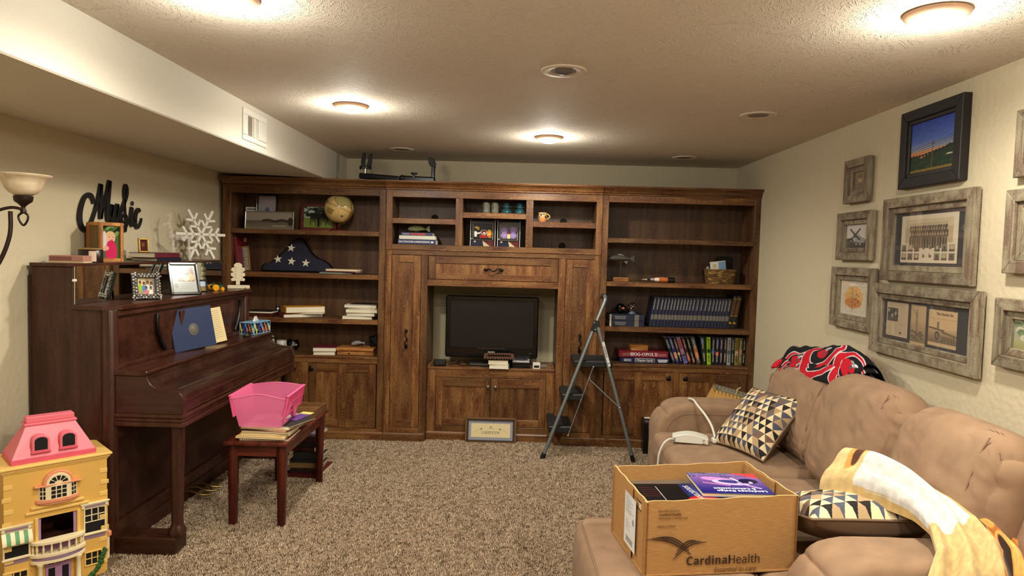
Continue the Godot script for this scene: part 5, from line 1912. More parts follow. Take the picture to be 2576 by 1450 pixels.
	t = thing("wall_picture", "black framed painting of power lines over fields at dusk", "picture", Vector3(XR - 0.001, 2.182, 2.977), -90.0, "framed pictures on the right wall")
	var bk := mat("frame_black", Color(0.075, 0.068, 0.066), 0.55)
	mitred(t, "frame", 0.485, 0.385, 0.052, 0.0, 0.04, "barn", 0, bk)
	mitred(t, "inner_frame", 0.383, 0.283, 0.02, 0.0, 0.03, "barn", 0, mat("frame_black2", Color(0.09, 0.08, 0.07), 0.4))
	print_on("painting", "dusk", 0.345, 0.245, at(0, 0, 0.02), t, 0.5)
	# group portrait over a strip of small photographs
	im = canvas(256, 176, Color(0.80, 0.75, 0.66))
	rect(im, 20, 16, 216, 88, Color(0.68, 0.61, 0.49))
	rect(im, 20, 16, 216, 30, Color(0.74, 0.68, 0.56))
	for r in 3:
		for k in 15:
			var x := 46 + k * 11.5 + (r % 2) * 4
			var y := 34 + r * 19
			rect(im, x - 5, y + 6, 10, 44 if r == 2 else 24, [Color(0.30, 0.25, 0.17), Color(0.36, 0.30, 0.20), Color(0.26, 0.21, 0.15)][(k + r) % 3])
			ell(im, x, y, 3.6, 4.8, Color(0.62, 0.54, 0.42))
	for r in 2:
		for k in 8:
			if k in [3, 4]:
				rect(im, 5 + k * 31 + (6 if k == 4 else 8), 112 + r * 31, 6, 14, Color(0.56, 0.44, 0.38))
				ell(im, 20 + k * 31, 122 + r * 30, 4, 6, Color(0.40, 0.32, 0.27))
				continue
			rect(im, 5 + k * 31, 110 + r * 31, 24, 25, [Color(0.50, 0.46, 0.38), Color(0.62, 0.56, 0.46), Color(0.42, 0.38, 0.31)][(k + r) % 3])
			ell(im, 17 + k * 31, 122 + r * 31, 6, 8, [Color(0.30, 0.26, 0.2), Color(0.70, 0.63, 0.52)][(k + r * 3) % 2])
			rect(im, 5 + k * 31, 127 + r * 31, 24, 8, Color(0.33, 0.29, 0.23))
	keep("group", im)
	t = wall_frame("wall_picture", "large weathered frame with a sepia group portrait over rows of small photos", 2.61, 3.335, 1.521, 1.948, 0.05, 0.03, 4, Color(0.055, 0.045, 0.045))
	print_on("photograph", "group", 0.45, 0.235, at(0.0, 0.0, 0.0118), t, 0.4)
	# three clippings
	im = canvas(100, 120, Color(0.72, 0.64, 0.52))
	for k in 12: rect(im, 56, 18 + k * 6, 40, 1.4, Color(0.55, 0.48, 0.38))
	for k in 9: rect(im, 4, 74 + k * 5, 90, 1, Color(0.58, 0.51, 0.41))
	for k in 3: rect(im, 10, 5 + k * 4, 80, 1.2, Color(0.52, 0.45, 0.36))
	rect(im, 4, 20, 50, 48, Color(0.30, 0.27, 0.23))
	for k in 6: ell(im, 10 + k * 8, 30 + (k % 3) * 9, 5, 8, [Color(0.62, 0.56, 0.47), Color(0.15, 0.14, 0.12)][k % 2])
	ell(im, 68, 106, 4, 5, Color(0.2, 0.17, 0.14))
	keep("clip_a", im)
	im = canvas(60, 140, Color(0.66, 0.57, 0.43))
	fade(im, 60, 128, Color(0.64, 0.55, 0.41), Color(0.43, 0.37, 0.26))
	line(im, Vector2(24, 16), Vector2(26, 118), 3, Color(0.35, 0.32, 0.25))
	line(im, Vector2(4, 10), Vector2(26, 40), 1.6, Color(0.3, 0.27, 0.2))
	for k in 6: line(im, Vector2(18, 30 + k * 8), Vector2(32, 26 + k * 8), 1, Color(0.33, 0.3, 0.22))
	for k in 12: ell(im, 8 + (k * 19) % 44, 92 + (k * 11) % 30, 7, 5, Color(0.35, 0.31, 0.22))
	rect(im, 0, 128, 60, 12, Color(0.70, 0.60, 0.45))
	keep("clip_b", im)
	im = canvas(110, 120, Color(0.74, 0.63, 0.46))
	rect(im, 2, 28, 106, 1.4, Color(0.5, 0.42, 0.3))
	fade(im, 62, 108, Color(0.70, 0.59, 0.42), Color(0.38, 0.31, 0.22))
	line(im, Vector2(4, 60), Vector2(60, 66), 6, Color(0.36, 0.3, 0.23))
	line(im, Vector2(56, 70), Vector2(106, 80), 7, Color(0.40, 0.33, 0.25))
	rect(im, 34, 38, 9, 24, Color(0.42, 0.35, 0.27))
	ell(im, 36, 84, 10, 14, Color(0.22, 0.18, 0.13))
	ell(im, 36, 84, 6, 9, Color(0.50, 0.42, 0.3))
	for k in 7: rect(im, 50 + k * 8, 84, 4, 18, Color(0.30, 0.24, 0.17))
	rect(im, 0, 108, 110, 12, Color(0.72, 0.62, 0.46))
	keep("clip_c", im)
	t = wall_frame("wall_picture", "widest weathered frame with three yellowed newspaper clippings on black", 2.535, 3.402, 1.131, 1.502, 0.052, 0.03, 0, Color(0.055, 0.045, 0.045))
	print_on("clipping", "clip_a", 0.195, 0.175, at(-0.22, 0.004, 0.0118), t, 0.7)
	print_on("clipping", "clip_b", 0.125, 0.2, at(-0.035, -0.008, 0.0118), t, 0.7)
	print_on("clipping", "clip_c", 0.21, 0.17, at(0.155, -0.004, 0.0118), t, 0.7)
	text("lettering", "The Hasler Re", 0.011, at(0.17, 0.064, 0.0122), mat("news_ink", Color(0.16, 0.12, 0.08), 0.8), t, "Droid Serif", true, 1.15)
	# three at the edge of the photo
	t = wall_frame("wall_picture", "pale weathered frame at the upper right edge of the photo, its picture out of view", 3.552, 3.98, 1.96, 2.222, 0.045, 0.03, 2, Color(0.45, 0.4, 0.36))
	im = canvas(90, 70, Color(0.10, 0.22, 0.10))
	for k in 30: ell(im, (k * 31) % 90, (k * 17) % 70, 14, 10, [Color(0.13, 0.27, 0.12), Color(0.07, 0.16, 0.08), Color(0.16, 0.30, 0.14)][k % 3])
	keep("green", im)
	t = wall_frame("wall_picture", "weathered frame with a dark green picture at the right edge of the photo", 3.522, 3.98, 1.583, 1.914, 0.05, 0.032, 3, Color(0.5, 0.46, 0.38))
	print_on("photograph", "green", 0.30, 0.17, at(0.0, 0, 0.0118), t, 0.35)
	im = canvas(90, 70, Color(0.62, 0.62, 0.50))
	for k in 40: ell(im, (k * 23) % 90, (k * 13) % 46, 6, 8, [Color(0.44, 0.52, 0.36), Color(0.75, 0.74, 0.64), Color(0.36, 0.45, 0.32)][k % 3])
	fade(im, 50, 70, Color(0.62, 0.62, 0.42), Color(0.55, 0.55, 0.34))
	keep("meadow", im)
	t = wall_frame("wall_picture", "pinkish weathered frame with a pale meadow picture, lowest at the right edge of the photo", 3.497, 4.0, 1.208, 1.483, 0.048, 0.032, 4, Color(0.55, 0.5, 0.42))
	print_on("photograph", "meadow", 0.345, 0.118, at(0.0, 0, 0.0118), t, 0.35)


# ------------------------------------------------------------------ things standing on the floor

func build_floor_things() -> void:
	build_ladder()
	build_dollhouse()
	build_lamps()
	# black box beside the sofa arm
	var t := thing("black_box", "tall narrow black cardboard box standing on the carpet beside the far sofa arm", "box", Vector3(1.108, 0.006, 0.71), -5.0)
	bx("body", Vector3(0, 0.131, 0), Vector3(0.085, 0.262, 0.285), mat("box_black", Color(0.035, 0.033, 0.035), 0.35), t, 0.004)
	bx("label", Vector3(0.0, 0.2625, -0.06), Vector3(0.045, 0.001, 0.09), mat("paper_white", Color(0.88, 0.87, 0.84), 0.7), t, 0.0)
	bx("label", Vector3(0.0, 0.2625, 0.09), Vector3(0.06, 0.001, 0.06), mat("label_violet", Color(0.35, 0.33, 0.42), 0.4), t, 0.0)
	bx("emblem", Vector3(-0.0427, 0.12, 0.02), Vector3(0.001, 0.05, 0.03), mat("box_print", Color(0.13, 0.11, 0.08), 0.4), t, 0.0)
	# framed sampler leaning on the television cabinet
	t = thing("framed_sampler", "framed cross-stitch name sampler leaning on the plinth under the television", "picture", Vector3(-0.193, 0.004, 0.645))
	t.rotation_degrees.x = -11.0
	mitred(t, "frame", 0.43, 0.215, 0.014, -0.008, 0.012, "oak", 1, mat("frame_bronze", Color(0.46, 0.33, 0.20), 0.35, 0.4), Vector2(0, 0.1075))
	mitred(t, "inner_frame", 0.402, 0.187, 0.014, -0.008, 0.008, "oak", 1, mat("frame_brown", Color(0.20, 0.14, 0.11), 0.45), Vector2(0, 0.1075))
	bx("mat_board", Vector3(0, 0.1075, -0.004), Vector3(0.385, 0.17, 0.004), mat("mat_blue", Color(0.54, 0.55, 0.60), 0.8), t, 0.0)
	bx("linen", Vector3(0, 0.1075, -0.0015), Vector3(0.33, 0.115, 0.002), mat("linen", Color(0.83, 0.77, 0.60), 0.9), t, 0.0)
	var blue := mat("stitch_blue", Color(0.25, 0.25, 0.36), 0.9)
	text("lettering", "GRIFFIN", 0.02, at(0.0, 0.09, 0.0), mat("stitch_grey", Color(0.30, 0.31, 0.33), 0.9), t, "Droid Serif", false, 1.35)
	var m := MB.new()
	for e in [[-0.078, 0.125], [-0.074, 0.119], [0.0, 0.14], [0.004, 0.134], [-0.004, 0.134], [0.0, 0.128], [0.078, 0.125], [0.084, 0.119], [0.072, 0.119], [0.078, 0.113], [-0.084, 0.119], [-0.078, 0.113]]: m.box(Vector3(e[0], e[1], 0), Vector3(0.0055, 0.0055, 0.0008))
	part("flower", m, blue, t)
	m = MB.new()
	for k in 8:
		for sg: float in [-1.0, 1.0]:
			m.box(Vector3(sg * (0.09 + k * 0.007), 0.118 - k * k * 0.0005 - (k % 2) * 0.004, 0), Vector3(0.003, 0.003, 0.0008))
			if k < 4: m.box(Vector3(sg * (0.01 + k * 0.006), 0.124 - k * 0.002, 0), Vector3(0.003, 0.003, 0.0008))
	part("leaf_stitches", m, mat("stitch_green", Color(0.30, 0.36, 0.28), 0.9), t)


func build_ladder() -> void:
	var t := thing("step_ladder", "grey three-step folding step stool standing open before the right bookcase", "ladder", Vector3(0.6, 0.0, 0.8))
	var o := t.position
	var grey := mat("ladder_grey", Color(0.50, 0.54, 0.55), 0.35, 0.6)
	var black := mat("ladder_black", Color(0.05, 0.05, 0.052), 0.5)
	var rub := mat("ladder_tread", Color(0.10, 0.10, 0.105), 0.8)
	# each front rail runs up into the hoop at the top
	var rail := func(z_foot: float, z_top: float) -> Array:
		return [Vector3(0.232, 0.012, z_foot), Vector3(0.45, 0.607, lerpf(z_foot, z_top, 0.5)), Vector3(0.613, 1.05, lerpf(z_foot, z_top, 0.87)), Vector3(0.66, 1.17, z_top)]
	for e in [[1.035, 0.965], [0.545, 0.635]]:
		var m := MB.new()
		m.tube(curve(rail.call(e[0], e[1]), 5, o), 0.0145, 10)
		part("front_rail", m, grey, t)
		var sg: float = 1.0 if e[0] > 0.8 else -1.0
		m = MB.new()
		m.tube([Vector3(0.638, 1.05, e[1] + 0.03 * sg) - o, Vector3(0.80, 0.5, lerpf(e[1] + 0.03 * sg, e[0] + 0.03 * sg, 0.5)) - o, Vector3(0.935, 0.03, e[0] + 0.03 * sg) - o], 0.0135, 10)
		part("rear_rail", m, grey, t)
		# feet
		m = MB.new()
		m.tube([Vector3(0.246, 0.05, e[0]) - o, Vector3(0.228, 0.0, e[0]) - o], [0.018, 0.021], 10)
		part("rubber_foot", m, black, t)
		m = MB.new()
		m.tube([Vector3(0.924, 0.065, e[0] + 0.03 * sg) - o, Vector3(0.942, 0.0, e[0] + 0.03 * sg) - o], [0.016, 0.018], 10)
		part("rubber_foot", m, black, t)
		# plastic hinge with its rivets
		m = MB.new()
		m.x = at(0.622 - o.x, 1.05, e[1] + 0.016 * sg - o.z, 0, 0, -20)
		m.prism(PackedVector2Array([Vector2(-0.03, -0.035), Vector2(0.036, -0.04), Vector2(0.04, -0.01), Vector2(0.012, 0.05), Vector2(-0.026, 0.05)]), -0.017, 0.017, 0.003)
		part("hinge", m, black, t)
		m = MB.new()
		for q in [Vector2(0.61, 1.085), Vector2(0.655, 1.035), Vector2(0.618, 1.03)]: m.ball(Vector3(q.x, q.y, e[1] + 0.034 * sg) - o, Vector3(0.005, 0.005, 0.003), 8, 6)
		part("rivet", m, mat("rivet_steel", Color(0.75, 0.75, 0.74), 0.3, 0.9), t)
		# flat link bar and brace
		m = MB.new()
		var za: float = lerpf(e[0], e[1], 0.6) + 0.026 * sg
		m.tube([Vector3(0.609, 0.742, za) - o, Vector3(0.425, 0.206, e[0] + 0.026 * sg) - o], 0.009, 8, true, 0.4)
		part("link_bar", m, grey, t)
		m = MB.new()
		m.tube([Vector3(0.58, 0.644, za + 0.008 * sg) - o, Vector3(0.815, 0.44, e[0] + 0.045 * sg) - o], 0.009, 8, true, 0.4)
		part("brace", m, grey, t)
		m = MB.new()
		for q in [Vector3(0.609, 0.742, za), Vector3(0.582, 0.655, za), Vector3(0.52, 0.48, za + 0.01 * sg), Vector3(0.425, 0.206, e[0] + 0.026 * sg), Vector3(0.815, 0.44, e[0] + 0.045 * sg)]: m.ball(q - o + Vector3(0, 0, 0.012 * sg), Vector3(0.007, 0.007, 0.004), 8, 6)
		part("rivet", m, mat("rivet_steel"), t)
	var m := MB.new()
	var hoop := [Vector3(0.655, 1.16, 0.965), Vector3(0.69, 1.25, 0.955), Vector3(0.697, 1.275, 0.93), Vector3(0.7, 1.285, 0.88), Vector3(0.7, 1.285, 0.72), Vector3(0.697, 1.275, 0.67), Vector3(0.69, 1.25, 0.645), Vector3(0.655, 1.16, 0.635)]
	m.tube(curve(hoop, 5, o), 0.0145, 10)
	part("hoop", m, grey, t)
	m = MB.new()
	m.tube([Vector3(0.7, 1.286, 0.86) - o, Vector3(0.7, 1.286, 0.74) - o], 0.018, 10)
	part("grip", m, rub, t)
	# treads: a trough with a ribbed top
	for e in [[0.275, 0.455, 0.265, 0.565, 1.015], [0.37, 0.545, 0.52, 0.58, 1.0], [0.462, 0.765, 0.785, 0.6, 0.985]]:
		var x0: float = e[0]
		var x1: float = e[1]
		var h: float = e[2]
		var w: float = e[4] - e[3]
		var st := bx("tread", Vector3((x0 + x1) / 2, h - 0.03, (e[3] + e[4]) / 2) - o, Vector3(x1 - x0, 0.05, w), black, t, 0.006)
		var r := MB.new()
		var n := int((x1 - x0) / 0.012)
		for k in n:
			r.box(Vector3(x0 + 0.008 + k * 0.012, h - 0.003, (e[3] + e[4]) / 2) - o, Vector3(0.006, 0.004, w - 0.02), 0.001)
		part("rib", r, rub, st)
	# white sticker with its lettering on the near rear rail
	var st := thing("warning_sticker", "long white warning sticker on the near rear rail of the step stool", "sticker", Vector3(0.705, 0.845, 1.034))
	st.rotation_degrees = Vector3(0, 10, 17)
	bx("paper", Vector3(0, 0, -0.001), Vector3(0.021, 0.2, 0.001), mat("paper_white"), st, 0.0)
	text("lettering", "LOUISVILLE", 0.012, at(0, 0.02, 0, 0, 0, -90), mat("sticker_ink", Color(0.12, 0.12, 0.14), 0.6), st, "Droid Sans", true, 1.0)
	bx("band", Vector3(0, -0.075, 0.0), Vector3(0.021, 0.006, 0.0008), mat("sticker_blue", Color(0.36, 0.43, 0.5), 0.6), st, 0.0)


# a dolls' house window: frame, bars and the dark room behind; centre x, y on the front, facing +z at z
func doll_window(t: Node3D, x: float, y: float, z: float, w: float, h: float, cols: int, rows: int, low_open: float, frame: Material) -> void:
	var hole := bx("window", Vector3(x, y, z + 0.0006), Vector3(w, h, 0.001), mat("doll_dark", Color(0.05, 0.025, 0.02), 0.9), t, 0.0)
	var m := MB.new()
	var b := 0.0062
	m.box(Vector3(x - w / 2 - b / 2, y, z + 0.003), Vector3(b, h + 2 * b, 0.007), 0.001)
	m.box(Vector3(x + w / 2 + b / 2, y, z + 0.003), Vector3(b, h + 2 * b, 0.007), 0.001)
	m.box(Vector3(x, y + h / 2 + b / 2, z + 0.003), Vector3(w, b, 0.007), 0.001)
	m.box(Vector3(x, y - h / 2 - b / 2, z + 0.003), Vector3(w, b, 0.007), 0.001)
	var y0 := y - h / 2 + h * low_open
	var hh := h * (1.0 - low_open)
	for k in range(1, cols): m.box(Vector3(x - w / 2 + w * k / cols, y0 + hh / 2, z + 0.002), Vector3(0.0042, hh, 0.003))
	for k in range(0 if low_open > 0 else 1, rows): m.box(Vector3(x, y0 + hh * k / rows, z + 0.002), Vector3(w, 0.0042, 0.003))
	part("frame", m, frame, hole)


func build_dollhouse() -> void:
	var t := thing("dollhouse", "yellow plastic dollhouse with a pink mansard roof beside the piano", "dollhouse", Vector3(-2.103, 0.004, 3.2), 46.0)
	var yel := mat("doll_yellow", Color(0.86, 0.68, 0.34), 0.5)
	var ylt := mat("doll_yellow_light", Color(0.90, 0.75, 0.42), 0.45)
	var pink := mat("doll_pink", Color(0.88, 0.44, 0.50), 0.42)
	var pk2 := mat("doll_pink_deep", Color(0.82, 0.33, 0.42), 0.45)
	var sal := mat("doll_salmon", Color(0.86, 0.56, 0.42), 0.45)
	var crm := mat("doll_cream", Color(0.91, 0.85, 0.69), 0.45)
	var lil := mat("doll_lilac", Color(0.68, 0.52, 0.68), 0.5)
	var W := 0.405
	var D := 0.25
	var H := 0.565
	var dark := mat("doll_dark", Color(0.05, 0.025, 0.02), 0.9)
	# front wall with the balcony opening left clear, and the other walls
	var m := MB.new()
	for e in [[-W / 2, -0.075, 0.0, H], [0.075, W / 2, 0.0, H], [-0.075, 0.075, 0.34, H], [-0.075, 0.075, 0.0, 0.195]]:
		m.box(Vector3((e[0] + e[1]) / 2, (e[2] + e[3]) / 2, -0.004), Vector3(e[1] - e[0], e[3] - e[2], 0.008), 0.0)
	part("front_wall", m, yel, t)
	for sg: float in [-1.0, 1.0]: bx("side_wall", Vector3(sg * (W / 2 - 0.004), H / 2, -D / 2 - 0.004), Vector3(0.008, H, D), yel, t)
	bx("back_wall", Vector3(0, H / 2, -D), Vector3(W - 0.016, H, 0.006), mat("doll_inside", Color(0.33, 0.15, 0.12), 0.8), t)
	for y in [0.004, 0.19, 0.37]: bx("story_floor", Vector3(0, y, -D / 2 - 0.006), Vector3(W - 0.016, 0.006, D - 0.006), mat("doll_inside"), t)
	# cornice: an overhanging tray round the roof
	m = MB.new()
	for e in [[0.565, 0.006, 0.006], [0.574, 0.012, 0.012], [0.586, 0.014, 0.02]]:
		m.box(Vector3(0, e[0] + 0.005, -D / 2), Vector3(W + e[2] * 2, 0.012, D + e[2] * 2 - 0.004), 0.003)
	part("cornice", m, ylt, t)
	m = MB.new()
	for k in 9:
		for sg: float in [-1.0, 1.0]: m.box(Vector3(sg * (W / 2 - 0.016 + (0.006 if k % 2 else 0.0)), 0.06 + k * 0.056, 0.001), Vector3(0.034, 0.02, 0.004), 0.001)
	part("quoins", m, ylt, t)
	# pink roof: skirt, sloping sides with two arched dormers, flat cap
	m = MB.new()
	var rw := 0.335
	m.box(Vector3(-0.005, 0.608, -D / 2), Vector3(rw, 0.026, D * 0.86), 0.003)
	part("roof_skirt", m, pk2, t)
	m = MB.new()
	var lo := Vector2(rw / 2 - 0.004, D * 0.43 - 0.004)
	var hi := Vector2(0.098, 0.03)
	var c := Vector3(-0.005, 0, -D / 2)
	for k in 4:
		var a: Vector2 = [Vector2(-1, 1), Vector2(1, 1), Vector2(1, -1), Vector2(-1, -1)][k]
		var b: Vector2 = [Vector2(-1, 1), Vector2(1, 1), Vector2(1, -1), Vector2(-1, -1)][(k + 1) % 4]
		m.face([c + Vector3(a.x * lo.x, 0.62, a.y * lo.y), c + Vector3(b.x * lo.x, 0.62, b.y * lo.y), c + Vector3(b.x * hi.x, 0.752, b.y * hi.y), c + Vector3(a.x * hi.x, 0.752, a.y * hi.y)], Vector3(a.x + b.x, 0.5, a.y + b.y))
	m.box(c + Vector3(0, 0.757, 0), Vector3(hi.x * 2 + 0.014, 0.012, hi.y * 2 + 0.014), 0.003)
	m.box(c + Vector3(0, 0.776, 0), Vector3(hi.x * 2 - 0.004, 0.028, hi.y * 2 - 0.004), 0.004)
	part("roof", m, pink, t)
	var arch := func(w: float, h: float, rise: float) -> PackedVector2Array:
		var q := PackedVector2Array([Vector2(-w / 2, 0), Vector2(w / 2, 0)])
		for k in 9:
			var a := PI * k / 8.0
			q.append(Vector2(cos(a) * w / 2, h - rise + sin(a) * rise))
		return q
	for x in [-0.058, 0.05]:
		var dz := -0.032
		var dm := MB.new()
		dm.x = at(x, 0.645, dz)
		dm.prism(arch.call(0.068, 0.072, 0.022), -0.05, 0.012, 0.002)
		var dr := part("dormer", dm, pink, t)
		dm = MB.new()
		dm.x = at(x, 0.651, dz + 0.0122)
		dm.prism(arch.call(0.05, 0.059, 0.017), 0.0, 0.0008, 0.0)
		part("window", dm, dark, dr)
		bx("sill", Vector3(x, 0.642, dz + 0.01), Vector3(0.076, 0.007, 0.016), pk2, dr, 0.001)
	# bay window upstairs
	m = MB.new()
	var bay := func(r: float, y0: float, y1: float, seg_mat: Material, nm: String, parent: Node3D) -> MeshInstance3D:
		var q := PackedVector2Array()
		for k in 9:
			var a := PI * k / 8.0
			q.append(Vector2(cos(a) * r * 1.0, -sin(a) * r * 0.36))
		var mm := MB.new()
		mm.x = Transform3D(Basis(Vector3(1, 0, 0), Vector3(0, 0, -1), Vector3(0, 1, 0)), Vector3(0, y0, 0))
		mm.prism(q, 0.0, y1 - y0, 0.001)
		return part(nm, mm, seg_mat, parent)
	var bw: MeshInstance3D = bay.call(0.077, 0.425, 0.492, crm, "bay_window", t)
	bay.call(0.089, 0.412, 0.425, sal, "sill", bw)
	bay.call(0.076, 0.402, 0.412, sal, "sill", bw)
	m = MB.new()
	m.x = at(0, 0.492, 0.0)
	m.prism(arch.call(0.118, 0.062, 0.05), 0.0, 0.02, 0.003)
	part("pediment", m, sal, bw)
	m = MB.new()
	m.x = at(0, 0.492, 0.0202)
	m.prism(arch.call(0.096, 0.05, 0.044), 0.0, 0.004, 0.001)
	part("fanlight_frame", m, crm, bw)
	m = MB.new()
	for k in 5:
		var a0 := PI * (k + 0.12) / 5.0
		var a1 := PI * (k + 0.88) / 5.0
		m.x = at(0, 0.497, 0.0244)
		m.prism(PackedVector2Array([Vector2(cos(a0) * 0.016, sin(a0) * 0.012), Vector2(cos(a0) * 0.038, sin(a0) * 0.034), Vector2(cos(a1) * 0.038, sin(a1) * 0.034), Vector2(cos(a1) * 0.016, sin(a1) * 0.012)]), 0.0, 0.0006)
	part("pane", m, dark, bw)
	bx("ledge", Vector3(0, 0.491, 0.012), Vector3(0.185, 0.006, 0.03), sal, bw, 0.001)
	for e in [[0.0, 0.0285, 0.0, 3, 0.064], [-0.061, 0.0185, -32.0, 2, 0.026], [0.061, 0.0185, 32.0, 2, 0.026]]:
		for r in 3:
			for k in e[3]:
				var pm := MB.new()
				pm.x = at(e[0], 0.437 + r * 0.0195, e[1], 0, e[2], 0)
				var pw: float = e[4] / e[3]
				pm.box(Vector3((k - (e[3] - 1) / 2.0) * pw, 0, 0), Vector3(pw - 0.005, 0.0145, 0.001))
				part("pane", pm, dark, bw)
	bx("band_course", Vector3(0, 0.393, 0.004), Vector3(0.21, 0.012, 0.012), ylt, t, 0.002)
	bx("band_course", Vector3(0, 0.372, 0.005), Vector3(0.25, 0.012, 0.012), ylt, t, 0.002)
	# balcony opening with lilac curtains
	for sg: float in [-1.0, 1.0]:
		var cm := MB.new()
		cm.tube([Vector3(sg * 0.07, 0.2, -0.012), Vector3(sg * 0.071, 0.27, -0.012), Vector3(sg * 0.07, 0.336, -0.012)], 0.0075, 8)
		part("curtain", cm, lil, t)
		bx("pilaster", Vector3(sg * 0.083, 0.265, 0.003), Vector3(0.014, 0.16, 0.01), ylt, t, 0.002)
	for e in [0.226, 0.108]:
		var r := 0.11
		var q := PackedVector2Array()
		for k in 17:
			var a := PI * k / 16.0
			q.append(Vector2(cos(a) * r, -sin(a) * 0.055))
		for lay in [[0.0, 0.013, 1.0, crm], [0.013, 0.03, 0.9, mat("doll_frieze", Color(0.55, 0.45, 0.52), 0.6)], [0.03, 0.044, 1.02, crm]]:
			if e > 0.2 and lay[0] > 0.0: continue
			var mm := MB.new()
			mm.x = Transform3D(Basis(Vector3(lay[2], 0, 0), Vector3(0, 0, -1), Vector3(0, lay[2], 0)), Vector3(0, e + lay[0] + (0.03 if e < 0.2 else 0.0), 0))
			mm.prism(q, 0.0, lay[1] - lay[0], 0.001)
			part("balcony_rail" if e > 0.2 else "entablature", mm, lay[3], t)
	for k in 9:
		var a := PI * (k + 0.5) / 9.0
		var mm := MB.new()
		mm.x = at(cos(a) * 0.1, 0.182, sin(a) * 0.05)
		mm.lathe([[0.0, 0.0], [0.005, 0.0], [0.003, 0.008], [0.0055, 0.02], [0.003, 0.036], [0.005, 0.046], [0.0, 0.046]], 8)
		part("baluster", mm, crm, t)
	bx("parapet_panel", Vector3(0, 0.205, 0.006), Vector3(0.15, 0.04, 0.008), mat("doll_lilac_deep", Color(0.50, 0.36, 0.52), 0.5), t)
	# door below with columns
	bx("front_door", Vector3(0, 0.068, 0.003), Vector3(0.1, 0.136, 0.006), lil, t, 0.001)
	for x in [-0.027, 0.027]:
		bx("door_panel", Vector3(x, 0.06, 0.0065), Vector3(0.026, 0.072, 0.001), dark, t, 0.0)
	for k in 3: bx("fanlight", Vector3(-0.03 + k * 0.03, 0.122, 0.0065), Vector3(0.02, 0.012, 0.001), dark, t, 0.0)
	for x in [-0.075, 0.075]:
		var mm := MB.new()
		mm.x = at(x, 0.004, 0.03)
		mm.lathe([[0.0, 0.0], [0.014, 0.0], [0.014, 0.008], [0.01, 0.012], [0.009, 0.118], [0.014, 0.126], [0.014, 0.134], [0.0, 0.134]], 14)
		part("column", mm, crm, t)
	# windows
	doll_window(t, -0.158, 0.246, 0.0, 0.088, 0.115, 3, 2, 0.45, crm)
	doll_window(t, 0.15, 0.277, 0.0, 0.082, 0.115, 3, 2, 0.45, crm)
	doll_window(t, -0.158, 0.088, 0.0, 0.074, 0.058, 3, 2, 0.0, ylt)
	doll_window(t, 0.148, 0.092, 0.0, 0.074, 0.058, 3, 2, 0.0, ylt)
	for e in [[-0.158, 0.318], [0.15, 0.349]]:
		bx("window_head", Vector3(e[0], e[1], 0.004), Vector3(0.112, 0.02, 0.01), crm, t, 0.002)
		bx("frieze", Vector3(e[0], e[1] - 0.001, 0.0095), Vector3(0.086, 0.01, 0.001), mat("doll_frieze"), t, 0.0)
		bx("window_cap", Vector3(e[0], e[1] + 0.012, 0.006), Vector3(0.122, 0.006, 0.014), crm, t, 0.001)
		bx("frieze", Vector3(e[0], e[1] - 0.152, 0.0008), Vector3(0.088, 0.02, 0.001), mat("doll_frieze"), t, 0.0)
		bx("sill", Vector3(e[0], e[1] - 0.136, 0.004), Vector3(0.108, 0.008, 0.012), crm, t, 0.001)
	# striped awning on the left window
	var green := mat("doll_green", Color(0.36, 0.58, 0.40), 0.6)
	for k in 7:
		var mm := MB.new()
		mm.grid(3, 6, func(s: float, v: float): return Vector3(-0.158 - 0.056 + (k + s) * 0.016, 0.306 - v * 0.05, 0.01 + 0.026 * sin(v * PI / 2)), true)
		mm.grid(3, 6, func(s: float, v: float): return Vector3(-0.158 - 0.056 + (k + s) * 0.016, 0.3045 - v * 0.05, 0.0085 + 0.026 * sin(v * PI / 2)), false)
		part("awning_stripe", mm, green if k % 2 == 1 else crm, t)
	# climbing vine at the right
	var mm := MB.new()
	var rr := RandomNumberGenerator.new()
	rr.seed = 3
	for k in 26:
		var s := k / 25.0
		mm.ball(Vector3(0.09 + 0.1 * pow(s, 0.55) + rr.randf_range(-0.006, 0.006), 0.0 + 0.105 * s * s + 0.02 * s, 0.006), Vector3(0.011, 0.009, 0.007) * rr.randf_range(0.7, 1.25), 8, 6)
	part("vine", mm, mat("doll_vine", Color(0.16, 0.34, 0.12), 0.7), t, "green moulded vine")
	bx("side_window", Vector3(W / 2 + 0.006, 0.12, -0.04), Vector3(0.012, 0.11, 0.07), crm, t, 0.002)
	bx("side_awning", Vector3(W / 2 + 0.01, 0.188, -0.04), Vector3(0.022, 0.03, 0.08), sal, t, 0.006)
	bx("hinge_strip", Vector3(W / 2 + 0.002, 0.24, -0.012), Vector3(0.006, 0.34, 0.008), ylt, t, 0.002)


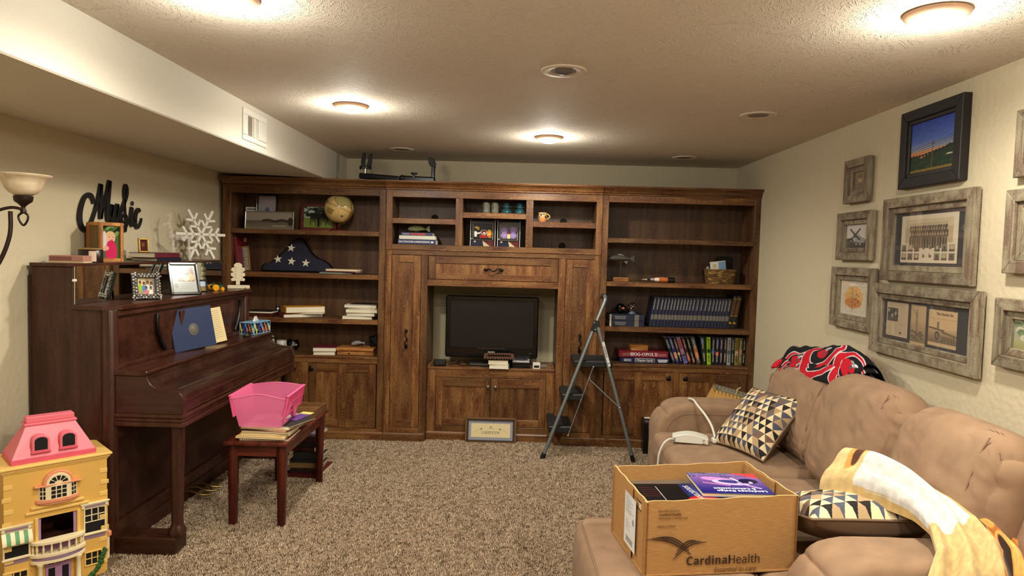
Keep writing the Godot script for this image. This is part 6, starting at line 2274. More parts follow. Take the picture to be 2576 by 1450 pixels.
func build_lamps() -> void:
	# bronze floor lamp with an alabaster bowl, off
	var t := thing("floor_lamp", "bronze floor lamp with an unlit alabaster glass bowl beside the left wall", "floor lamp", Vector3(-2.34, 0.004, 3.62))
	var o := t.position
	var br := mat("bronze", Color(0.17, 0.115, 0.085), 0.45, 0.6)
	var cup := Vector3(-2.072, 0, 3.44)
	var m := MB.new()
	m.lathe([[0.0, 0.0], [0.13, 0.0], [0.135, 0.012], [0.12, 0.022], [0.05, 0.034], [0.022, 0.05], [0.015, 0.09], [0.0, 0.09]], 32)
	part("foot", m, br, t)
	m = MB.new()
	m.tube(curve([Vector3(-2.34, 0.08, 3.62), Vector3(-2.345, 0.6, 3.62), Vector3(-2.33, 1.0, 3.61), Vector3(-2.26, 1.25, 3.57), Vector3(-2.185, 1.42, 3.52), Vector3(-2.14, 1.52, 3.485), Vector3(-2.112, 1.63, 3.465), Vector3(-2.112, 1.73, 3.46)], 6, o), 0.0085, 10)
	part("stem", m, br, t)
	m = MB.new()
	m.tube(curve([cup + Vector3(-0.012, 1.742, 0), Vector3(-2.112, 1.746, 3.455), Vector3(-2.15, 1.73, 3.48), Vector3(-2.2, 1.69, 3.52), Vector3(-2.25, 1.62, 3.56), Vector3(-2.3, 1.55, 3.6)], 6, o), 0.0065, 10)
	part("scroll_arm", m, br, t)
	m = MB.new()
	m.x = Transform3D(Basis(), cup - o)
	m.lathe([[0.0, 1.725], [0.011, 1.725], [0.012, 1.735], [0.008, 1.742], [0.008, 1.752], [0.013, 1.756], [0.018, 1.762], [0.032, 1.772], [0.035, 1.783], [0.036, 1.795], [0.0, 1.796]], 24)
	part("socket_cup", m, br, t)
	m = MB.new()
	m.tube(curve([cup + Vector3(0, 1.728, 0), cup + Vector3(-0.016, 1.716, 0.004), cup + Vector3(-0.017, 1.7, 0.004), cup + Vector3(-0.008, 1.681, 0.002), cup + Vector3(0.0, 1.674, 0), cup + Vector3(0.009, 1.683, -0.002), cup + Vector3(0.016, 1.702, -0.004), cup + Vector3(0.014, 1.718, -0.004), cup + Vector3(0, 1.728, 0)], 5, o), 0.0045, 8)
	part("drop_loop", m, br, t)
	m = MB.new()
	m.x = Transform3D(Basis(), cup - o)
	m.lathe([[0.0, 1.797], [0.03, 1.797], [0.05, 1.808], [0.065, 1.826], [0.072, 1.846], [0.078, 1.862], [0.094, 1.874], [0.103, 1.881], [0.103, 1.885], [0.094, 1.881], [0.076, 1.868], [0.067, 1.846], [0.06, 1.828], [0.047, 1.812], [0.0, 1.803]], 40)
	noise_tex("alabaster", 17, 0.01, 4, Color(0.80, 0.72, 0.60), Color(0.93, 0.88, 0.79), 256)
	var al := mat("alabaster_glass", Color(0.96, 0.95, 0.92), 0.35)
	al.albedo_texture = texs["alabaster"]
	al.uv1_triplanar = true
	al.uv1_scale = Vector3.ONE * 6
	al.backlight_enabled = true
	al.backlight = Color(0.35, 0.33, 0.3)
	part("glass_bowl", m, al, t, "cream alabaster glass bowl")
	# table lamp behind the sofa arm: rectangular laced shade, leaning
	t = thing("lamp_shade", "rectangular tan lamp shade with dark laced edges behind the far sofa arm", "lampshade", Vector3(1.665, 0.25, 1.05))
	t.transform = Transform3D(Basis.from_euler(Vector3(deg_to_rad(3), deg_to_rad(-10), deg_to_rad(-13))), Vector3(1.645, 0.29, 1.06))
	var sh := mat("shade_paper", Color(0.80, 0.62, 0.33), 0.8)
	sh.backlight_enabled = true
	sh.backlight = Color(0.3, 0.24, 0.13)
	var inn := mat("shade_lining", Color(0.62, 0.60, 0.52), 0.8)
	var lace := mat("shade_lace", Color(0.13, 0.09, 0.06), 0.7)
	var tw := Vector2(0.165, 0.095)
	var bw := Vector2(0.215, 0.14)
	var hh := 0.3
	var top := []
	var bot := []
	for c in [Vector2(-1, -1), Vector2(1, -1), Vector2(1, 1), Vector2(-1, 1)]:
		top.append(Vector3(c.x * tw.x, hh, c.y * tw.y))
		bot.append(Vector3(c.x * bw.x, 0, c.y * bw.y))
	for k in 4:
		var j := (k + 1) % 4
		var out: Vector3 = (top[k] + top[j]) / 2
		out.y = 0
		var n := out.normalized() * 0.0015
		m = MB.new()
		m.face([bot[k] + n, bot[j] + n, top[j] + n, top[k] + n], out)
		part("panel", m, sh, t)
		m = MB.new()
		m.face([bot[k] - n, bot[j] - n, top[j] - n, top[k] - n], -out)
		part("lining", m, inn, t)
		m = MB.new()
		m.tube([top[k], top[j]], 0.003, 6)
		part("rim_wire", m, mat("shade_rim", Color(0.42, 0.38, 0.30), 0.6), t)
		m = MB.new()
		var cnt := 12 if k % 2 == 0 else 7
		for i in cnt:
			var p: Vector3 = top[k].lerp(top[j], (i + 0.5) / cnt)
			var dn: Vector3 = ((bot[k] + bot[j]) / 2 - (top[k] + top[j]) / 2).normalized() * 0.024
			var al2: Vector3 = (top[j] - top[k]).normalized() * 0.008
			m.tube([p - n * 2.5 + dn * 0.9 - al2, p + Vector3(0, 0.003, 0), p + n * 2.5 + dn - al2], 0.0017, 5)
		part("lacing", m, lace, t)
	m = MB.new()
	for k in 4: m.tube([top[k] + Vector3(0, -0.03, 0), Vector3(0, hh - 0.045, 0)], 0.0018, 5)
	part("spider", m, mat("brass_wire", Color(0.70, 0.58, 0.36), 0.35, 0.8), t)
	m = MB.new()
	m.lathe([[0.0, hh - 0.06], [0.014, hh - 0.055], [0.016, hh - 0.03], [0.009, hh - 0.015], [0.006, hh + 0.005], [0.009, hh + 0.02], [0.004, hh + 0.032], [0.0, hh + 0.033]], 12)
	m.tube([Vector3(0, hh + 0.028, 0), Vector3(0.02, hh + 0.05, 0)], 0.006, 6)
	part("finial", m, mat("finial_bone", Color(0.70, 0.60, 0.42), 0.5), t)
	t = thing("table_lamp_base", "hidden turned wooden lamp base carrying the tan shade", "lamp base", Vector3(1.66, 0.004, 1.06))
	m = MB.new()
	m.lathe([[0.0, 0.0], [0.09, 0.0], [0.09, 0.02], [0.04, 0.04], [0.055, 0.1], [0.03, 0.2], [0.012, 0.24], [0.0, 0.24]], 24)
	part("turned_post", m, wood("oak", "y", 1), t)


# ------------------------------------------------------------------ things on the built-in shelves

const S1 := 1.7585
const S2 := 1.3985
const S3 := 1.0225
const SC := 0.7135


# a standing picture: moulded frame, backing, print; base at its lower edge, leaning back by tilt degrees
func stand_frame(label: String, p: Vector3, turn: float, tilt: float, w: float, h: float, b: float, tex: String, frame: Material, category := "picture frame", group := "", called := "picture_frame") -> Node3D:
	var t := thing(called, label, category, p, 0.0, group)
	t.transform = Transform3D(Basis.from_euler(Vector3(0, deg_to_rad(turn), 0)) * Basis.from_euler(Vector3(deg_to_rad(-tilt), 0, 0)), p)
	mitred(t, "frame", w, h, b, -0.008, 0.01, "oak", 0, frame, Vector2(0, h / 2))
	bx("backing", Vector3(0, h / 2, -0.006), Vector3(w - b, h - b, 0.006), mat("backing_dark", Color(0.08, 0.07, 0.06), 0.8), t, 0.0)
	print_on("photograph", tex, w - 2 * b, h - 2 * b, at(0, h / 2, -0.0025), t, 0.2)
	var m := MB.new()
	m.x = at(0, h * 0.6, -0.008, 22, 0, 0)
	m.box(Vector3(0, -h * 0.3, -0.002), Vector3(w * 0.25, h * 0.6, 0.003), 0.001)
	part("easel", m, mat("backing_dark"), t)
	return t


func star(m: MB, c: Vector2, r: float, z0: float, z1: float, turn: float) -> void:
	var q := PackedVector2Array()
	for k in 10: q.append(c + Vector2(sin(turn + TAU * k / 10.0), cos(turn + TAU * k / 10.0)) * (r if k % 2 == 0 else r * 0.4))
	m.prism(q, z0, z1)


# stack of books lying flat: each [label, x shift, width, thick, depth, colour, turn, how]
func pile(p: Vector3, books: Array, group: String) -> float:
	var y := p.y
	for e in books:
		var b := thing("book", e[0], "book", Vector3(p.x + e[1], y, p.z), e[6], group)
		hard_book(b, e[2], e[3] - 0.0005, e[4], mat("cover_%s" % (e[5] as Color).to_html(), e[5], 0.45), e[7], Color(0.86, 0.83, 0.74))
		y += e[3]
	return y


func build_shelf_things() -> void:
	var silver := mat("silver_frame", Color(0.78, 0.77, 0.75), 0.2, 0.9)
	var m: MB
	# ---- left bookcase, top shelf
	var im := canvas(160, 50, Color(0.55, 0.51, 0.46))
	fade(im, 26, 50, Color(0.34, 0.30, 0.26), Color(0.46, 0.42, 0.37))
	for k in 14: ell(im, 60 + k * 8, 26 - 2 * sin(k), 8, 4, Color(0.22, 0.19, 0.17))
	ell(im, 150, 28, 9, 13, Color(0.2, 0.17, 0.15))
	for k in 8: ell(im, 92 + k * 6, 42, 3, 3, Color(0.58, 0.53, 0.47))
	keep("panorama", im)
	stand_frame("wide low panorama photograph in a thin silver frame on the top left shelf", Vector3(-2.105, S1, 0.56), 0.0, 5.0, 0.412, 0.15, 0.006, "panorama", silver)
	im = canvas(60, 60, Color(0.60, 0.56, 0.58))
	for e in [[16, 42, 0.70, 0.3, 0.36], [44, 40, 0.75, 0.50, 0.50], [30, 34, 0.33, 0.40, 0.48]]: ell(im, e[0], e[1], 10, 14, Color(e[2], e[3], e[4]))
	fade(im, 50, 60, Color(0.75, 0.73, 0.73), Color(0.84, 0.83, 0.82))
	keep("blurry", im)
	var t := stand_frame("small square snapshot in a black and chrome frame behind the panorama", Vector3(-2.165, S1, 0.455), 4.0, 4.0, 0.172, 0.3, 0.012, "blurry", mat("frame_ebony", Color(0.05, 0.05, 0.055), 0.25), "picture frame")
	bx("side_bar", Vector3(-0.088, 0.15, 0.004), Vector3(0.008, 0.3, 0.022), silver, t, 0.003)
	bx("plaque", Vector3(0, 0.08, 0.002), Vector3(0.15, 0.14, 0.004), mat("frame_ebony"), t, 0.0)
	var card := thing("white_card_box", "white card standing at the left end of the top shelf behind the panorama", "card", Vector3(-2.31, S1, 0.42))
	bx("card", Vector3(0, 0.095, 0), Vector3(0.1, 0.19, 0.012), mat("paper_white", Color(0.88, 0.87, 0.84), 0.7), card, 0.001)
	bx("print_line", Vector3(0, 0.172, 0.0064), Vector3(0.075, 0.012, 0.0006), mat("print_grey", Color(0.45, 0.42, 0.38), 0.7), card, 0.0)
	im = canvas(120, 100, Color(0.55, 0.60, 0.58))
	fade(im, 55, 100, Color(0.40, 0.48, 0.22), Color(0.48, 0.54, 0.25))
	for k in 20: ell(im, (k * 37) % 120, 8 + (k * 19) % 34, 13, 9, [Color(0.16, 0.22, 0.16), Color(0.66, 0.70, 0.70), Color(0.22, 0.28, 0.22), Color(0.12, 0.16, 0.13)][k % 4])
	rect(im, 26, 30, 76, 26, Color(0.12, 0.13, 0.13))
	for k in 11: rect(im, 26 + k * 7, 52, 3, 38 if k % 3 == 0 else 22, Color(0.09, 0.09, 0.09))
	rect(im, 26, 58, 76, 4, Color(0.13, 0.13, 0.13))
	rect(im, 56, 56, 9, 40, Color(0.08, 0.08, 0.08))
	keep("bench_photo", im)
	stand_frame("reddish wood frame with a photo of a garden bench, half behind the globe", Vector3(-1.717, S1, 0.475), 2.0, 5.0, 0.30, 0.232, 0.026, "bench_photo", wood("cherry", "x", 3))
	# globe
	t = thing("globe", "antique cream desk globe on a turned wooden stand on the top left shelf", "globe", Vector3(-1.517, S1, 0.56))
	im = canvas(256, 128, Color(0.80, 0.68, 0.44))
	speckle(im, 51, 0.10, 0.03)
	var land := [[[60, 22], [90, 14], [104, 30], [92, 46], [80, 52], [74, 60], [64, 44]], [[84, 62], [100, 68], [102, 82], [92, 108], [86, 96], [82, 76]], [[126, 26], [160, 16], [210, 22], [232, 34], [216, 50], [196, 62], [180, 50], [160, 52], [140, 44]], [[124, 54], [150, 54], [158, 70], [146, 96], [136, 92], [132, 72]], [[206, 78], [228, 76], [232, 90], [212, 92]]]
	var lc := [Color(0.66, 0.50, 0.24), Color(0.55, 0.56, 0.40), Color(0.62, 0.58, 0.36), Color(0.72, 0.52, 0.25), Color(0.58, 0.50, 0.30)]
	for k in 5:
		var pts := []
		for q in land[k]: pts.append(Vector2(q[0], q[1]))
		poly(im, pts, lc[k])
		for j in pts.size(): line(im, pts[j], pts[(j + 1) % pts.size()], 1.0, Color(0.33, 0.27, 0.16))
	for k in 4: ell(im, [20, 40, 176, 240][k], [50, 86, 84, 60][k], 5, 4, Color(0.36, 0.42, 0.36))
	line(im, Vector2(0, 64), Vector2(256, 64), 1.0, Color(0.35, 0.26, 0.15))
	for k in 8: line(im, Vector2(k * 32, 0), Vector2(k * 32, 128), 0.5, Color(0.60, 0.50, 0.32))
	keep("globe_map", im)
	m = MB.new()
	m.x = at(0, 0.188, 0) * at(0, 0, 0, 0, 200, 0) * at(0, 0, 0, 0, 0, 23)
	m.ball(Vector3.ZERO, Vector3.ONE * 0.121, 40, 24)
	var gm := pmat("globe_map", 0.22)
	part("sphere", m, gm, t)
	m = MB.new()
	var pts := []
	for k in 25:
		var a := -PI * 0.5 + PI * k / 24.0 - 0.0
		pts.append(Vector3(cos(a) * 0.132, 0.188 + sin(a) * 0.132, -0.0))
	m.x = at(0, 0, 0, 0, -20, 0)
	m.tube(pts, 0.0045, 8)
	part("meridian", m, mat("globe_brass", Color(0.50, 0.40, 0.22), 0.35, 0.8), t)
	m = MB.new()
	m.lathe([[0.0, 0.0], [0.073, 0.0], [0.074, 0.006], [0.066, 0.012], [0.03, 0.017], [0.012, 0.022], [0.016, 0.032], [0.02, 0.038], [0.013, 0.045], [0.016, 0.053], [0.011, 0.06], [0.0, 0.062]], 28)
	part("stand", m, wood("cherry", "y", 2), t)
	# ---- second shelf
	t = thing("binder", "dark red binder leaning at the left end of the second shelf", "binder", Vector3(-2.34, S2, 0.5))
	t.rotation_degrees = Vector3(-4, 0, 10)
	hard_book(t, 0.034, 0.285, 0.22, mat("binder_red", Color(0.42, 0.06, 0.11), 0.5), "up")
	for k in 3: bx("tab", Vector3(0.026 + k * 0.011, 0.262, -0.03 + k * 0.01), Vector3(0.008, 0.03 + 0.004 * k, 0.02), mat("tab_tan", Color(0.66, 0.50, 0.38), 0.7), t, 0.002)
	im = canvas(60, 90, Color(0.60, 0.57, 0.50))
	for k in 12: rect(im, 9 + (k * 5) % 14, 8 + k * 6, 24 + (k * 7) % 14, 2, Color(0.34, 0.32, 0.29))
	ell(im, 30, 44, 7, 7, Color(0.40, 0.38, 0.34))
	keep("certificate", im)
	t = stand_frame("gold-framed certificate propped against the red binder on the second shelf", Vector3(-2.325, S2, 0.53), 6.0, 9.0, 0.105, 0.212, 0.008, "certificate", mat("gold_frame", Color(0.72, 0.58, 0.30), 0.3, 0.8))
	t.rotation_degrees.z = 7.0
	t = thing("flag_case", "triangular display case with a folded blue flag of white stars", "flag case", Vector3(-1.893, S2, 0.46))
	t.rotation_degrees.x = -6.0
	var ol := PackedVector2Array()
	for q in [[-0.312, 0.0], [-0.316, 0.025], [-0.30, 0.055], [-0.275, 0.068], [-0.25, 0.066], [-0.205, 0.10], [-0.14, 0.165], [-0.08, 0.235], [-0.045, 0.272], [-0.01, 0.291], [0.025, 0.29], [0.052, 0.272], [0.085, 0.225], [0.12, 0.172], [0.16, 0.137], [0.19, 0.118], [0.225, 0.108], [0.27, 0.082], [0.31, 0.04], [0.314, 0.015], [0.308, 0.0]]: ol.append(Vector2(q[0], q[1]))
	m = MB.new()
	m.prism(ol, -0.05, 0.018, 0.008)
	part("case", m, mat("case_black", Color(0.028, 0.026, 0.035), 0.2), t)
	m = MB.new()
	var inn := PackedVector2Array()
	for q in ol: inn.append(Vector2(0, 0.11) + (q - Vector2(0, 0.11)) * Vector2(0.93, 0.88) - Vector2(0, 0.002))
	m.prism(inn, 0.017, 0.0215, 0.002)
	part("flag", m, mat("flag_blue", Color(0.055, 0.055, 0.16), 0.7), t)
	m = MB.new()
	for e in [[-0.058, 0.205, 0.1], [-0.168, 0.105, -0.15], [-0.05, 0.09, 0.1], [0.073, 0.078, 0.05]]: star(m, Vector2(e[0], e[1]), 0.037, 0.0214, 0.0228, e[2])
	part("star", m, mat("flag_white", Color(0.86, 0.84, 0.76), 0.7), t)
	pile(Vector3(-1.5, S2, 0.585), [["thin grey-green book lying flat before the flag case", -0.015, 0.265, 0.014, 0.17, Color(0.42, 0.47, 0.42), 3.0, "flat_z"], ["thin maroon book lying flat in the middle before the flag case", 0.045, 0.255, 0.01, 0.17, Color(0.36, 0.12, 0.15), -8.0, "flat_z"], ["thin tan book lying on top before the flag case", 0.04, 0.27, 0.018, 0.15, Color(0.68, 0.52, 0.32), -4.0, "flat_back"]], "flat books before the flag case")
	# ---- third shelf
	t = thing("wooden_box", "flat brown box under the black notebook at the left of the third shelf", "box", Vector3(-2.2, S3, 0.52))
	bx("box", Vector3(0, 0.014, 0), Vector3(0.3, 0.028, 0.22), wood("cherry", "x", 4), t, 0.003)
	pile(Vector3(-2.17, S3 + 0.028, 0.54), [["black notebook lying on a flat brown box, half behind the piano", 0.0, 0.24, 0.018, 0.19, Color(0.09, 0.08, 0.085), -4.0, "flat_back"]], "")
	var y := pile(Vector3(-1.835, S3, 0.52), [["red and white paperback at the bottom of the yellow book's pile", -0.01, 0.17, 0.03, 0.33, Color(0.50, 0.20, 0.20), -58.0, "flat_z"], ["white paperback in the middle of the yellow book's pile", 0.04, 0.16, 0.011, 0.3, Color(0.83, 0.82, 0.78), -80.0, "flat_z"]], "books under the yellow book")
	pile(Vector3(-1.82, y, 0.53), [["thick yellow paperback on top of its pile on the third shelf", 0.0, 0.155, 0.05, 0.33, Color(0.83, 0.58, 0.16), -58.0, "flat_z"]], "")
	t = thing("figurine", "small dark figurine with a pale face behind the yellow book", "figurine", Vector3(-2.06, S3, 0.47))
	m = MB.new()
	m.lathe([[0.0, 0.0], [0.02, 0.0], [0.022, 0.03], [0.014, 0.055], [0.017, 0.07], [0.012, 0.088], [0.0, 0.092]], 14)
	part("body", m, mat("frame_ebony"), t)
	m = MB.new()
	m.ball(Vector3(0.006, 0.058, 0.014), Vector3(0.01, 0.011, 0.007), 10, 8)
	part("face", m, mat("paper_white"), t)
	pile(Vector3(-1.315, S3, 0.535), [["white book at the bottom of the pale stack on the third shelf", -0.025, 0.25, 0.024, 0.18, Color(0.86, 0.85, 0.80), 2.0, "flat_back"], ["black-spined white book second in the pale stack", 0.01, 0.24, 0.03, 0.18, Color(0.16, 0.16, 0.18), -3.0, "flat_back"], ["cream book third in the pale stack", 0.012, 0.265, 0.03, 0.19, Color(0.82, 0.75, 0.60), 2.0, "flat_back"], ["thin grey book fourth in the pale stack", 0.02, 0.24, 0.013, 0.17, Color(0.70, 0.68, 0.62), -4.0, "flat_back"], ["white looseleaf book second from the top of the pale stack", 0.0, 0.27, 0.022, 0.18, Color(0.85, 0.84, 0.81), 3.0, "flat_back"], ["dark cloth-covered book on top of the pale stack", 0.03, 0.235, 0.008, 0.17, Color(0.13, 0.10, 0.11), -2.0, "flat_back"]], "pale books stacked at the right of the third shelf")
	# ---- counter of the left bookcase
	t = thing("mug", "white coffee mug with small print standing behind the far end of the piano", "mug", Vector3(-2.03, SC, 0.45))
	mug(t, 0.042, 0.09, mat("mug_white", Color(0.86, 0.85, 0.81), 0.25), -35.0)
	bx("print_line", Vector3(-0.006, 0.035, 0.0425), Vector3(0.035, 0.003, 0.0006), mat("print_grey", Color(0.45, 0.42, 0.38), 0.7), t, 0.0)
	bx("print_line", Vector3(-0.014, 0.028, 0.042), Vector3(0.014, 0.003, 0.0006), mat("print_grey"), t, 0.0)
	t = thing("mug", "round black mug with pale lettering beside the white mug", "mug", Vector3(-1.955, SC, 0.375))
	m = MB.new()
	m.lathe([[0.0, 0.0], [0.035, 0.0], [0.052, 0.025], [0.056, 0.05], [0.05, 0.075], [0.043, 0.09], [0.04, 0.088], [0.046, 0.072], [0.05, 0.05], [0.04, 0.01], [0.0, 0.008]], 28)
	part("cup", m, mat("mug_black", Color(0.06, 0.05, 0.05), 0.25), t)
	text("lettering", "JAVA", 0.016, at(0.028, 0.05, 0.0505, 0, 30, 0), mat("print_pale", Color(0.72, 0.70, 0.66), 0.5), t, "Droid Sans", true)
	t = thing("photo_scrap", "torn snapshot propped up at the far end of the piano", "photo", Vector3(-2.13, SC, 0.47), 14.0)
	bx("paper", Vector3(0, 0.05, 0), Vector3(0.085, 0.1, 0.002), mat("mug_white"), t, 0.0)
	bx("image", Vector3(0.01, 0.048, 0.0013), Vector3(0.06, 0.06, 0.0006), mat("scrap_brown", Color(0.28, 0.19, 0.13), 0.5), t, 0.0)
	t = thing("spoon", "silver spoon standing bowl-up beside the torn snapshot", "spoon", Vector3(-2.115, SC, 0.44))
	m = MB.new()
	m.ball(Vector3(0, 0.115, 0), Vector3(0.013, 0.018, 0.005), 12, 8)
	m.tube([Vector3(0, 0.0, 0), Vector3(0, 0.1, 0)], 0.003, 6)
	part("spoon", m, silver, t)
	pile(Vector3(-1.62, SC, 0.53), [["cream book under the maroon-topped one on the left counter", 0.0, 0.18, 0.029, 0.2, Color(0.80, 0.74, 0.62), 6.0, "flat_back"], ["white hardback with a maroon picture cover on the left counter", 0.0, 0.19, 0.034, 0.21, Color(0.40, 0.12, 0.15), 8.0, "flat_back"]], "two books on the left counter")
	t = thing("wooden_plaque", "varnished wooden plaque box lying on the left counter", "box", Vector3(-1.355, SC, 0.5))
	bx("lower_board", Vector3(0, 0.014, 0), Vector3(0.31, 0.028, 0.2), wood("oak", "x", 2), t, 0.003)
	bx("upper_board", Vector3(-0.004, 0.046, -0.005), Vector3(0.315, 0.026, 0.2), wood("oak", "x", 1), t, 0.004)
	m = MB.new()
	m.x = at(-0.05, 0.014, 0.1005, 90, 0, 0)
	m.lathe([[0.0, 0.0], [0.007, 0.0], [0.007, 0.002], [0.0, 0.003]], 10)
	part("clasp", m, mat("frame_ebony"), t)
	t = thing("dolphin_figurine", "small grey and white dolphin figurine lying on the wooden plaque", "figurine", Vector3(-1.355, SC + 0.0595, 0.5), -8.0)
	m = MB.new()
	var dp := []
	var dr := []
	for k in 13:
		var s := k / 12.0
		dp.append(Vector3(-0.055 + 0.105 * s, 0.02 + 0.012 * sin(s * PI) + 0.012 * s * s, 0))
		dr.append(0.004 + 0.017 * pow(sin(PI * minf(1.0, s * 1.05 + 0.04)), 0.8) * (1.0 - 0.45 * s))
	m.tube(dp, dr, 12)
	m.x = at(0.052, 0.036, 0, 0, 0, 55)
	m.prism(PackedVector2Array([Vector2(-0.012, -0.02), Vector2(0.008, -0.004), Vector2(0.008, 0.004), Vector2(-0.012, 0.02), Vector2(-0.004, 0)]), -0.004, 0.004, 0.001)
	m.x = at(0, 0.042, 0)
	m.prism(PackedVector2Array([Vector2(-0.012, -0.006), Vector2(0.012, -0.006), Vector2(0.014, 0.014)]), -0.003, 0.003, 0.001)
	part("body", m, mat("dolphin_grey", Color(0.58, 0.59, 0.60), 0.35), t)
	t = thing("camera_case", "glossy black case leaning in the right corner of the left counter", "case", Vector3(-1.215, SC + 0.0595, 0.47), -6.0)
	t.rotation_degrees.z = 6.0
	m = MB.new()
	m.soft(Vector3(0, 0.048, 0), Vector3(0.075, 0.096, 0.07), 0.014, 8)
	part("case", m, mat("case_gloss", Color(0.03, 0.04, 0.035), 0.15), t)
	m = MB.new()
	m.x = at(-0.01, 0.05, 0.036, 90, 0, 0)
	m.lathe([[0.022, 0.0], [0.024, 0.003], [0.02, 0.004]], 20)
	part("ring", m, mat("case_ring", Color(0.2, 0.24, 0.22), 0.3, 0.5), t)
	# ---- cubbies
	pile(Vector3(-0.845, 1.6625, 0.53), [["blue fishing book at the bottom of the cubby stack, white title on its spine", 0.0, 0.315, 0.041, 0.22, Color(0.10, 0.15, 0.33), 0.0, "flat_z"], ["white paperback with faint lettering in the cubby stack", 0.0, 0.30, 0.032, 0.21, Color(0.80, 0.79, 0.74), 0.5, "flat_z"], ["blue and red paperback on top of the cubby stack under the fish", 0.0, 0.265, 0.026, 0.2, Color(0.16, 0.18, 0.32), -1.0, "flat_z"]], "books in the lower left cubby")
	var b0 := get_node("book_%03d" % (taken["book"] - 2))
	text("lettering", "SALTWATER GAMEFISHING", 0.0135, at(-0.02, 0.021, 0.1106), mat("letter_white", Color(0.93, 0.93, 0.95), 0.5), b0, "Droid Serif", true, 0.98)
	bx("print_line", Vector3(0.128, 0.02, 0.1104), Vector3(0.02, 0.012, 0.0006), mat("letter_white"), b0, 0.0)
	b0 = get_node("book_%03d" % taken["book"])
	bx("print_line", Vector3(0.01, 0.0125, 0.1004), Vector3(0.12, 0.014, 0.0006), mat("spine_red", Color(0.70, 0.22, 0.22), 0.5), b0, 0.0)
	bx("print_line", Vector3(-0.09, 0.0125, 0.1004), Vector3(0.06, 0.012, 0.0006), mat("spine_lilac", Color(0.50, 0.45, 0.62), 0.5), b0, 0.0)
	t = thing("fish_carving", "green and white carved fish lying on the cubby books", "figurine", Vector3(-0.845, 1.763, 0.53))
	m = MB.new()
	fish(m, 0.19, 0.03)
	part("body", m, mat("fish_green", Color(0.58, 0.62, 0.42), 0.3), t)
	m = MB.new()
	for q in [[-0.02, 0.045], [0.02, 0.047], [0.05, 0.043], [-0.05, 0.04]]: m.ball(Vector3(q[0], q[1] - 0.004, 0.004), Vector3(0.02, 0.006, 0.012), 8, 6)
	part("back_marking", m, mat("fish_dark", Color(0.22, 0.28, 0.17), 0.35), t)
	m = MB.new()
	m.tube([Vector3(-0.03, 0.0, 0.01), Vector3(-0.012, 0.016, 0.006)], 0.004, 6)
	m.tube([Vector3(0.0, 0.0, 0.01), Vector3(-0.006, 0.016, 0.006)], 0.004, 6)
	part("fin", m, mat("fish_dark"), t)
	# four glass insulators
	var gl := [["clear ribbed glass insulator, leftmost in the middle cubby", -0.278], ["clear ribbed glass insulator beside the blue ones", -0.205], ["wide aqua glass insulator beside the clear ones", -0.109], ["wide aqua glass insulator, rightmost in the middle cubby", 0.001]]
	for k in 4:
		t = thing("glass_insulator", gl[k][0], "glass insulator", Vector3(gl[k][1], 1.9385, 0.575), 0.0, "glass insulators")
		var g := mat("insulator_clear" if k < 2 else "insulator_aqua", Color(0.92, 0.92, 0.86, 0.1) if k < 2 else Color(0.35, 0.62, 0.68, 0.12), 0.08)
		g.refraction_enabled = true
		g.refraction_scale = 0.05
		m = MB.new()
		if k < 2: m.lathe([[0.0, 0.0], [0.03, 0.0], [0.032, 0.02], [0.031, 0.05], [0.034, 0.055], [0.034, 0.06], [0.028, 0.064], [0.028, 0.07], [0.031, 0.075], [0.028, 0.085], [0.016, 0.096], [0.0, 0.098], [0.0, 0.09], [0.012, 0.086], [0.017, 0.06], [0.021, 0.01], [0.0, 0.008]], 24)
		else: m.lathe([[0.0, 0.0], [0.044, 0.0], [0.046, 0.01], [0.04, 0.03], [0.026, 0.04], [0.024, 0.047], [0.04, 0.052], [0.04, 0.058], [0.022, 0.064], [0.02, 0.07], [0.028, 0.076], [0.026, 0.082], [0.013, 0.086], [0.011, 0.095], [0.0, 0.097], [0.0, 0.09], [0.008, 0.086], [0.014, 0.06], [0.02, 0.03], [0.034, 0.008], [0.0, 0.007]], 24)
		part("glass", m, g, t)
	# two boxed pictures in the middle cubby
	im = canvas(120, 150, Color(0.03, 0.03, 0.04))
	for e in [[22, 40, 16, 10, 0.80, 0.72, 0.25], [30, 54, 10, 8, 0.86, 0.66, 0.2], [14, 62, 14, 10, 0.10, 0.09, 0.09]]: ell(im, e[0], e[1], e[2], e[3], Color(e[4], e[5], e[6]))
	poly(im, [Vector2(6, 76), Vector2(18, 70), Vector2(26, 86), Vector2(46, 80), Vector2(42, 96), Vector2(24, 98), Vector2(22, 124), Vector2(8, 122)], Color(0.86, 0.84, 0.80))
	ell(im, 66, 82, 21, 24, Color(0.86, 0.84, 0.80))
	ell(im, 66, 82, 17, 20, Color(0.40, 0.13, 0.10))
	ell(im, 68, 88, 9, 8, Color(0.84, 0.82, 0.78))
	poly(im, [Vector2(88, 62), Vector2(112, 62), Vector2(114, 128), Vector2(92, 128), Vector2(86, 100)], Color(0.84, 0.55, 0.16))
	ell(im, 99, 64, 9, 8, Color(0.88, 0.74, 0.32))
	for k in 4: ell(im, 92 + k * 6, 106 + (k % 2) * 8, 6, 8, [Color(0.90, 0.76, 0.34), Color(0.50, 0.10, 0.08)][k % 2])
	rect(im, 40, 106, 46, 26, Color(0.60, 0.12, 0.13))
	keep("tin_a", im)
	im = canvas(110, 130, Color(0.20, 0.19, 0.18))
	ell(im, 55, 20, 60, 26, Color(0.34, 0.32, 0.28))
	for e in [[26, 52, 24], [84, 46, 24], [28, 92, 24], [82, 92, 24]]:
		ell(im, e[0], e[1], e[2], e[2], Color(0.48, 0.42, 0.66))
		for k in 12: line(im, Vector2(e[0], e[1]), Vector2(e[0] + e[2] * sin(k * 0.52), e[1] + e[2] * cos(k * 0.52)), 1.4, [Color(0.78, 0.55, 0.62), Color(0.68, 0.64, 0.82)][k % 2])
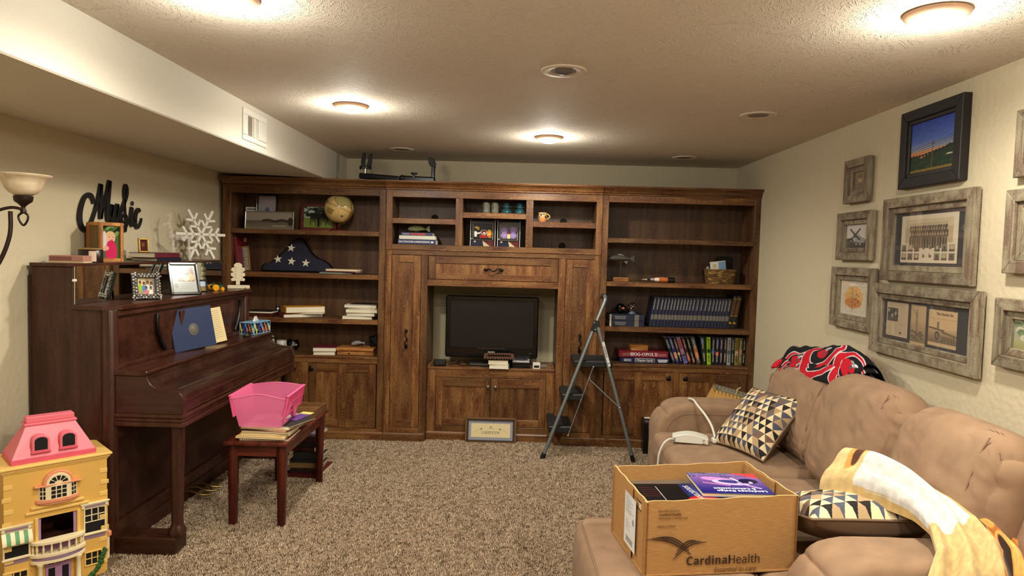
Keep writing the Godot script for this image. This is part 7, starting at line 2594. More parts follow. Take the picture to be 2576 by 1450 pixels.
	rect(im, 50, 56, 10, 28, Color(0.55, 0.12, 0.14))
	rect(im, 46, 82, 18, 34, Color(0.86, 0.78, 0.46))
	keep("tin_b", im)
	im = canvas(120, 60, Color(0.06, 0.07, 0.17))
	poly(im, [Vector2(58, 0), Vector2(120, 20), Vector2(120, 60), Vector2(76, 60)], Color(0.34, 0.10, 0.11))
	poly(im, [Vector2(56, 18), Vector2(96, 60), Vector2(64, 60)], Color(0.72, 0.66, 0.52))
	for e in [[20, 28, 9], [50, 12, 7], [4, 10, 6]]:
		var sp := []
		for k in 10: sp.append(Vector2(e[0], e[1]) + Vector2(sin(TAU * k / 10.0), -cos(TAU * k / 10.0)) * e[2] * (1.0 if k % 2 == 0 else 0.42))
		poly(im, sp, Color(0.85, 0.84, 0.80))
	keep("flag_print", im)
	for e in [[-0.305, 0.215, "tin_a", "black display box with a picture tin in orange, red and white", 0.165, 0.142], [-0.085, 0.195, "tin_b", "black display box with a picture tin of violet starbursts", 0.148, 0.14]]:
		t = thing("display_box", e[3], "display box", Vector3(e[0], 1.6625, 0.5), 0.0, "display boxes in the middle cubby")
		bx("back", Vector3(0, 0.112, -0.05), Vector3(e[1], 0.224, 0.06), mat("case_black"), t, 0.002)
		for sg: float in [-1.0, 1.0]: bx("edge", Vector3(sg * (e[1] / 2 - 0.003), 0.112, 0.0), Vector3(0.004, 0.222, 0.05), mat("edge_white", Color(0.78, 0.76, 0.72), 0.4), t, 0.0)
		print_on("printed_base", "flag_print", e[1] - 0.01, 0.075, at(0, 0.038, -0.0185), t, 0.35)
		m = MB.new()
		m.soft(Vector3(0, 0.125, -0.008), Vector3(e[4] + 0.008, e[5] + 0.008, 0.02), 0.009, 8)
		var tin := part("tin", m, mat("tin_white", Color(0.80, 0.78, 0.73), 0.3), t)
		print_on("lid_print", e[2], e[4], e[5], at(0, 0.125, 0.0023), tin, 0.3)
	# green-yellow cup in the right cubby
	t = thing("painted_cup", "small green and orange painted cup in the upper right cubby", "cup", Vector3(0.195, 1.8765, 0.585))
	im = canvas(96, 48, Color(0.66, 0.66, 0.36))
	fade(im, 0, 20, Color(0.52, 0.60, 0.36), Color(0.72, 0.70, 0.40))
	fade(im, 20, 48, Color(0.74, 0.64, 0.40), Color(0.72, 0.42, 0.26))
	for k in 12: ell(im, k * 8 + 3, 30 + 4 * sin(k * 2.0), 4, 3, [Color(0.15, 0.13, 0.10), Color(0.25, 0.40, 0.42)][k % 2])
	keep("cup_glaze", im)
	m = MB.new()
	m.lathe([[0.0, 0.0], [0.03, 0.0], [0.037, 0.018], [0.041, 0.035], [0.038, 0.055], [0.034, 0.066], [0.038, 0.079], [0.035, 0.079], [0.031, 0.066], [0.036, 0.04], [0.026, 0.006], [0.0, 0.005]], 26)
	part("cup", m, pmat("cup_glaze", 0.3), t)
	m = MB.new()
	var hp := []
	for k in 11: hp.append(Vector3(0.036 + 0.024 * sin(PI * k / 10.0), 0.022 + 0.048 * k / 10.0, 0))
	m.tube(hp, 0.0055, 8)
	part("handle", m, mat("cup_handle", Color(0.66, 0.60, 0.36), 0.3), t)
	build_tv_things()
	build_right_shelves()
	build_clamp()


func mug(t: Node3D, r: float, h: float, mm: Material, turn: float) -> void:
	var m := MB.new()
	m.lathe([[0.0, 0.0], [r * 0.94, 0.0], [r, 0.005], [r, h - 0.002], [r - 0.0015, h], [r - 0.0035, h - 0.002], [r - 0.004, 0.008], [0.0, 0.006]], 28)
	part("cup", m, mm, t)
	m = MB.new()
	m.x = at(0, 0, 0, 0, turn, 0)
	var hp := []
	for k in 13: hp.append(Vector3(r - 0.002 + 0.028 * sin(PI * k / 12.0), h * 0.18 + h * 0.62 * k / 12.0, 0))
	m.tube(hp, 0.0052, 8)
	part("handle", m, mm, t)


# a fish lying along x, head at -x
func fish(m: MB, length: float, r: float) -> void:
	var keepx := m.x
	var p := []
	var q := []
	for k in 15:
		var s := k / 14.0
		p.append(Vector3((s - 0.5) * length * 0.86 - length * 0.05, r + 0.006 * sin(s * PI), 0))
		q.append(maxf(0.002, r * pow(sin(PI * minf(1.0, 0.06 + s * 0.92)), 0.75) * (1.0 - 0.5 * s * s)))
	m.tube(p, q, 14, true, 1.0)
	m.x = keepx * at(length * 0.40, r + 0.002, 0)
	m.prism(PackedVector2Array([Vector2(-0.02, -0.006), Vector2(length * 0.1, -r * 0.9), Vector2(length * 0.075, 0), Vector2(length * 0.1, r * 1.1), Vector2(-0.02, 0.008)]), -0.003, 0.003, 0.001)
	m.x = keepx


func build_tv_things() -> void:
	var yt := 0.6345
	var m: MB
	var gloss := mat("tv_gloss", Color(0.018, 0.018, 0.02), 0.12)
	var t := thing("television", "black flat-screen television standing in the niche, switched off", "television", Vector3(-0.212, yt, 0.41), 0.0)
	bx("bezel", Vector3(0, 0.33, -0.02), Vector3(0.806, 0.535, 0.05), gloss, t, 0.012)
	m = MB.new()
	for e in [[0.0, 0.574, 0.79, 0.036], [0.0, 0.118, 0.79, 0.055]]: m.box(Vector3(e[0], e[1], 0.007), Vector3(e[2], e[3], 0.006), 0.002)
	for sg: float in [-1.0, 1.0]: m.box(Vector3(sg * 0.379, 0.35, 0.007), Vector3(0.034, 0.42, 0.006), 0.002)
	part("frame", m, gloss, t)
	bx("screen", Vector3(0, 0.352, 0.0055), Vector3(0.728, 0.412, 0.002), mat("tv_screen", Color(0.02, 0.02, 0.021), 0.32), t, 0.0)
	m = MB.new()
	m.grid(20, 3, func(s: float, v: float): return Vector3((s - 0.5) * 0.79, 0.09 - v * 0.03, 0.008 - 0.012 * v * v + 0.004 * sin(s * PI)), true)
	part("speaker_lip", m, mat("tv_lip", Color(0.05, 0.05, 0.052), 0.3), t)
	bx("chrome_line", Vector3(0, 0.143, 0.0105), Vector3(0.25, 0.002, 0.001), mat("tv_chrome", Color(0.6, 0.6, 0.62), 0.2, 0.9), t, 0.0)
	text("lettering", "SANYO", 0.011, at(0.0, 0.112, 0.0105), mat("tv_logo", Color(0.78, 0.78, 0.8), 0.3), t, "Droid Sans", true, 1.2)
	for k in 2: bx("indicator", Vector3(0.335 + k * 0.012, 0.108, 0.0105), Vector3(0.003, 0.003, 0.001), mat("tv_logo"), t, 0.0)
	m = MB.new()
	m.x = Transform3D(Basis(Vector3(1, 0, 0), Vector3.UP, Vector3(0, 0, 0.62)), Vector3.ZERO)
	m.lathe([[0.0, 0.0], [0.19, 0.0], [0.19, 0.006], [0.17, 0.012], [0.04, 0.02], [0.036, 0.07], [0.0, 0.07]], 36)
	part("stand", m, gloss, t)
	t = thing("set_top_box", "small black set-top box at the left of the television stand top", "electronics", Vector3(-0.647, yt, 0.5), 6.0)
	bx("case", Vector3(0, 0.022, 0), Vector3(0.105, 0.04, 0.13), mat("plastic_black", Color(0.035, 0.035, 0.037), 0.45), t, 0.008)
	t = thing("media_player", "thin black disc player before the television stand", "electronics", Vector3(-0.31, yt, 0.46), -3.0)
	bx("case", Vector3(0, 0.016, 0), Vector3(0.17, 0.03, 0.12), mat("plastic_black"), t, 0.004)
	bx("silver_line", Vector3(0, 0.018, 0.0605), Vector3(0.155, 0.006, 0.001), mat("tv_chrome"), t, 0.0)
	t = thing("black_cable", "black cord looping across the television cabinet top", "cable", Vector3(-0.5, yt, 0.45))
	var o := t.position
	m = MB.new()
	m.tube(curve([Vector3(-0.6, yt + 0.02, 0.46), Vector3(-0.55, yt + 0.006, 0.42), Vector3(-0.5, yt + 0.03, 0.4), Vector3(-0.49, yt + 0.005, 0.47), Vector3(-0.44, yt + 0.005, 0.52), Vector3(-0.4, yt + 0.008, 0.45), Vector3(-0.46, yt + 0.012, 0.4), Vector3(-0.52, yt + 0.006, 0.46), Vector3(-0.58, yt + 0.006, 0.5)], 6, o), 0.0035, 6)
	part("cord", m, mat("plastic_black"), t)
	pile(Vector3(-0.14, yt, 0.56), [["white paperback overhanging the television cabinet edge", 0.004, 0.165, 0.036, 0.12, Color(0.84, 0.83, 0.80), -2.0, "flat_back"], ["yellowed book on the white one before the television", -0.006, 0.17, 0.036, 0.12, Color(0.72, 0.62, 0.42), 2.0, "flat_back"]], "two books before the television")
	t = thing("rope_frame", "brown frame carved like twisted rope lying on the books before the television", "frame", Vector3(-0.14, yt + 0.073, 0.54), 3.0)
	m = MB.new()
	var hw := 0.115
	var hd := 0.08
	for e in [[Vector3(-hw, 0.012, hd), Vector3(hw, 0.012, hd), 11], [Vector3(-hw, 0.02, -hd), Vector3(hw, 0.02, -hd), 11], [Vector3(-hw, 0.012, hd), Vector3(-hw, 0.02, -hd), 8], [Vector3(hw, 0.012, hd), Vector3(hw, 0.02, -hd), 8]]:
		for k in e[2]:
			var c: Vector3 = e[0].lerp(e[1], (k + 0.5) / e[2])
			var d: Vector3 = (e[1] - e[0]).normalized()
			var nn := d.cross(Vector3.UP)
			m.tube([c - d * 0.012 - nn * 0.012, c - d * 0.004 - nn * 0.004 + Vector3(0, 0.01, 0), c + d * 0.006 + nn * 0.004 + Vector3(0, 0.01, 0), c + d * 0.012 + nn * 0.012], [0.006, 0.009, 0.009, 0.006], 7)
	part("rope_border", m, mat("rope_brown", Color(0.34, 0.23, 0.16), 0.5), t)
	bx("panel", Vector3(0, 0.008, 0), Vector3(hw * 1.9, 0.01, hd * 1.8), mat("rope_panel", Color(0.22, 0.10, 0.08), 0.6), t, 0.002)
	for k in 4:
		var cs := [Color(0.04, 0.04, 0.06), Color(0.10, 0.10, 0.11), Color(0.06, 0.06, 0.075), Color(0.68, 0.68, 0.68)]
		t = thing("disc_case", ["black disc case at the bottom of the stack right of the rope frame", "dark disc case second in the stack right of the rope frame", "black disc case third in the stack right of the rope frame", "silver disc case on top of the stack right of the rope frame"][k], "disc case", Vector3(0.05 + 0.004 * sin(k * 2.0), yt + k * 0.0155, 0.49 - (0.012 if k == 3 else 0.0)), [2.0, -6.0, 3.0, -2.0][k], "disc cases on the television cabinet")
		bx("case", Vector3(0, 0.0075, 0), Vector3(0.155 - 0.008 * (k % 2), 0.0145, 0.135), mat("disc_case_%d" % k, cs[k], 0.2), t, 0.002)
	t = thing("disc", "grey disc lying on the disc case stack", "disc", Vector3(0.05, yt + 0.0625, 0.47))
	m = MB.new()
	m.lathe([[0.01, 0.0], [0.06, 0.0], [0.06, 0.0012], [0.01, 0.0012], [0.01, 0.0]], 32)
	part("disc", m, mat("disc_grey", Color(0.36, 0.36, 0.38), 0.25, 0.5), t)
	t = thing("disc", "pale disc lying at the right end of the television cabinet", "disc", Vector3(0.225, yt + 0.0005, 0.39))
	m = MB.new()
	m.lathe([[0.01, 0.0], [0.06, 0.0], [0.06, 0.0012], [0.01, 0.0012], [0.01, 0.0]], 32)
	part("disc", m, mat("disc_pale", Color(0.60, 0.60, 0.62), 0.25, 0.5), t)
	t = thing("small_white_box", "little white box with a dark window at the right of the television cabinet", "box", Vector3(0.18, yt, 0.545), 2.0)
	bx("box", Vector3(0, 0.026, 0), Vector3(0.062, 0.052, 0.045), mat("mug_white"), t, 0.002)
	bx("window", Vector3(0, 0.02, 0.0228), Vector3(0.044, 0.02, 0.001), mat("plastic_black"), t, 0.0)


func build_right_shelves() -> void:
	var m: MB
	var t := thing("fish_sculpture", "weathered metal fish sculpture on a rod over a wooden block", "sculpture", Vector3(0.862, S2, 0.6))
	bx("block", Vector3(0, 0.017, 0), Vector3(0.125, 0.034, 0.06), wood("oak", "x", 4), t, 0.003)
	m = MB.new()
	m.tube([Vector3(-0.003, 0.03, 0), Vector3(-0.003, 0.18, 0)], 0.003, 8)
	part("rod", m, mat("rod_steel", Color(0.36, 0.32, 0.27), 0.4, 0.8), t)
	m = MB.new()
	m.x = at(-0.005, 0.158, 0)
	fish(m, 0.235, 0.03)
	part("body", m, mat("fish_metal", Color(0.27, 0.25, 0.22), 0.45, 0.4), t)
	m = MB.new()
	m.x = at(-0.012, 0.212, 0)
	m.prism(PackedVector2Array([Vector2(-0.035, -0.01), Vector2(0.04, -0.01), Vector2(0.03, 0.008), Vector2(0.0, 0.02), Vector2(-0.02, 0.014)]), -0.003, 0.003, 0.001)
	m.x = at(0.04, 0.165, 0)
	m.prism(PackedVector2Array([Vector2(-0.02, 0.004), Vector2(0.015, 0.006), Vector2(0.004, -0.02)]), -0.003, 0.003, 0.001)
	part("fin", m, mat("fish_fin", Color(0.45, 0.43, 0.40), 0.4, 0.5), t)
	# squeezed tube
	t = thing("lotion_tube", "orange and white squeeze tube with a black cap lying on the right second shelf", "tube", Vector3(1.175, S2, 0.61), -3.0)
	var im := canvas(128, 48, Color(0.72, 0.38, 0.20))
	rect(im, 0, 0, 24, 48, Color(0.84, 0.80, 0.74))
	rect(im, 24, 0, 16, 48, Color(0.20, 0.10, 0.12))
	rect(im, 40, 0, 14, 48, Color(0.55, 0.66, 0.78))
	ell(im, 72, 24, 14, 9, Color(0.88, 0.84, 0.78))
	rect(im, 60, 10, 50, 5, Color(0.86, 0.70, 0.55))
	keep("tube_print", im)
	m = MB.new()
	m.grid(24, 12, func(s: float, v: float):
		var a: float = TAU * v
		var f := smoothstep(0.0, 0.75, s)
		return Vector3(-0.135 + 0.21 * s, lerpf(0.022, 0.022, f) + sin(a) * lerpf(0.003, 0.0215, f), -cos(a) * lerpf(0.03, 0.0215, f)), true)
	part("tube", m, pmat("tube_print", 0.35), t)
	m = MB.new()
	m.x = at(0.075, 0.022, 0, 0, 0, -90)
	m.lathe([[0.0, 0.0], [0.0218, 0.0], [0.0218, 0.055], [0.019, 0.06], [0.0, 0.06]], 24)
	part("cap", m, mat("plastic_black"), t)
	# basket and what is in it
	t = thing("basket", "woven straw basket with a thin arched handle on the right second shelf", "basket", Vector3(1.722, S2, 0.49))
	im = canvas(96, 48, Color(0.36, 0.26, 0.13))
	for y in 12:
		for x in 24:
			var k := posmod(hash(Vector2i(x, y)), 9)
			ell(im, x * 4 + 2 + (y % 2) * 2, y * 4 + 2, 2.5, 1.8, [Color(0.42, 0.31, 0.15), Color(0.58, 0.46, 0.24), Color(0.28, 0.19, 0.09), Color(0.50, 0.38, 0.18), Color(0.40, 0.29, 0.14), Color(0.76, 0.64, 0.40), Color(0.34, 0.24, 0.11), Color(0.48, 0.36, 0.18), Color(0.30, 0.21, 0.1)][k])
	keep("straw", im)
	var straw := pmat("straw", 0.75)
	var sq := func(s: float, w: float, d: float, y: float) -> Vector3:
		var a := TAU * s
		var c := Vector2(cos(a), sin(a))
		var l := pow(pow(absf(c.x), 5.0) + pow(absf(c.y), 5.0), -0.2)
		return Vector3(c.x * l * w / 2, y, c.y * l * d / 2)
	m = MB.new()
	m.grid(48, 10, func(s: float, v: float):
		var q: Vector3 = sq.call(s, lerpf(0.222, 0.25, v) + 0.006 * sin(v * 30.0) * 0.5, lerpf(0.13, 0.16, v), v * 0.115)
		return q + Vector3(0, 0, 0) + q.normalized() * 0.0016 * sin(s * 150.0 + (PI if int(v * 10.0) % 2 else 0.0)), false)
	m.grid(48, 4, func(s: float, v: float): return sq.call(s, lerpf(0.214, 0.242, v), lerpf(0.122, 0.152, v), 0.004 + v * 0.111), true)
	part("weave", m, straw, t)
	m = MB.new()
	var rim := []
	for k in 33: rim.append(sq.call(k / 32.0, 0.25, 0.16, 0.117))
	rim[32] = rim[0]
	m.tube(rim, 0.0055, 7)
	part("rim", m, mat("straw_rim", Color(0.46, 0.34, 0.18), 0.7), t)
	bx("bottom", Vector3(0, 0.003, 0), Vector3(0.2, 0.005, 0.11), mat("straw_rim"), t, 0.0)
	m = MB.new()
	var hp := []
	for k in 21:
		var a := PI * k / 20.0
		hp.append(Vector3(-cos(a) * 0.124, 0.112 + sin(a) * 0.205, 0.0))
	m.tube(hp, 0.0025, 6)
	part("handle", m, mat("straw_dark", Color(0.16, 0.11, 0.07), 0.6), t)
	t = thing("tea_box", "small white and blue carton sticking out of the straw basket", "box", Vector3(1.70, S2 + 0.06, 0.53), 4.0)
	t.rotation_degrees.z = 7.0
	bx("carton", Vector3(0, 0.065, 0), Vector3(0.125, 0.13, 0.03), mat("carton_white", Color(0.84, 0.84, 0.80), 0.5), t, 0.001)
	bx("print", Vector3(0.03, 0.09, 0.0155), Vector3(0.06, 0.07, 0.0006), mat("print_blue", Color(0.45, 0.60, 0.74), 0.5), t, 0.0)
	bx("print", Vector3(-0.035, 0.095, 0.0155), Vector3(0.03, 0.03, 0.0006), mat("print_sand", Color(0.75, 0.70, 0.55), 0.5), t, 0.0)
	t = thing("black_pouch", "black cloth pouch bulging from the back of the straw basket", "pouch", Vector3(1.765, S2 + 0.05, 0.455))
	m = MB.new()
	m.soft(Vector3(0, 0.09, 0), Vector3(0.135, 0.18, 0.05), 0.022, 8)
	part("cloth", m, mat("pouch_black", Color(0.03, 0.03, 0.035), 0.8), t)
	t = thing("bottle", "slanting grey and white bottle in the left of the straw basket", "bottle", Vector3(1.68, S2 + 0.05, 0.48))
	t.rotation_degrees.z = 38.0
	m = MB.new()
	m.lathe([[0.0, 0.0], [0.016, 0.0], [0.016, 0.075], [0.012, 0.083], [0.014, 0.085], [0.014, 0.11], [0.011, 0.113], [0.0, 0.113]], 18)
	part("bottle", m, mat("bottle_grey", Color(0.62, 0.60, 0.56), 0.35), t)
	# ---- encyclopedias
	var blue := mat("ency_blue", Color(0.075, 0.105, 0.215), 0.42)
	var band := mat("ency_band", Color(0.45, 0.44, 0.41), 0.4, 0.3)
	var foil := mat("ency_foil", Color(0.74, 0.73, 0.68), 0.4, 0.2)
	var y := S3
	for k in 2:
		t = thing("dictionary", ["blue dictionary volume lying on the right third shelf, under its twin", "blue dictionary volume lying on top of its twin under the glass balls"][k], "book", Vector3(0.925 + 0.004 * k, y, 0.49), [0.5, -1.5][k], "two dictionary volumes")
		hard_book(t, 0.29, 0.049, 0.225, blue, "flat_z")
		text("lettering", "WORLD BOOK", 0.0095, at(-0.055, 0.031, 0.1131), foil, t, "Droid Serif", false, 1.05)
		text("lettering", "DICTIONARY", 0.0095, at(-0.055, 0.016, 0.1131), foil, t, "Droid Serif", false, 1.05)
		bx("band", Vector3(0.082, 0.0245, 0.1128), Vector3(0.036, 0.049, 0.0008), band, t, 0.0)
		bx("end_band", Vector3(-0.137, 0.0245, 0.1128), Vector3(0.014, 0.049, 0.0008), mat("mug_white"), t, 0.0)
		y += 0.0495
	for k in 2:
		t = thing("glass_ball", ["dark glass ball with an orange flash on the dictionaries", "mirror-tiled glass ball on the dictionaries, on the right"][k], "ornament", Vector3([0.885, 0.985][k], y, 0.5), 0.0, "glass balls on the dictionaries")
		m = MB.new()
		m.ball(Vector3(0, [0.043, 0.062][k], 0), Vector3.ONE * [0.043, 0.04][k], 24, 16)
		part("ball", m, mat("ball_black", Color(0.03, 0.025, 0.03), 0.06), t)
		m = MB.new()
		if k == 0:
			m.ball(Vector3(0.016, 0.046, 0.036), Vector3(0.015, 0.011, 0.008), 8, 6)
			part("flash", m, mat("ball_orange", Color(0.78, 0.40, 0.22), 0.3), t)
		else:
			for i in 40:
				var a := i * 2.4
				var h := 1.0 - 2.0 * (i + 0.5) / 40.0
				var d := Vector3(cos(a) * sqrt(1 - h * h), h, sin(a) * sqrt(1 - h * h))
				m.x = Transform3D(Basis.looking_at(d, Vector3.UP if absf(h) < 0.9 else Vector3.RIGHT), Vector3(0, 0.062, 0) + d * 0.0395)
				m.box(Vector3.ZERO, Vector3(0.013, 0.013, 0.003), 0.001)
			part("tile", m, mat("ball_tile", Color(0.70, 0.58, 0.55), 0.12, 0.7), t)
			m = MB.new()
			m.lathe([[0.0, 0.0], [0.032, 0.0], [0.03, 0.008], [0.015, 0.018], [0.014, 0.026], [0.0, 0.026]], 20)
			part("stand", m, mat("stand_glass", Color(0.35, 0.40, 0.46), 0.2), t)
	var lean := -8.5
	var widths := [0.026, 0.036, 0.03, 0.026, 0.03, 0.025, 0.025, 0.031, 0.025, 0.027, 0.025, 0.027, 0.029, 0.036, 0.036, 0.036, 0.03, 0.029, 0.027, 0.025, 0.025, 0.027, 0.036]
	var proto: Node3D = null
	var x := 1.118
	for k in widths.size():
		var w: float = widths[k] * 0.975
		var b := thing("encyclopedia", "blue encyclopedia with a silver band, volume %d from the left end of the row" % (k + 1), "book", Vector3.ZERO, 0.0, "blue encyclopedias leaning in a row")
		x += w / cos(deg_to_rad(lean))
		var bs := Basis.from_euler(Vector3(0, 0, deg_to_rad(lean)))
		b.transform = Transform3D(bs, Vector3(x, S3 + 0.0003, 0.468) - bs * Vector3(w / 2, 0, 0))
		hard_book(b, w - 0.0006, 0.252, 0.2, blue, "up")
		bx("band", Vector3(0, 0.081, 0.0996), Vector3(w * 0.86, 0.042, 0.002), band, b, 0.0004)
		if proto == null:
			var tx := text("lettering", "WORLD BOOK", 0.0085, at(0, 0.19, 0.1006, 0, 0, -90), foil, b, "Droid Sans", true, 1.15)
			proto = tx
		else:
			var tx := proto.duplicate()
			tx.name = "lettering"
			b.add_child(tx)
		if k == 0: b.set_meta("label", "first blue encyclopedia of the row, its dark front cover showing at the left end")
		elif k == 22: b.set_meta("label", "last blue encyclopedia of the row, beside the black and gold books")
		if k == 0 or k == 22: b.remove_meta("group")
	for k in 2:
		var w := 0.035
		x += w / cos(deg_to_rad(lean))
		var bs := Basis.from_euler(Vector3(0, 0, deg_to_rad(lean - 1.0)))
		var b := thing("black_gold_book", ["taller black and gold book beside the last blue encyclopedia", "taller black and gold book at the right end of the encyclopedia shelf"][k], "book", Vector3.ZERO, 0.0, "black and gold books")
		b.transform = Transform3D(bs, Vector3(x, S3 + 0.0003, 0.468) - bs * Vector3(w / 2, 0, 0))
		hard_book(b, w - 0.001, 0.278, 0.19, mat("bg_black", Color(0.05, 0.045, 0.04), 0.4), "up")
		bx("gold_field", Vector3(0, 0.18, 0.095), Vector3(w * 0.72, 0.14, 0.003), mat("bg_gold", Color(0.36, 0.25, 0.13), 0.35, 0.4), b, 0.001)
		for h in [0.106, 0.254]: bx("gold_line", Vector3(0, h, 0.0952), Vector3(w * 0.8, 0.005, 0.003), mat("bg_bright", Color(0.80, 0.62, 0.26), 0.3, 0.8), b, 0.0)
		bx("gold_emblem", Vector3(0, 0.045, 0.0952), Vector3(w * 0.62, 0.018, 0.003), mat("bg_bright"), b, 0.003)
	# ---- board games and paperbacks on the counter
	t = thing("board_game", "navy blue board game box at the bottom of the pair", "game box", Vector3(1.093, SC, 0.465), -0.5, "two board game boxes")
	bx("box", Vector3(0, 0.0225, 0), Vector3(0.415, 0.044, 0.24), mat("game_navy", Color(0.07, 0.10, 0.25), 0.35), t, 0.003)
	m = MB.new()
	m.soft(Vector3(0.0, 0.0225, 0.12), Vector3(0.165, 0.033, 0.004), 0.0019, 4)
	part("title_plate", m, mat("game_plate", Color(0.80, 0.78, 0.76), 0.4), t)
	bx("title_field", Vector3(0, 0.0225, 0.1222), Vector3(0.157, 0.026, 0.001), mat("game_field", Color(0.16, 0.10, 0.22), 0.4), t, 0.0)
	var wht := mat("letter_white", Color(0.93, 0.93, 0.95), 0.5)
	text("lettering", "Flippin-Opoly", 0.0145, at(0, 0.0225, 0.1229), wht, t, "Droid Serif", true, 1.0)
	for e in [[-0.145, 0.028, 0.062], [-0.145, 0.016, 0.062], [0.15, 0.03, 0.085], [0.15, 0.021, 0.08], [0.15, 0.012, 0.07]]: bx("print_line", Vector3(e[0], e[1], 0.1202), Vector3(e[2], 0.005, 0.0006), wht, t, 0.0)
	t = thing("board_game", "red board game box with a white block title, under the little wooden box", "game box", Vector3(1.08, SC + 0.0452, 0.465), 1.0, "two board game boxes")
	bx("box", Vector3(0, 0.028, 0), Vector3(0.415, 0.055, 0.24), mat("game_red", Color(0.47, 0.09, 0.15), 0.35), t, 0.003)
	text("lettering", "HOG-OPOLY", 0.026, at(0, 0.028, 0.1205), wht, t, "Droid Serif", true, 1.02, 0.001)
	for e in [[-0.145, 0.034, 0.075], [-0.145, 0.026, 0.06], [-0.145, 0.018, 0.075], [0.15, 0.032, 0.075], [0.15, 0.024, 0.085], [0.15, 0.016, 0.08]]: bx("print_line", Vector3(e[0], e[1], 0.1202), Vector3(e[2], 0.0022, 0.0006), mat("game_pink", Color(0.80, 0.62, 0.63), 0.5), t, 0.0)
	t = thing("small_wooden_box", "little golden-brown wooden box on top of the red board game", "box", Vector3(1.045, SC + 0.1012, 0.53), 2.0)
	bx("body", Vector3(0, 0.019, 0), Vector3(0.145, 0.038, 0.09), wood("oak", "x", 3), t, 0.004)
	bx("lid", Vector3(0, 0.0425, 0), Vector3(0.15, 0.009, 0.095), wood("oak", "x", 1), t, 0.003)
	# leaning and upright novels: bottom x, lean, thickness, cover, patch colours
	var novels := [
		[1.345, 21.0, 0.026, Color(0.06, 0.13, 0.16), [[0.17, 0.06, Color(0.16, 0.34, 0.36)], [0.06, 0.05, Color(0.34, 0.15, 0.30)]], "teal and black novel, leaning furthest against the board games"],
		[1.376, 20.0, 0.029, Color(0.17, 0.13, 0.38), [[0.07, 0.055, Color(0.80, 0.50, 0.36)], [0.17, 0.1, Color(0.22, 0.18, 0.46)]], "violet-blue novel with an orange patch low on its spine"],
		[1.407, 19.0, 0.024, Color(0.06, 0.05, 0.05), [[0.15, 0.09, Color(0.30, 0.23, 0.08)], [0.085, 0.02, Color(0.80, 0.66, 0.5)]], "thin black novel with gold letters among the leaning books"],
		[1.443, 19.5, 0.032, Color(0.45, 0.40, 0.68), [[0.18, 0.08, Color(0.76, 0.36, 0.34)], [0.10, 0.06, Color(0.68, 0.46, 0.56)], [0.05, 0.06, Color(0.36, 0.42, 0.70)]], "pink-to-lavender novel among the leaning books"],
		[1.478, 18.5, 0.027, Color(0.28, 0.07, 0.08), [[0.05, 0.05, Color(0.70, 0.28, 0.22)]], "dark red novel among the leaning books"],
		[1.513, 17.5, 0.026, Color(0.07, 0.07, 0.06), [[0.14, 0.1, Color(0.16, 0.15, 0.12)], [0.03, 0.04, Color(0.46, 0.32, 0.22)]], "black novel between the dark red and orange-brown ones"],
		[1.553, 16.5, 0.034, Color(0.32, 0.26, 0.24), [[0.19, 0.06, Color(0.30, 0.32, 0.38)], [0.125, 0.06, Color(0.68, 0.42, 0.26)], [0.075, 0.04, Color(0.82, 0.45, 0.16)]], "thick brown and orange novel among the leaning books"],
		[1.60, 8.0, 0.036, Color(0.07, 0.10, 0.07), [[0.20, 0.05, Color(0.24, 0.34, 0.52)], [0.11, 0.1, Color(0.11, 0.16, 0.12)]], "dark green novel with a blue top, leaning slightly"],
		[1.636, 3.0, 0.031, Color(0.60, 0.78, 0.12), [[0.115, 0.03, Color(0.12, 0.16, 0.05)]], "lime green novel"],
		[1.668, 0.5, 0.03, Color(0.05, 0.06, 0.09), [[0.11, 0.035, Color(0.26, 0.44, 0.66)]], "black novel with a pale blue glow beside the lime green one"],
		[1.701, 0.0, 0.031, Color(0.07, 0.07, 0.12), [[0.19, 0.07, Color(0.14, 0.17, 0.42)], [0.095, 0.032, Color(0.88, 0.36, 0.08)]], "navy novel with a bright orange square"],
		[1.735, 0.0, 0.03, Color(0.10, 0.09, 0.20), [[0.16, 0.1, Color(0.13, 0.12, 0.28)]], "plain indigo novel"],
		[1.768, 0.0, 0.028, Color(0.14, 0.07, 0.08), [[0.12, 0.16, Color(0.20, 0.12, 0.12)]], "dark maroon novel beside the silver one"],
		[1.80, 0.0, 0.03, Color(0.60, 0.62, 0.62), [[0.11, 0.03, Color(0.24, 0.36, 0.36)]], "silver-grey novel"],
		[1.832, 0.0, 0.029, Color(0.07, 0.08, 0.13), [[0.15, 0.09, Color(0.16, 0.17, 0.18)]], "black-blue novel between the silver and gold ones"],
		[1.864, 0.0, 0.03, Color(0.52, 0.45, 0.20), [[0.10, 0.04, Color(0.74, 0.66, 0.62)]], "tan-gold novel"],
		[1.896, -0.5, 0.031, Color(0.40, 0.35, 0.16), [[0.115, 0.035, Color(0.76, 0.50, 0.36)]], "olive-gold novel"],
		[1.924, -1.0, 0.022, Color(0.06, 0.07, 0.06), [], "thin black novel at the right end of the counter row"]]
	for k in novels.size():
		var e: Array = novels[k]
		var b := thing("novel", e[5] + (" on the right counter" if e[5].length() < 50 else ""), "book", Vector3.ZERO, 0.0, "novels on the right counter")
		var bs := Basis.from_euler(Vector3(0, 0, deg_to_rad(e[1])))
		var w: float = e[2]
		b.transform = Transform3D(bs, Vector3(e[0], SC + 0.0004, 0.495) + Vector3(0, absf(sin(deg_to_rad(e[1]))) * w / 2, 0))
		hard_book(b, w, 0.232, 0.155, mat("novel_%d" % k, e[3], 0.35), "up")
		for q in e[4]: bx("spine_patch", Vector3(0, q[0], 0.0775), Vector3(w * 0.8, q[1], 0.0014), mat("patch_%s" % (q[2] as Color).to_html(), q[2], 0.4), b, 0.0)
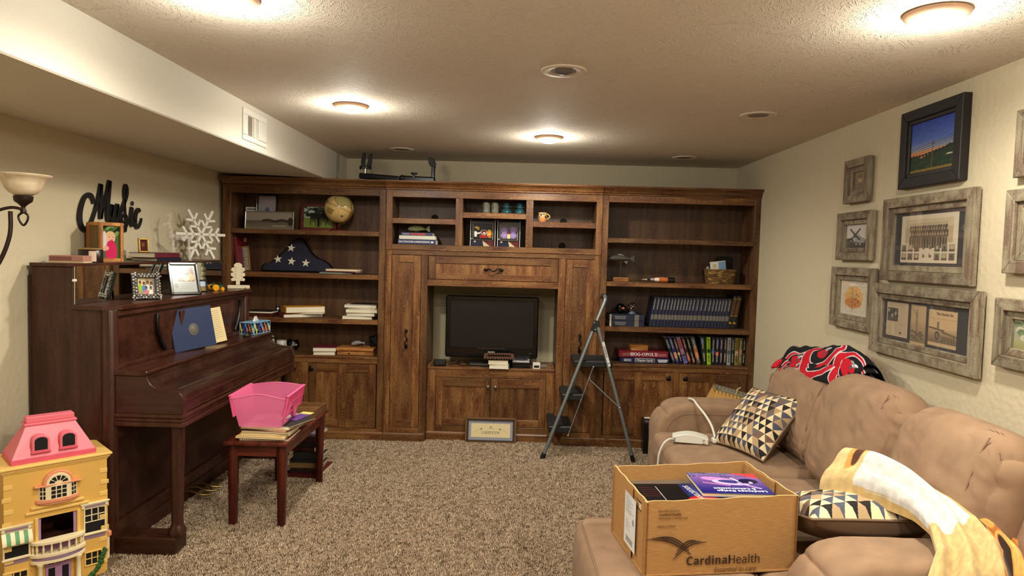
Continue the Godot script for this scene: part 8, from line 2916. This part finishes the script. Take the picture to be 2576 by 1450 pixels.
		var pale := Color(0.74, 0.72, 0.66) if (e[3] as Color).get_luminance() < 0.35 else Color(0.15, 0.15, 0.12)
		var lm := mat("title_%s" % pale.to_html(), pale, 0.5)
		# two runs of small title strokes
		m = MB.new()
		var r := RandomNumberGenerator.new()
		r.seed = k + 40
		for run in [[0.135, 0.215], [0.025, 0.10]]:
			var h: float = run[0]
			while h < run[1]:
				var st := r.randf_range(0.002, 0.0055)
				m.box(Vector3(r.randf_range(-0.06, 0.06) * w, h, 0.0785), Vector3(w * r.randf_range(0.22, 0.42), st, 0.0008))
				h += st + r.randf_range(0.002, 0.004)
		part("title_print", m, lm, b)


func build_clamp() -> void:
	# folded work-support stand lying on top of the bookcases
	var t := thing("clamp_stand", "black folding metal stand with a twin-jaw clamp lying on top of the bookcase", "clamp stand", Vector3(-1.04, 2.182, 0.5))
	var o := t.position
	var steel := mat("stand_black", Color(0.045, 0.045, 0.055), 0.25, 0.6)
	var pl := mat("stand_plastic", Color(0.04, 0.04, 0.06), 0.5)
	var chrome := mat("stand_chrome", Color(0.80, 0.79, 0.76), 0.2, 0.9)
	var m := MB.new()
	m.x = at(-1.185 - o.x, 2.222 - o.y, 0.0, 0, 0, -3.2)
	m.box(Vector3.ZERO, Vector3(0.36, 0.046, 0.04), 0.008)
	part("beam", m, steel, t)
	m = MB.new()
	m.x = at(-0.865 - o.x, 2.212 - o.y, 0.0, 0, 0, -1.5)
	m.box(Vector3.ZERO, Vector3(0.29, 0.052, 0.05), 0.01)
	part("lower_beam", m, steel, t)
	m = MB.new()
	m.x = at(-0.997 - o.x, 2.218 - o.y, 0.03, 90, 0, 0)
	m.lathe([[0.0, -0.02], [0.026, -0.02], [0.028, -0.01], [0.024, 0.0], [0.012, 0.004], [0.011, 0.012], [0.0, 0.013]], 12)
	part("locking_knob", m, pl, t)
	m = MB.new()
	m.x = at(-0.9 - o.x, 2.245 - o.y, 0.0)
	m.lathe([[0.0, 0.0], [0.01, 0.0], [0.01, 0.008], [0.026, 0.01], [0.027, 0.024], [0.0, 0.026]], 12)
	part("locking_knob", m, pl, t)
	m = MB.new()
	m.x = at(-0.738 - o.x, 2.26 - o.y, 0.0)
	m.box(Vector3(0, 0.035, 0), Vector3(0.03, 0.16, 0.035), 0.006)
	part("upright", m, steel, t)
	m = MB.new()
	m.x = at(-0.742 - o.x, 2.36 - o.y, 0.0)
	m.prism(PackedVector2Array([Vector2(-0.024, -0.03), Vector2(0.022, -0.05), Vector2(0.024, -0.005), Vector2(0.006, 0.028), Vector2(-0.024, 0.04), Vector2(-0.036, 0.028), Vector2(-0.036, -0.008)]), -0.02, 0.02, 0.004)
	part("end_hook", m, pl, t)
	m = MB.new()
	m.tube([Vector3(-1.318, 2.24, 0.5) - o, Vector3(-1.314, 2.3, 0.5) - o], 0.0065, 10)
	part("post", m, chrome, t)
	for sg: float in [-1.0, 1.0]:
		m = MB.new()
		m.x = at(-1.313 + sg * 0.014 - o.x, 2.295 - o.y, 0.0, 0, 0, -sg * 8 - 8)
		m.prism(PackedVector2Array([Vector2(-0.012, -0.005), Vector2(0.012, -0.005), Vector2(0.016 + 0.008 * sg, 0.05), Vector2(0.014, 0.1), Vector2(0.008, 0.13), Vector2(-0.008, 0.13), Vector2(-0.014, 0.1), Vector2(-0.016 + 0.008 * sg, 0.05)]), -0.016, 0.016, 0.004)
		part("jaw", m, pl, t)
		m = MB.new()
		m.x = at(-1.313 + sg * 0.042 - o.x, 2.302 - o.y, 0.0)
		m.ball(Vector3.ZERO, Vector3(0.01, 0.019, 0.014), 12, 8)
		part("wing_knob", m, pl, t)
	m = MB.new()
	for q in [Vector3(-1.324, 2.298, 0.52), Vector3(-1.3, 2.298, 0.52), Vector3(-1.36, 2.21, 0.522), Vector3(-1.316, 2.198, 0.523), Vector3(-1.288, 2.197, 0.523), Vector3(-1.27, 2.196, 0.523), Vector3(-1.025, 2.233, 0.522), Vector3(-1.025, 2.212, 0.522), Vector3(-0.9, 2.232, 0.527), Vector3(-0.735, 2.22, 0.52)]: m.ball(q - o, Vector3(0.006, 0.006, 0.005), 8, 6)
	part("bolt", m, chrome, t)


# ------------------------------------------------------------------ things on and above the piano

const P1 := 1.5005     # high lid
const P2 := 1.2905     # front shelf
const P3 := 0.9625     # ledge


func build_piano_things() -> void:
	var m: MB
	# shallow box printed with brick red and cream
	var t := thing("stationery_box", "small cream and brick-pink box at the near end of the piano lid", "box", Vector3(-2.345, P1, 2.735), 12.0)
	bx("body", Vector3(0, 0.019, 0), Vector3(0.165, 0.038, 0.1), mat("brick_pink", Color(0.66, 0.46, 0.40), 0.7), t, 0.004)
	bx("label", Vector3(-0.025, 0.022, 0.0503), Vector3(0.1, 0.02, 0.001), mat("brick_dark", Color(0.52, 0.32, 0.28), 0.7), t, 0.0)
	bx("base", Vector3(0, 0.003, 0), Vector3(0.168, 0.006, 0.103), mat("linen"), t, 0.001)
	# candle tin
	t = thing("candle", "dark brown jar candle with a gold lid and a pale label on the piano lid", "candle", Vector3(-2.315, P1, 2.615))
	m = MB.new()
	m.lathe([[0.0, 0.0], [0.058, 0.0], [0.06, 0.004], [0.06, 0.066], [0.057, 0.069], [0.0, 0.07]], 32)
	part("jar", m, mat("candle_brown", Color(0.12, 0.07, 0.065), 0.35), t)
	m = MB.new()
	m.lathe([[0.0, 0.07], [0.06, 0.07], [0.061, 0.076], [0.052, 0.079], [0.0, 0.079]], 32)
	part("lid", m, mat("candle_gold", Color(0.72, 0.58, 0.36), 0.35, 0.6), t)
	m = MB.new()
	m.lathe([[0.0605, 0.006], [0.0605, 0.062]], 8, 0.55, 1.15)
	part("label", m, mat("candle_label", Color(0.80, 0.70, 0.62), 0.6), t)
	# wooden photo cube
	var im := canvas(80, 130, Color(0.30, 0.38, 0.22))
	for k in 20: ell(im, (k * 29) % 80, (k * 13) % 44, 10, 8, [Color(0.20, 0.33, 0.16), Color(0.46, 0.56, 0.34), Color(0.10, 0.15, 0.09)][k % 3])
	ell(im, 10, 60, 14, 40, Color(0.80, 0.77, 0.76))
	ell(im, 40, 46, 21, 24, Color(0.84, 0.66, 0.56))
	ell(im, 38, 32, 20, 12, Color(0.80, 0.66, 0.48))
	ell(im, 42, 100, 27, 44, Color(0.76, 0.16, 0.34))
	ell(im, 20, 88, 12, 10, Color(0.82, 0.62, 0.52))
	ell(im, 44, 56, 7, 3, Color(0.70, 0.35, 0.33))
	for e in [[33, 44], [50, 44]]: ell(im, e[0], e[1], 2.6, 2, Color(0.25, 0.20, 0.18))
	keep("toddler", im)
	t = thing("photo_cube", "light oak photo cube holding a picture of a toddler in pink", "picture frame", Vector3(-2.365, P1, 2.405), 62.0)
	var ok := wood("oak", "y", 0)
	var S := 0.135
	var H := 0.222
	for sg: float in [-1.0, 1.0]:
		for sz: float in [-1.0, 1.0]: bx("post", Vector3(sg * (S / 2 - 0.009), H / 2, sz * (S / 2 - 0.009)), Vector3(0.018, H, 0.018), ok, t, 0.002)
	for y in [0.01, H - 0.008]: bx("board", Vector3(0, y, 0), Vector3(S - 0.004, 0.02, S - 0.004), wood("oak", "x", 1), t, 0.002)
	print_on("photograph", "toddler", S - 0.036, H - 0.036, at(0, H / 2, S / 2 - 0.012), t, 0.15)
	bx("side_panel", Vector3(-S / 2 + 0.012, H / 2, 0), Vector3(0.004, H - 0.036, S - 0.036), mat("cube_back", Color(0.47, 0.38, 0.22), 0.6), t, 0.0)
	bx("side_panel", Vector3(S / 2 - 0.012, H / 2, 0), Vector3(0.004, H - 0.036, S - 0.036), mat("cube_back"), t, 0.0)
	bx("back_panel", Vector3(0, H / 2, -S / 2 + 0.012), Vector3(S - 0.036, H - 0.036, 0.004), mat("cube_back"), t, 0.0)
	# two books, spine to the room
	t = thing("book", "dark blue book under the wine-red one on the piano lid", "book", Vector3(-2.335, P1, 1.9), 86.0, "two books on the piano lid")
	hard_book(t, 0.27, 0.022, 0.17, mat("lid_blue", Color(0.07, 0.09, 0.17), 0.5), "flat_z")
	t = thing("book", "wine-red hymn book lying on the dark blue book on the piano lid", "book", Vector3(-2.337, P1 + 0.0225, 1.925), 90.0, "two books on the piano lid")
	hard_book(t, 0.30, 0.031, 0.17, mat("lid_red", Color(0.36, 0.09, 0.15), 0.5), "flat_z")
	im = canvas(40, 60, Color(0.26, 0.07, 0.06))
	ell(im, 20, 26, 9, 12, Color(0.46, 0.26, 0.14))
	keep("tiny", im)
	stand_frame("tiny gold-framed picture standing on the wine-red book", Vector3(-2.34, P1 + 0.054, 2.05), 52.0, 7.0, 0.06, 0.088, 0.009, "tiny", mat("gold_frame", Color(0.72, 0.58, 0.30), 0.3, 0.8))
	# crystal deer
	t = thing("crystal_deer", "clear faceted acrylic standing deer beside the white snowflake", "figurine", Vector3(-2.33, P1, 1.62), 40.0)
	var cr := mat("crystal", Color(0.95, 0.93, 0.90, 0.28), 0.05)
	cr.transparency = BaseMaterial3D.TRANSPARENCY_ALPHA
	m = MB.new()
	var gems := RandomNumberGenerator.new()
	gems.seed = 12
	var bones := [[Vector3(-0.05, 0.0, 0.015), Vector3(-0.045, 0.13, 0.01), 0.009], [Vector3(-0.03, 0.0, -0.015), Vector3(-0.035, 0.13, -0.01), 0.009], [Vector3(0.06, 0.0, 0.015), Vector3(0.055, 0.13, 0.01), 0.01], [Vector3(0.075, 0.0, -0.015), Vector3(0.06, 0.13, -0.01), 0.01], [Vector3(-0.055, 0.15, 0), Vector3(0.07, 0.15, 0), 0.024], [Vector3(-0.05, 0.16, 0), Vector3(-0.07, 0.25, 0), 0.016], [Vector3(-0.065, 0.25, 0), Vector3(-0.1, 0.235, 0), 0.014], [Vector3(-0.065, 0.265, 0.01), Vector3(-0.055, 0.32, 0.03), 0.005], [Vector3(-0.065, 0.265, -0.01), Vector3(-0.055, 0.32, -0.03), 0.005], [Vector3(-0.06, 0.29, 0.02), Vector3(-0.085, 0.31, 0.03), 0.004], [Vector3(-0.06, 0.29, -0.02), Vector3(-0.085, 0.31, -0.03), 0.004]]
	for e in bones:
		var n := int(e[0].distance_to(e[1]) / (e[2] * 1.1)) + 2
		for k in n:
			var r: float = e[2] * gems.randf_range(0.85, 1.2)
			m.x = Transform3D(Basis.from_euler(Vector3(gems.randf() * TAU, gems.randf() * TAU, 0)), e[0].lerp(e[1], k / float(n - 1)) + Vector3(0, r * 0.3, 0))
			for f in 8:
				var a := Vector3(1 if f & 1 else -1, 0, 0) * r
				var b := Vector3(0, 1 if f & 2 else -1, 0) * r
				var c := Vector3(0, 0, 1 if f & 4 else -1) * r
				m.face([a, b, c], a + b + c)
	part("body", m, cr, t)
	# white wooden snowflake leaning on the wall
	t = thing("snowflake", "large white wooden snowflake standing on the piano lid", "decoration", Vector3(-2.335, P1 + 0.187, 1.3))
	t.rotation_degrees = Vector3(-3, 62, 0)
	var sw := mat("snow_white", Color(0.88, 0.87, 0.82), 0.6)
	m = MB.new()
	var R := 0.205
	var bar := func(a: Vector2, b: Vector2, w: float):
		var d := (b - a).normalized()
		var s := Vector2(-d.y, d.x) * w / 2
		m.prism(PackedVector2Array([a - s, b - s, b + s, a + s]), -0.009, 0.009, 0.001)
	for k in 6:
		var a := TAU * k / 6.0
		var d := Vector2(cos(a), sin(a))
		bar.call(d * 0.0, d * R, 0.02)
		for e in [[0.115, 0.062, 0.018], [0.062, 0.058, 0.017]]:
			for sg: float in [-1.0, 1.0]:
				var q := Vector2(cos(a + sg * PI / 3.2), sin(a + sg * PI / 3.2))
				bar.call(d * e[0], d * e[0] + q * e[1], e[2])
	part("flake", m, sw, t)
	# ---- front shelf of the piano
	im = canvas(90, 72, Color(0.62, 0.55, 0.44))
	rect(im, 0, 0, 40, 40, Color(0.80, 0.74, 0.58))
	for k in 4: bust(im, 14 + k * 20, 20 + (k % 2) * 4, 9, Color(0.50, 0.34, 0.25), Color(0.12, 0.09, 0.08), [Color(0.60, 0.72, 0.20), Color(0.30, 0.52, 0.72), Color(0.78, 0.80, 0.80), Color(0.74, 0.77, 0.80)][k])
	for k in 2: bust(im, 46 + k * 24, 44, 9, Color(0.52, 0.35, 0.26), Color(0.10, 0.08, 0.07), [Color(0.78, 0.45, 0.48), Color(0.86, 0.85, 0.83)][k])
	keep("family", im)
	t = stand_frame("jewelled silver frame with a family snapshot on the piano's front shelf", Vector3(-2.115, P2, 2.42), 44.0, 14.0, 0.148, 0.155, 0.03, "family", mat("pewter_dark", Color(0.30, 0.30, 0.31), 0.3, 0.9))
	m = MB.new()
	gems.seed = 22
	for side in 4:
		for k in 9:
			for row in 2:
				var s := (k + gems.randf_range(-0.2, 0.2) + row * 0.5) / 8.5
				var q: Vector2 = [Vector2(lerpf(-0.076, 0.076, s), 0.010 + row * 0.012), Vector2(lerpf(-0.076, 0.076, s), 0.145 - row * 0.012), Vector2(-0.068 + row * 0.012, lerpf(0.0, 0.155, s)), Vector2(0.068 - row * 0.012, lerpf(0.0, 0.155, s))][side]
				m.ball(Vector3(q.x, q.y, 0.012), Vector3(0.0065, 0.0075, 0.006) * gems.randf_range(0.7, 1.35), 7, 5)
	part("jewels", m, mat("jewel_silver", Color(0.74, 0.73, 0.70), 0.12, 0.95), t)
	im = canvas(90, 120, Color(0.64, 0.66, 0.64))
	rect(im, 22, 8, 60, 64, Color(0.44, 0.34, 0.28))
	for k in 3: bust(im, 34 + k * 18, 30 - (k % 2) * 8, 10, Color(0.55, 0.38, 0.30), Color(0.12, 0.09, 0.08), [Color(0.66, 0.45, 0.44), Color(0.16, 0.16, 0.18), Color(0.78, 0.60, 0.40)][k])
	ell(im, 52, 56, 14, 14, Color(0.84, 0.80, 0.66))
	for k in 4: rect(im, 30, 80 + k * 7, 44, 1.4, Color(0.48, 0.49, 0.48))
	for k in 3: ell(im, 14, 22 + k * 34, 8, 12, Color(0.52, 0.55, 0.54))
	keep("wedding", im)
	stand_frame("thick black digital-style frame with a portrait and printed lines on the piano", Vector3(-2.11, P2, 1.97), 48.0, 20.0, 0.185, 0.215, 0.016, "wedding", mat("frame_ebony", Color(0.05, 0.05, 0.055), 0.25))
	im = canvas(30, 45, Color(0.72, 0.78, 0.86))
	fade(im, 24, 45, Color(0.55, 0.45, 0.30), Color(0.62, 0.48, 0.26))
	keep("little", im)
	stand_frame("small dark frame with a pale sky picture behind the toy tractor", Vector3(-2.15, P2, 1.66), 50.0, 10.0, 0.058, 0.082, 0.006, "little", mat("frame_ebony"))
	# toy tractor
	t = thing("toy_tractor", "green toy tractor with yellow wheels on the piano's front shelf", "toy", Vector3(-2.13, P2, 1.5), 52.0)
	var tg := mat("tractor_green", Color(0.08, 0.27, 0.12), 0.35)
	m = MB.new()
	m.box(Vector3(0.018, 0.03, 0), Vector3(0.05, 0.02, 0.022), 0.003)
	m.box(Vector3(-0.02, 0.034, 0), Vector3(0.034, 0.012, 0.034), 0.003)
	m.box(Vector3(-0.02, 0.05, 0), Vector3(0.012, 0.014, 0.02), 0.003)
	m.tube([Vector3(0.03, 0.036, 0), Vector3(0.03, 0.06, 0)], 0.0025, 6)
	part("body", m, tg, t)
	for e in [[-0.02, 0.023, 0.03], [-0.02, 0.023, -0.03], [0.034, 0.013, 0.022], [0.034, 0.013, -0.022]]:
		m = MB.new()
		m.x = at(e[0], e[1], e[2], 90, 0, 0)
		m.lathe([[0.0, -0.006], [e[1] * 0.96, -0.006], [e[1], -0.003], [e[1], 0.003], [e[1] * 0.96, 0.006], [0.0, 0.006]], 20)
		part("wheel", m, mat("tractor_yellow", Color(0.85, 0.58, 0.06), 0.4), t)
	bx("drawbar", Vector3(-0.06, 0.006, 0), Vector3(0.05, 0.006, 0.03), mat("plastic_black"), t, 0.002)
	# white stocking holder
	t = thing("stocking_holder", "cream carved snowflake stocking holder with a hook at the end of the piano shelf", "stocking holder", Vector3(-2.09, P2, 1.215), 24.0)
	var cw := mat("cast_cream", Color(0.82, 0.77, 0.66), 0.6)
	bx("base", Vector3(0, 0.013, 0), Vector3(0.155, 0.026, 0.05), cw, t, 0.004)
	m = MB.new()
	m.x = at(-0.005, 0.028, 0)
	m.prism(PackedVector2Array([Vector2(-0.014, 0), Vector2(0.014, 0), Vector2(0.014, 0.03), Vector2(0.045, 0.028), Vector2(0.05, 0.045), Vector2(0.03, 0.056), Vector2(0.05, 0.068), Vector2(0.05, 0.088), Vector2(0.03, 0.094), Vector2(0.05, 0.108), Vector2(0.044, 0.128), Vector2(0.026, 0.132), Vector2(0.03, 0.15), Vector2(0.014, 0.165), Vector2(-0.014, 0.165), Vector2(-0.03, 0.15), Vector2(-0.026, 0.132), Vector2(-0.044, 0.128), Vector2(-0.05, 0.108), Vector2(-0.03, 0.094), Vector2(-0.05, 0.088), Vector2(-0.05, 0.068), Vector2(-0.03, 0.056), Vector2(-0.05, 0.045), Vector2(-0.045, 0.028), Vector2(-0.014, 0.03)]), -0.012, 0.012, 0.003)
	part("snowflake", m, cw, t)
	m = MB.new()
	for k in 12: m.ball(Vector3(-0.005 + 0.028 * cos(k * 2.1), 0.075 + 0.008 * k, 0.012), Vector3(0.007, 0.006, 0.004), 8, 6)
	part("relief", m, cw, t)
	m = MB.new()
	var hk := []
	for k in 13:
		var a := PI * 1.15 * k / 12.0
		hk.append(Vector3(0.045, 0.002 - 0.018 * sin(a), 0.026 + 0.017 - 0.017 * cos(a)))
	m.tube(hk, 0.004, 8)
	part("hook", m, mat("hook_grey", Color(0.36, 0.34, 0.30), 0.35, 0.8), t)
	# little navy glass bowl at the far end of the lid
	# ---- ledge
	t = thing("certificate_folder", "navy blue presentation folder with a round seal on the music ledge", "folder", Vector3(-1.985, P3, 2.07))
	t.transform = Transform3D(Basis.from_euler(Vector3(0, deg_to_rad(68), 0)) * Basis.from_euler(Vector3(deg_to_rad(-10), 0, deg_to_rad(3))), Vector3(-1.975, P3 + 0.006, 2.12))
	bx("cover", Vector3(0, 0.128, 0.003), Vector3(0.315, 0.255, 0.004), mat("folder_navy", Color(0.10, 0.16, 0.30), 0.6), t, 0.001)
	bx("back_cover", Vector3(0.0, 0.126, -0.004), Vector3(0.315, 0.25, 0.003), mat("folder_navy"), t, 0.001)
	m = MB.new()
	m.x = at(0.0, 0.122, 0.0052, 90, 0, 0)
	m.lathe([[0.027, 0.0], [0.036, 0.0], [0.036, 0.0008], [0.027, 0.0012]], 36)
	m.lathe([[0.0, 0.0006], [0.022, 0.0006], [0.024, 0.0002]], 24)
	part("seal", m, mat("seal_silver", Color(0.46, 0.44, 0.40), 0.4, 0.5), t)
	im = canvas(64, 120, Color(0.84, 0.77, 0.58))
	for k in 13: rect(im, 8, 8 + k * 8, 44, 2, Color(0.66, 0.60, 0.48))
	keep("song_sheet", im)
	t = thing("song_sheet", "cream printed sheet standing behind the navy folder on the music ledge", "sheet", Vector3(-1.99, P3, 1.86))
	t.transform = Transform3D(Basis.from_euler(Vector3(0, deg_to_rad(72), 0)) * Basis.from_euler(Vector3(deg_to_rad(-12), 0, deg_to_rad(4))), Vector3(-1.985, P3 + 0.004, 1.93))
	bx("paper", Vector3(0.07, 0.115, -0.001), Vector3(0.2, 0.23, 0.0012), mat("song_cream", Color(0.84, 0.77, 0.58), 0.8), t, 0.0)
	print_on("print", "song_sheet", 0.11, 0.22, at(0.112, 0.115, 0.0), t, 0.8)
	# tissue box
	im = canvas(160, 80, Color(0.12, 0.10, 0.22))
	var cc := [Color(0.72, 0.78, 0.35), Color(0.30, 0.55, 0.75), Color(0.85, 0.45, 0.25), Color(0.84, 0.83, 0.55), Color(0.30, 0.22, 0.45), Color(0.82, 0.62, 0.62), Color(0.45, 0.70, 0.72)]
	for k in 26: ell(im, (k * 47) % 160, 10 + (k * 29) % 62, 6 + k % 4, 17, cc[k % 7], 0.5 * sin(k * 1.3))
	for k in 14: ell(im, (k * 31 + 9) % 160, (k * 23) % 80, 3, 13, Color(0.06, 0.05, 0.09), 0.6 * cos(k * 2.0))
	for e in [[0, 0, 160, 5], [0, 75, 160, 5], [0, 0, 5, 80], [155, 0, 5, 80]]: rect(im, e[0], e[1], e[2], e[3], Color(0.50, 0.68, 0.78))
	keep("tissue", im)
	t = thing("tissue_box", "bright patterned tissue box on the far end of the music ledge", "tissue box", Vector3(-1.955, P3, 1.235), 80.0)
	var tb := mat("tissue_blue", Color(0.50, 0.68, 0.78), 0.5)
	bx("box", Vector3(0, 0.045, 0), Vector3(0.225, 0.09, 0.118), tb, t, 0.002)
	print_on("printed_side", "tissue", 0.222, 0.088, at(0, 0.045, 0.0593), t, 0.4)
	print_on("printed_side", "tissue", 0.116, 0.088, at(-0.1128, 0.045, 0, 0, -90, 0), t, 0.4)
	m = MB.new()
	m.grid(8, 8, func(s: float, v: float): return Vector3((s - 0.5) * 0.07 * (1.0 - 0.6 * v) - 0.01 * v, 0.088 + 0.04 * v, 0.012 * sin(s * 7.0) * (1.0 - v) + 0.008 * v), true)
	part("tissue", m, mat("tissue_white", Color(0.88, 0.87, 0.85), 0.9), t)
	t = thing("metronome_clip", "small black and chrome clip-on tuner before the tissue box", "tuner", Vector3(-1.925, P3, 1.475), 60.0)
	bx("body", Vector3(0, 0.014, 0), Vector3(0.03, 0.012, 0.026), mat("tv_chrome", Color(0.6, 0.6, 0.62), 0.2, 0.9), t, 0.002)
	bx("foot", Vector3(0, 0.004, 0), Vector3(0.034, 0.008, 0.03), mat("plastic_black"), t, 0.002)
	bx("clip", Vector3(0.028, 0.02, -0.004), Vector3(0.02, 0.04, 0.024), mat("plastic_black"), t, 0.006)
	build_music_sign()


# the word in script, cut from black metal, on the left wall
func build_music_sign() -> void:
	var t := thing("wall_sign", "black metal script sign spelling Music with a treble clef, on the left wall", "sign", Vector3(XL + 0.004, 1.82, 2.13), 90.0)
	var bk := mat("sign_black", Color(0.035, 0.03, 0.04), 0.5)
	# local x runs away from the camera (towards the bookcase), y up; strokes as flat bands with varying width
	var stroke := func(called: String, pts: Array, widths: Array):
		var p3 := []
		for q in pts: p3.append(Vector3(q[0], q[1], 0))
		var c := curve(p3, 7)
		var n := c.size()
		var lo := PackedVector2Array()
		var hi := []
		for k in n:
			var d: Vector3 = (c[mini(k + 1, n - 1)] - c[maxi(k - 1, 0)]).normalized()
			var f := float(k) / (n - 1) * (widths.size() - 1)
			var w: float = lerpf(widths[int(f)], widths[mini(int(f) + 1, widths.size() - 1)], f - int(f)) / 2
			lo.append(Vector2(c[k].x + d.y * w, c[k].y - d.x * w))
			hi.append(Vector2(c[k].x - d.y * w, c[k].y + d.x * w))
		var m := MB.new()
		# quads along the band: front, back and both edges
		for k in n - 1:
			var a := Vector3(lo[k].x, lo[k].y, 0)
			var b := Vector3(hi[k].x, hi[k].y, 0)
			var e := Vector3(lo[k + 1].x, lo[k + 1].y, 0)
			var g := Vector3(hi[k + 1].x, hi[k + 1].y, 0)
			var z := Vector3(0, 0, 0.012)
			m.face([a + z, e + z, g + z, b + z], Vector3(0, 0, 1))
			m.face([a, e, g, b], Vector3(0, 0, -1))
			m.face([a, e, e + z, a + z], a - b)
			m.face([b, g, g + z, b + z], b - a)
		m.face([Vector3(lo[0].x, lo[0].y, 0), Vector3(hi[0].x, hi[0].y, 0), Vector3(hi[0].x, hi[0].y, 0.012), Vector3(lo[0].x, lo[0].y, 0.012)], Vector3(pts[0][0] - pts[1][0], pts[0][1] - pts[1][1], 0))
		m.face([Vector3(lo[n - 1].x, lo[n - 1].y, 0), Vector3(hi[n - 1].x, hi[n - 1].y, 0), Vector3(hi[n - 1].x, hi[n - 1].y, 0.012), Vector3(lo[n - 1].x, lo[n - 1].y, 0.012)], Vector3(pts[-1][0] - pts[-2][0], pts[-1][1] - pts[-2][1], 0))
		part(called, m, bk, t)
	var off := Vector2(0, 0)
	# M: a big loop, then two tall strokes
	stroke.call("letter", [[-0.195, 0.015], [-0.21, 0.05], [-0.245, 0.062], [-0.285, 0.035], [-0.315, -0.03], [-0.32, -0.085], [-0.30, -0.13], [-0.265, -0.138], [-0.225, -0.10], [-0.185, -0.03], [-0.15, 0.06], [-0.128, 0.135]], [0.02, 0.03, 0.022, 0.03, 0.034, 0.03, 0.024, 0.022, 0.02, 0.018])
	stroke.call("letter", [[-0.125, 0.135], [-0.128, 0.06], [-0.128, -0.02], [-0.13, -0.07]], [0.028, 0.034, 0.036, 0.03])
	stroke.call("letter", [[-0.13, -0.07], [-0.105, 0.0], [-0.07, 0.09], [-0.045, 0.16]], [0.016, 0.014, 0.016, 0.02])
	stroke.call("letter", [[-0.038, 0.165], [-0.052, 0.08], [-0.064, 0.0], [-0.062, -0.065], [-0.045, -0.085]], [0.028, 0.034, 0.036, 0.032, 0.02])
	# u
	stroke.call("letter", [[-0.045, -0.085], [-0.025, -0.03], [-0.012, 0.02]], [0.014, 0.014, 0.018])
	stroke.call("letter", [[-0.012, 0.022], [-0.02, -0.03], [-0.012, -0.075], [0.01, -0.07], [0.03, -0.02], [0.04, 0.025]], [0.028, 0.03, 0.024, 0.016, 0.014, 0.018])
	stroke.call("letter", [[0.04, 0.03], [0.034, -0.03], [0.04, -0.08], [0.06, -0.075]], [0.028, 0.03, 0.026, 0.016])
	# treble clef for the s
	stroke.call("treble_clef", [[0.105, -0.085], [0.09, -0.075], [0.084, -0.055], [0.10, -0.035], [0.125, -0.035], [0.142, -0.06], [0.138, -0.095], [0.112, -0.112], [0.08, -0.10], [0.062, -0.065], [0.072, -0.02], [0.11, 0.04], [0.138, 0.09], [0.142, 0.13], [0.13, 0.152], [0.116, 0.142], [0.108, 0.10], [0.116, 0.03], [0.124, -0.05], [0.128, -0.12], [0.118, -0.138], [0.103, -0.132]], [0.008, 0.008, 0.012, 0.016, 0.014, 0.016, 0.02, 0.024, 0.022, 0.02, 0.016, 0.012, 0.01, 0.01, 0.008])
	# i and c
	stroke.call("letter", [[0.195, 0.02], [0.185, -0.04], [0.187, -0.09], [0.205, -0.09], [0.225, -0.06]], [0.026, 0.03, 0.026, 0.016, 0.012])
	var d := MB.new()
	d.x = at(0.203, 0.045, 0.006, 0, 0, 0)
	d.ball(Vector3.ZERO, Vector3(0.013, 0.015, 0.006), 12, 8)
	part("dot", d, bk, t)
	stroke.call("letter", [[0.282, -0.005], [0.27, 0.01], [0.248, -0.005], [0.232, -0.05], [0.238, -0.095], [0.262, -0.105], [0.292, -0.075], [0.305, -0.045]], [0.026, 0.022, 0.026, 0.03, 0.026, 0.02, 0.014, 0.008])
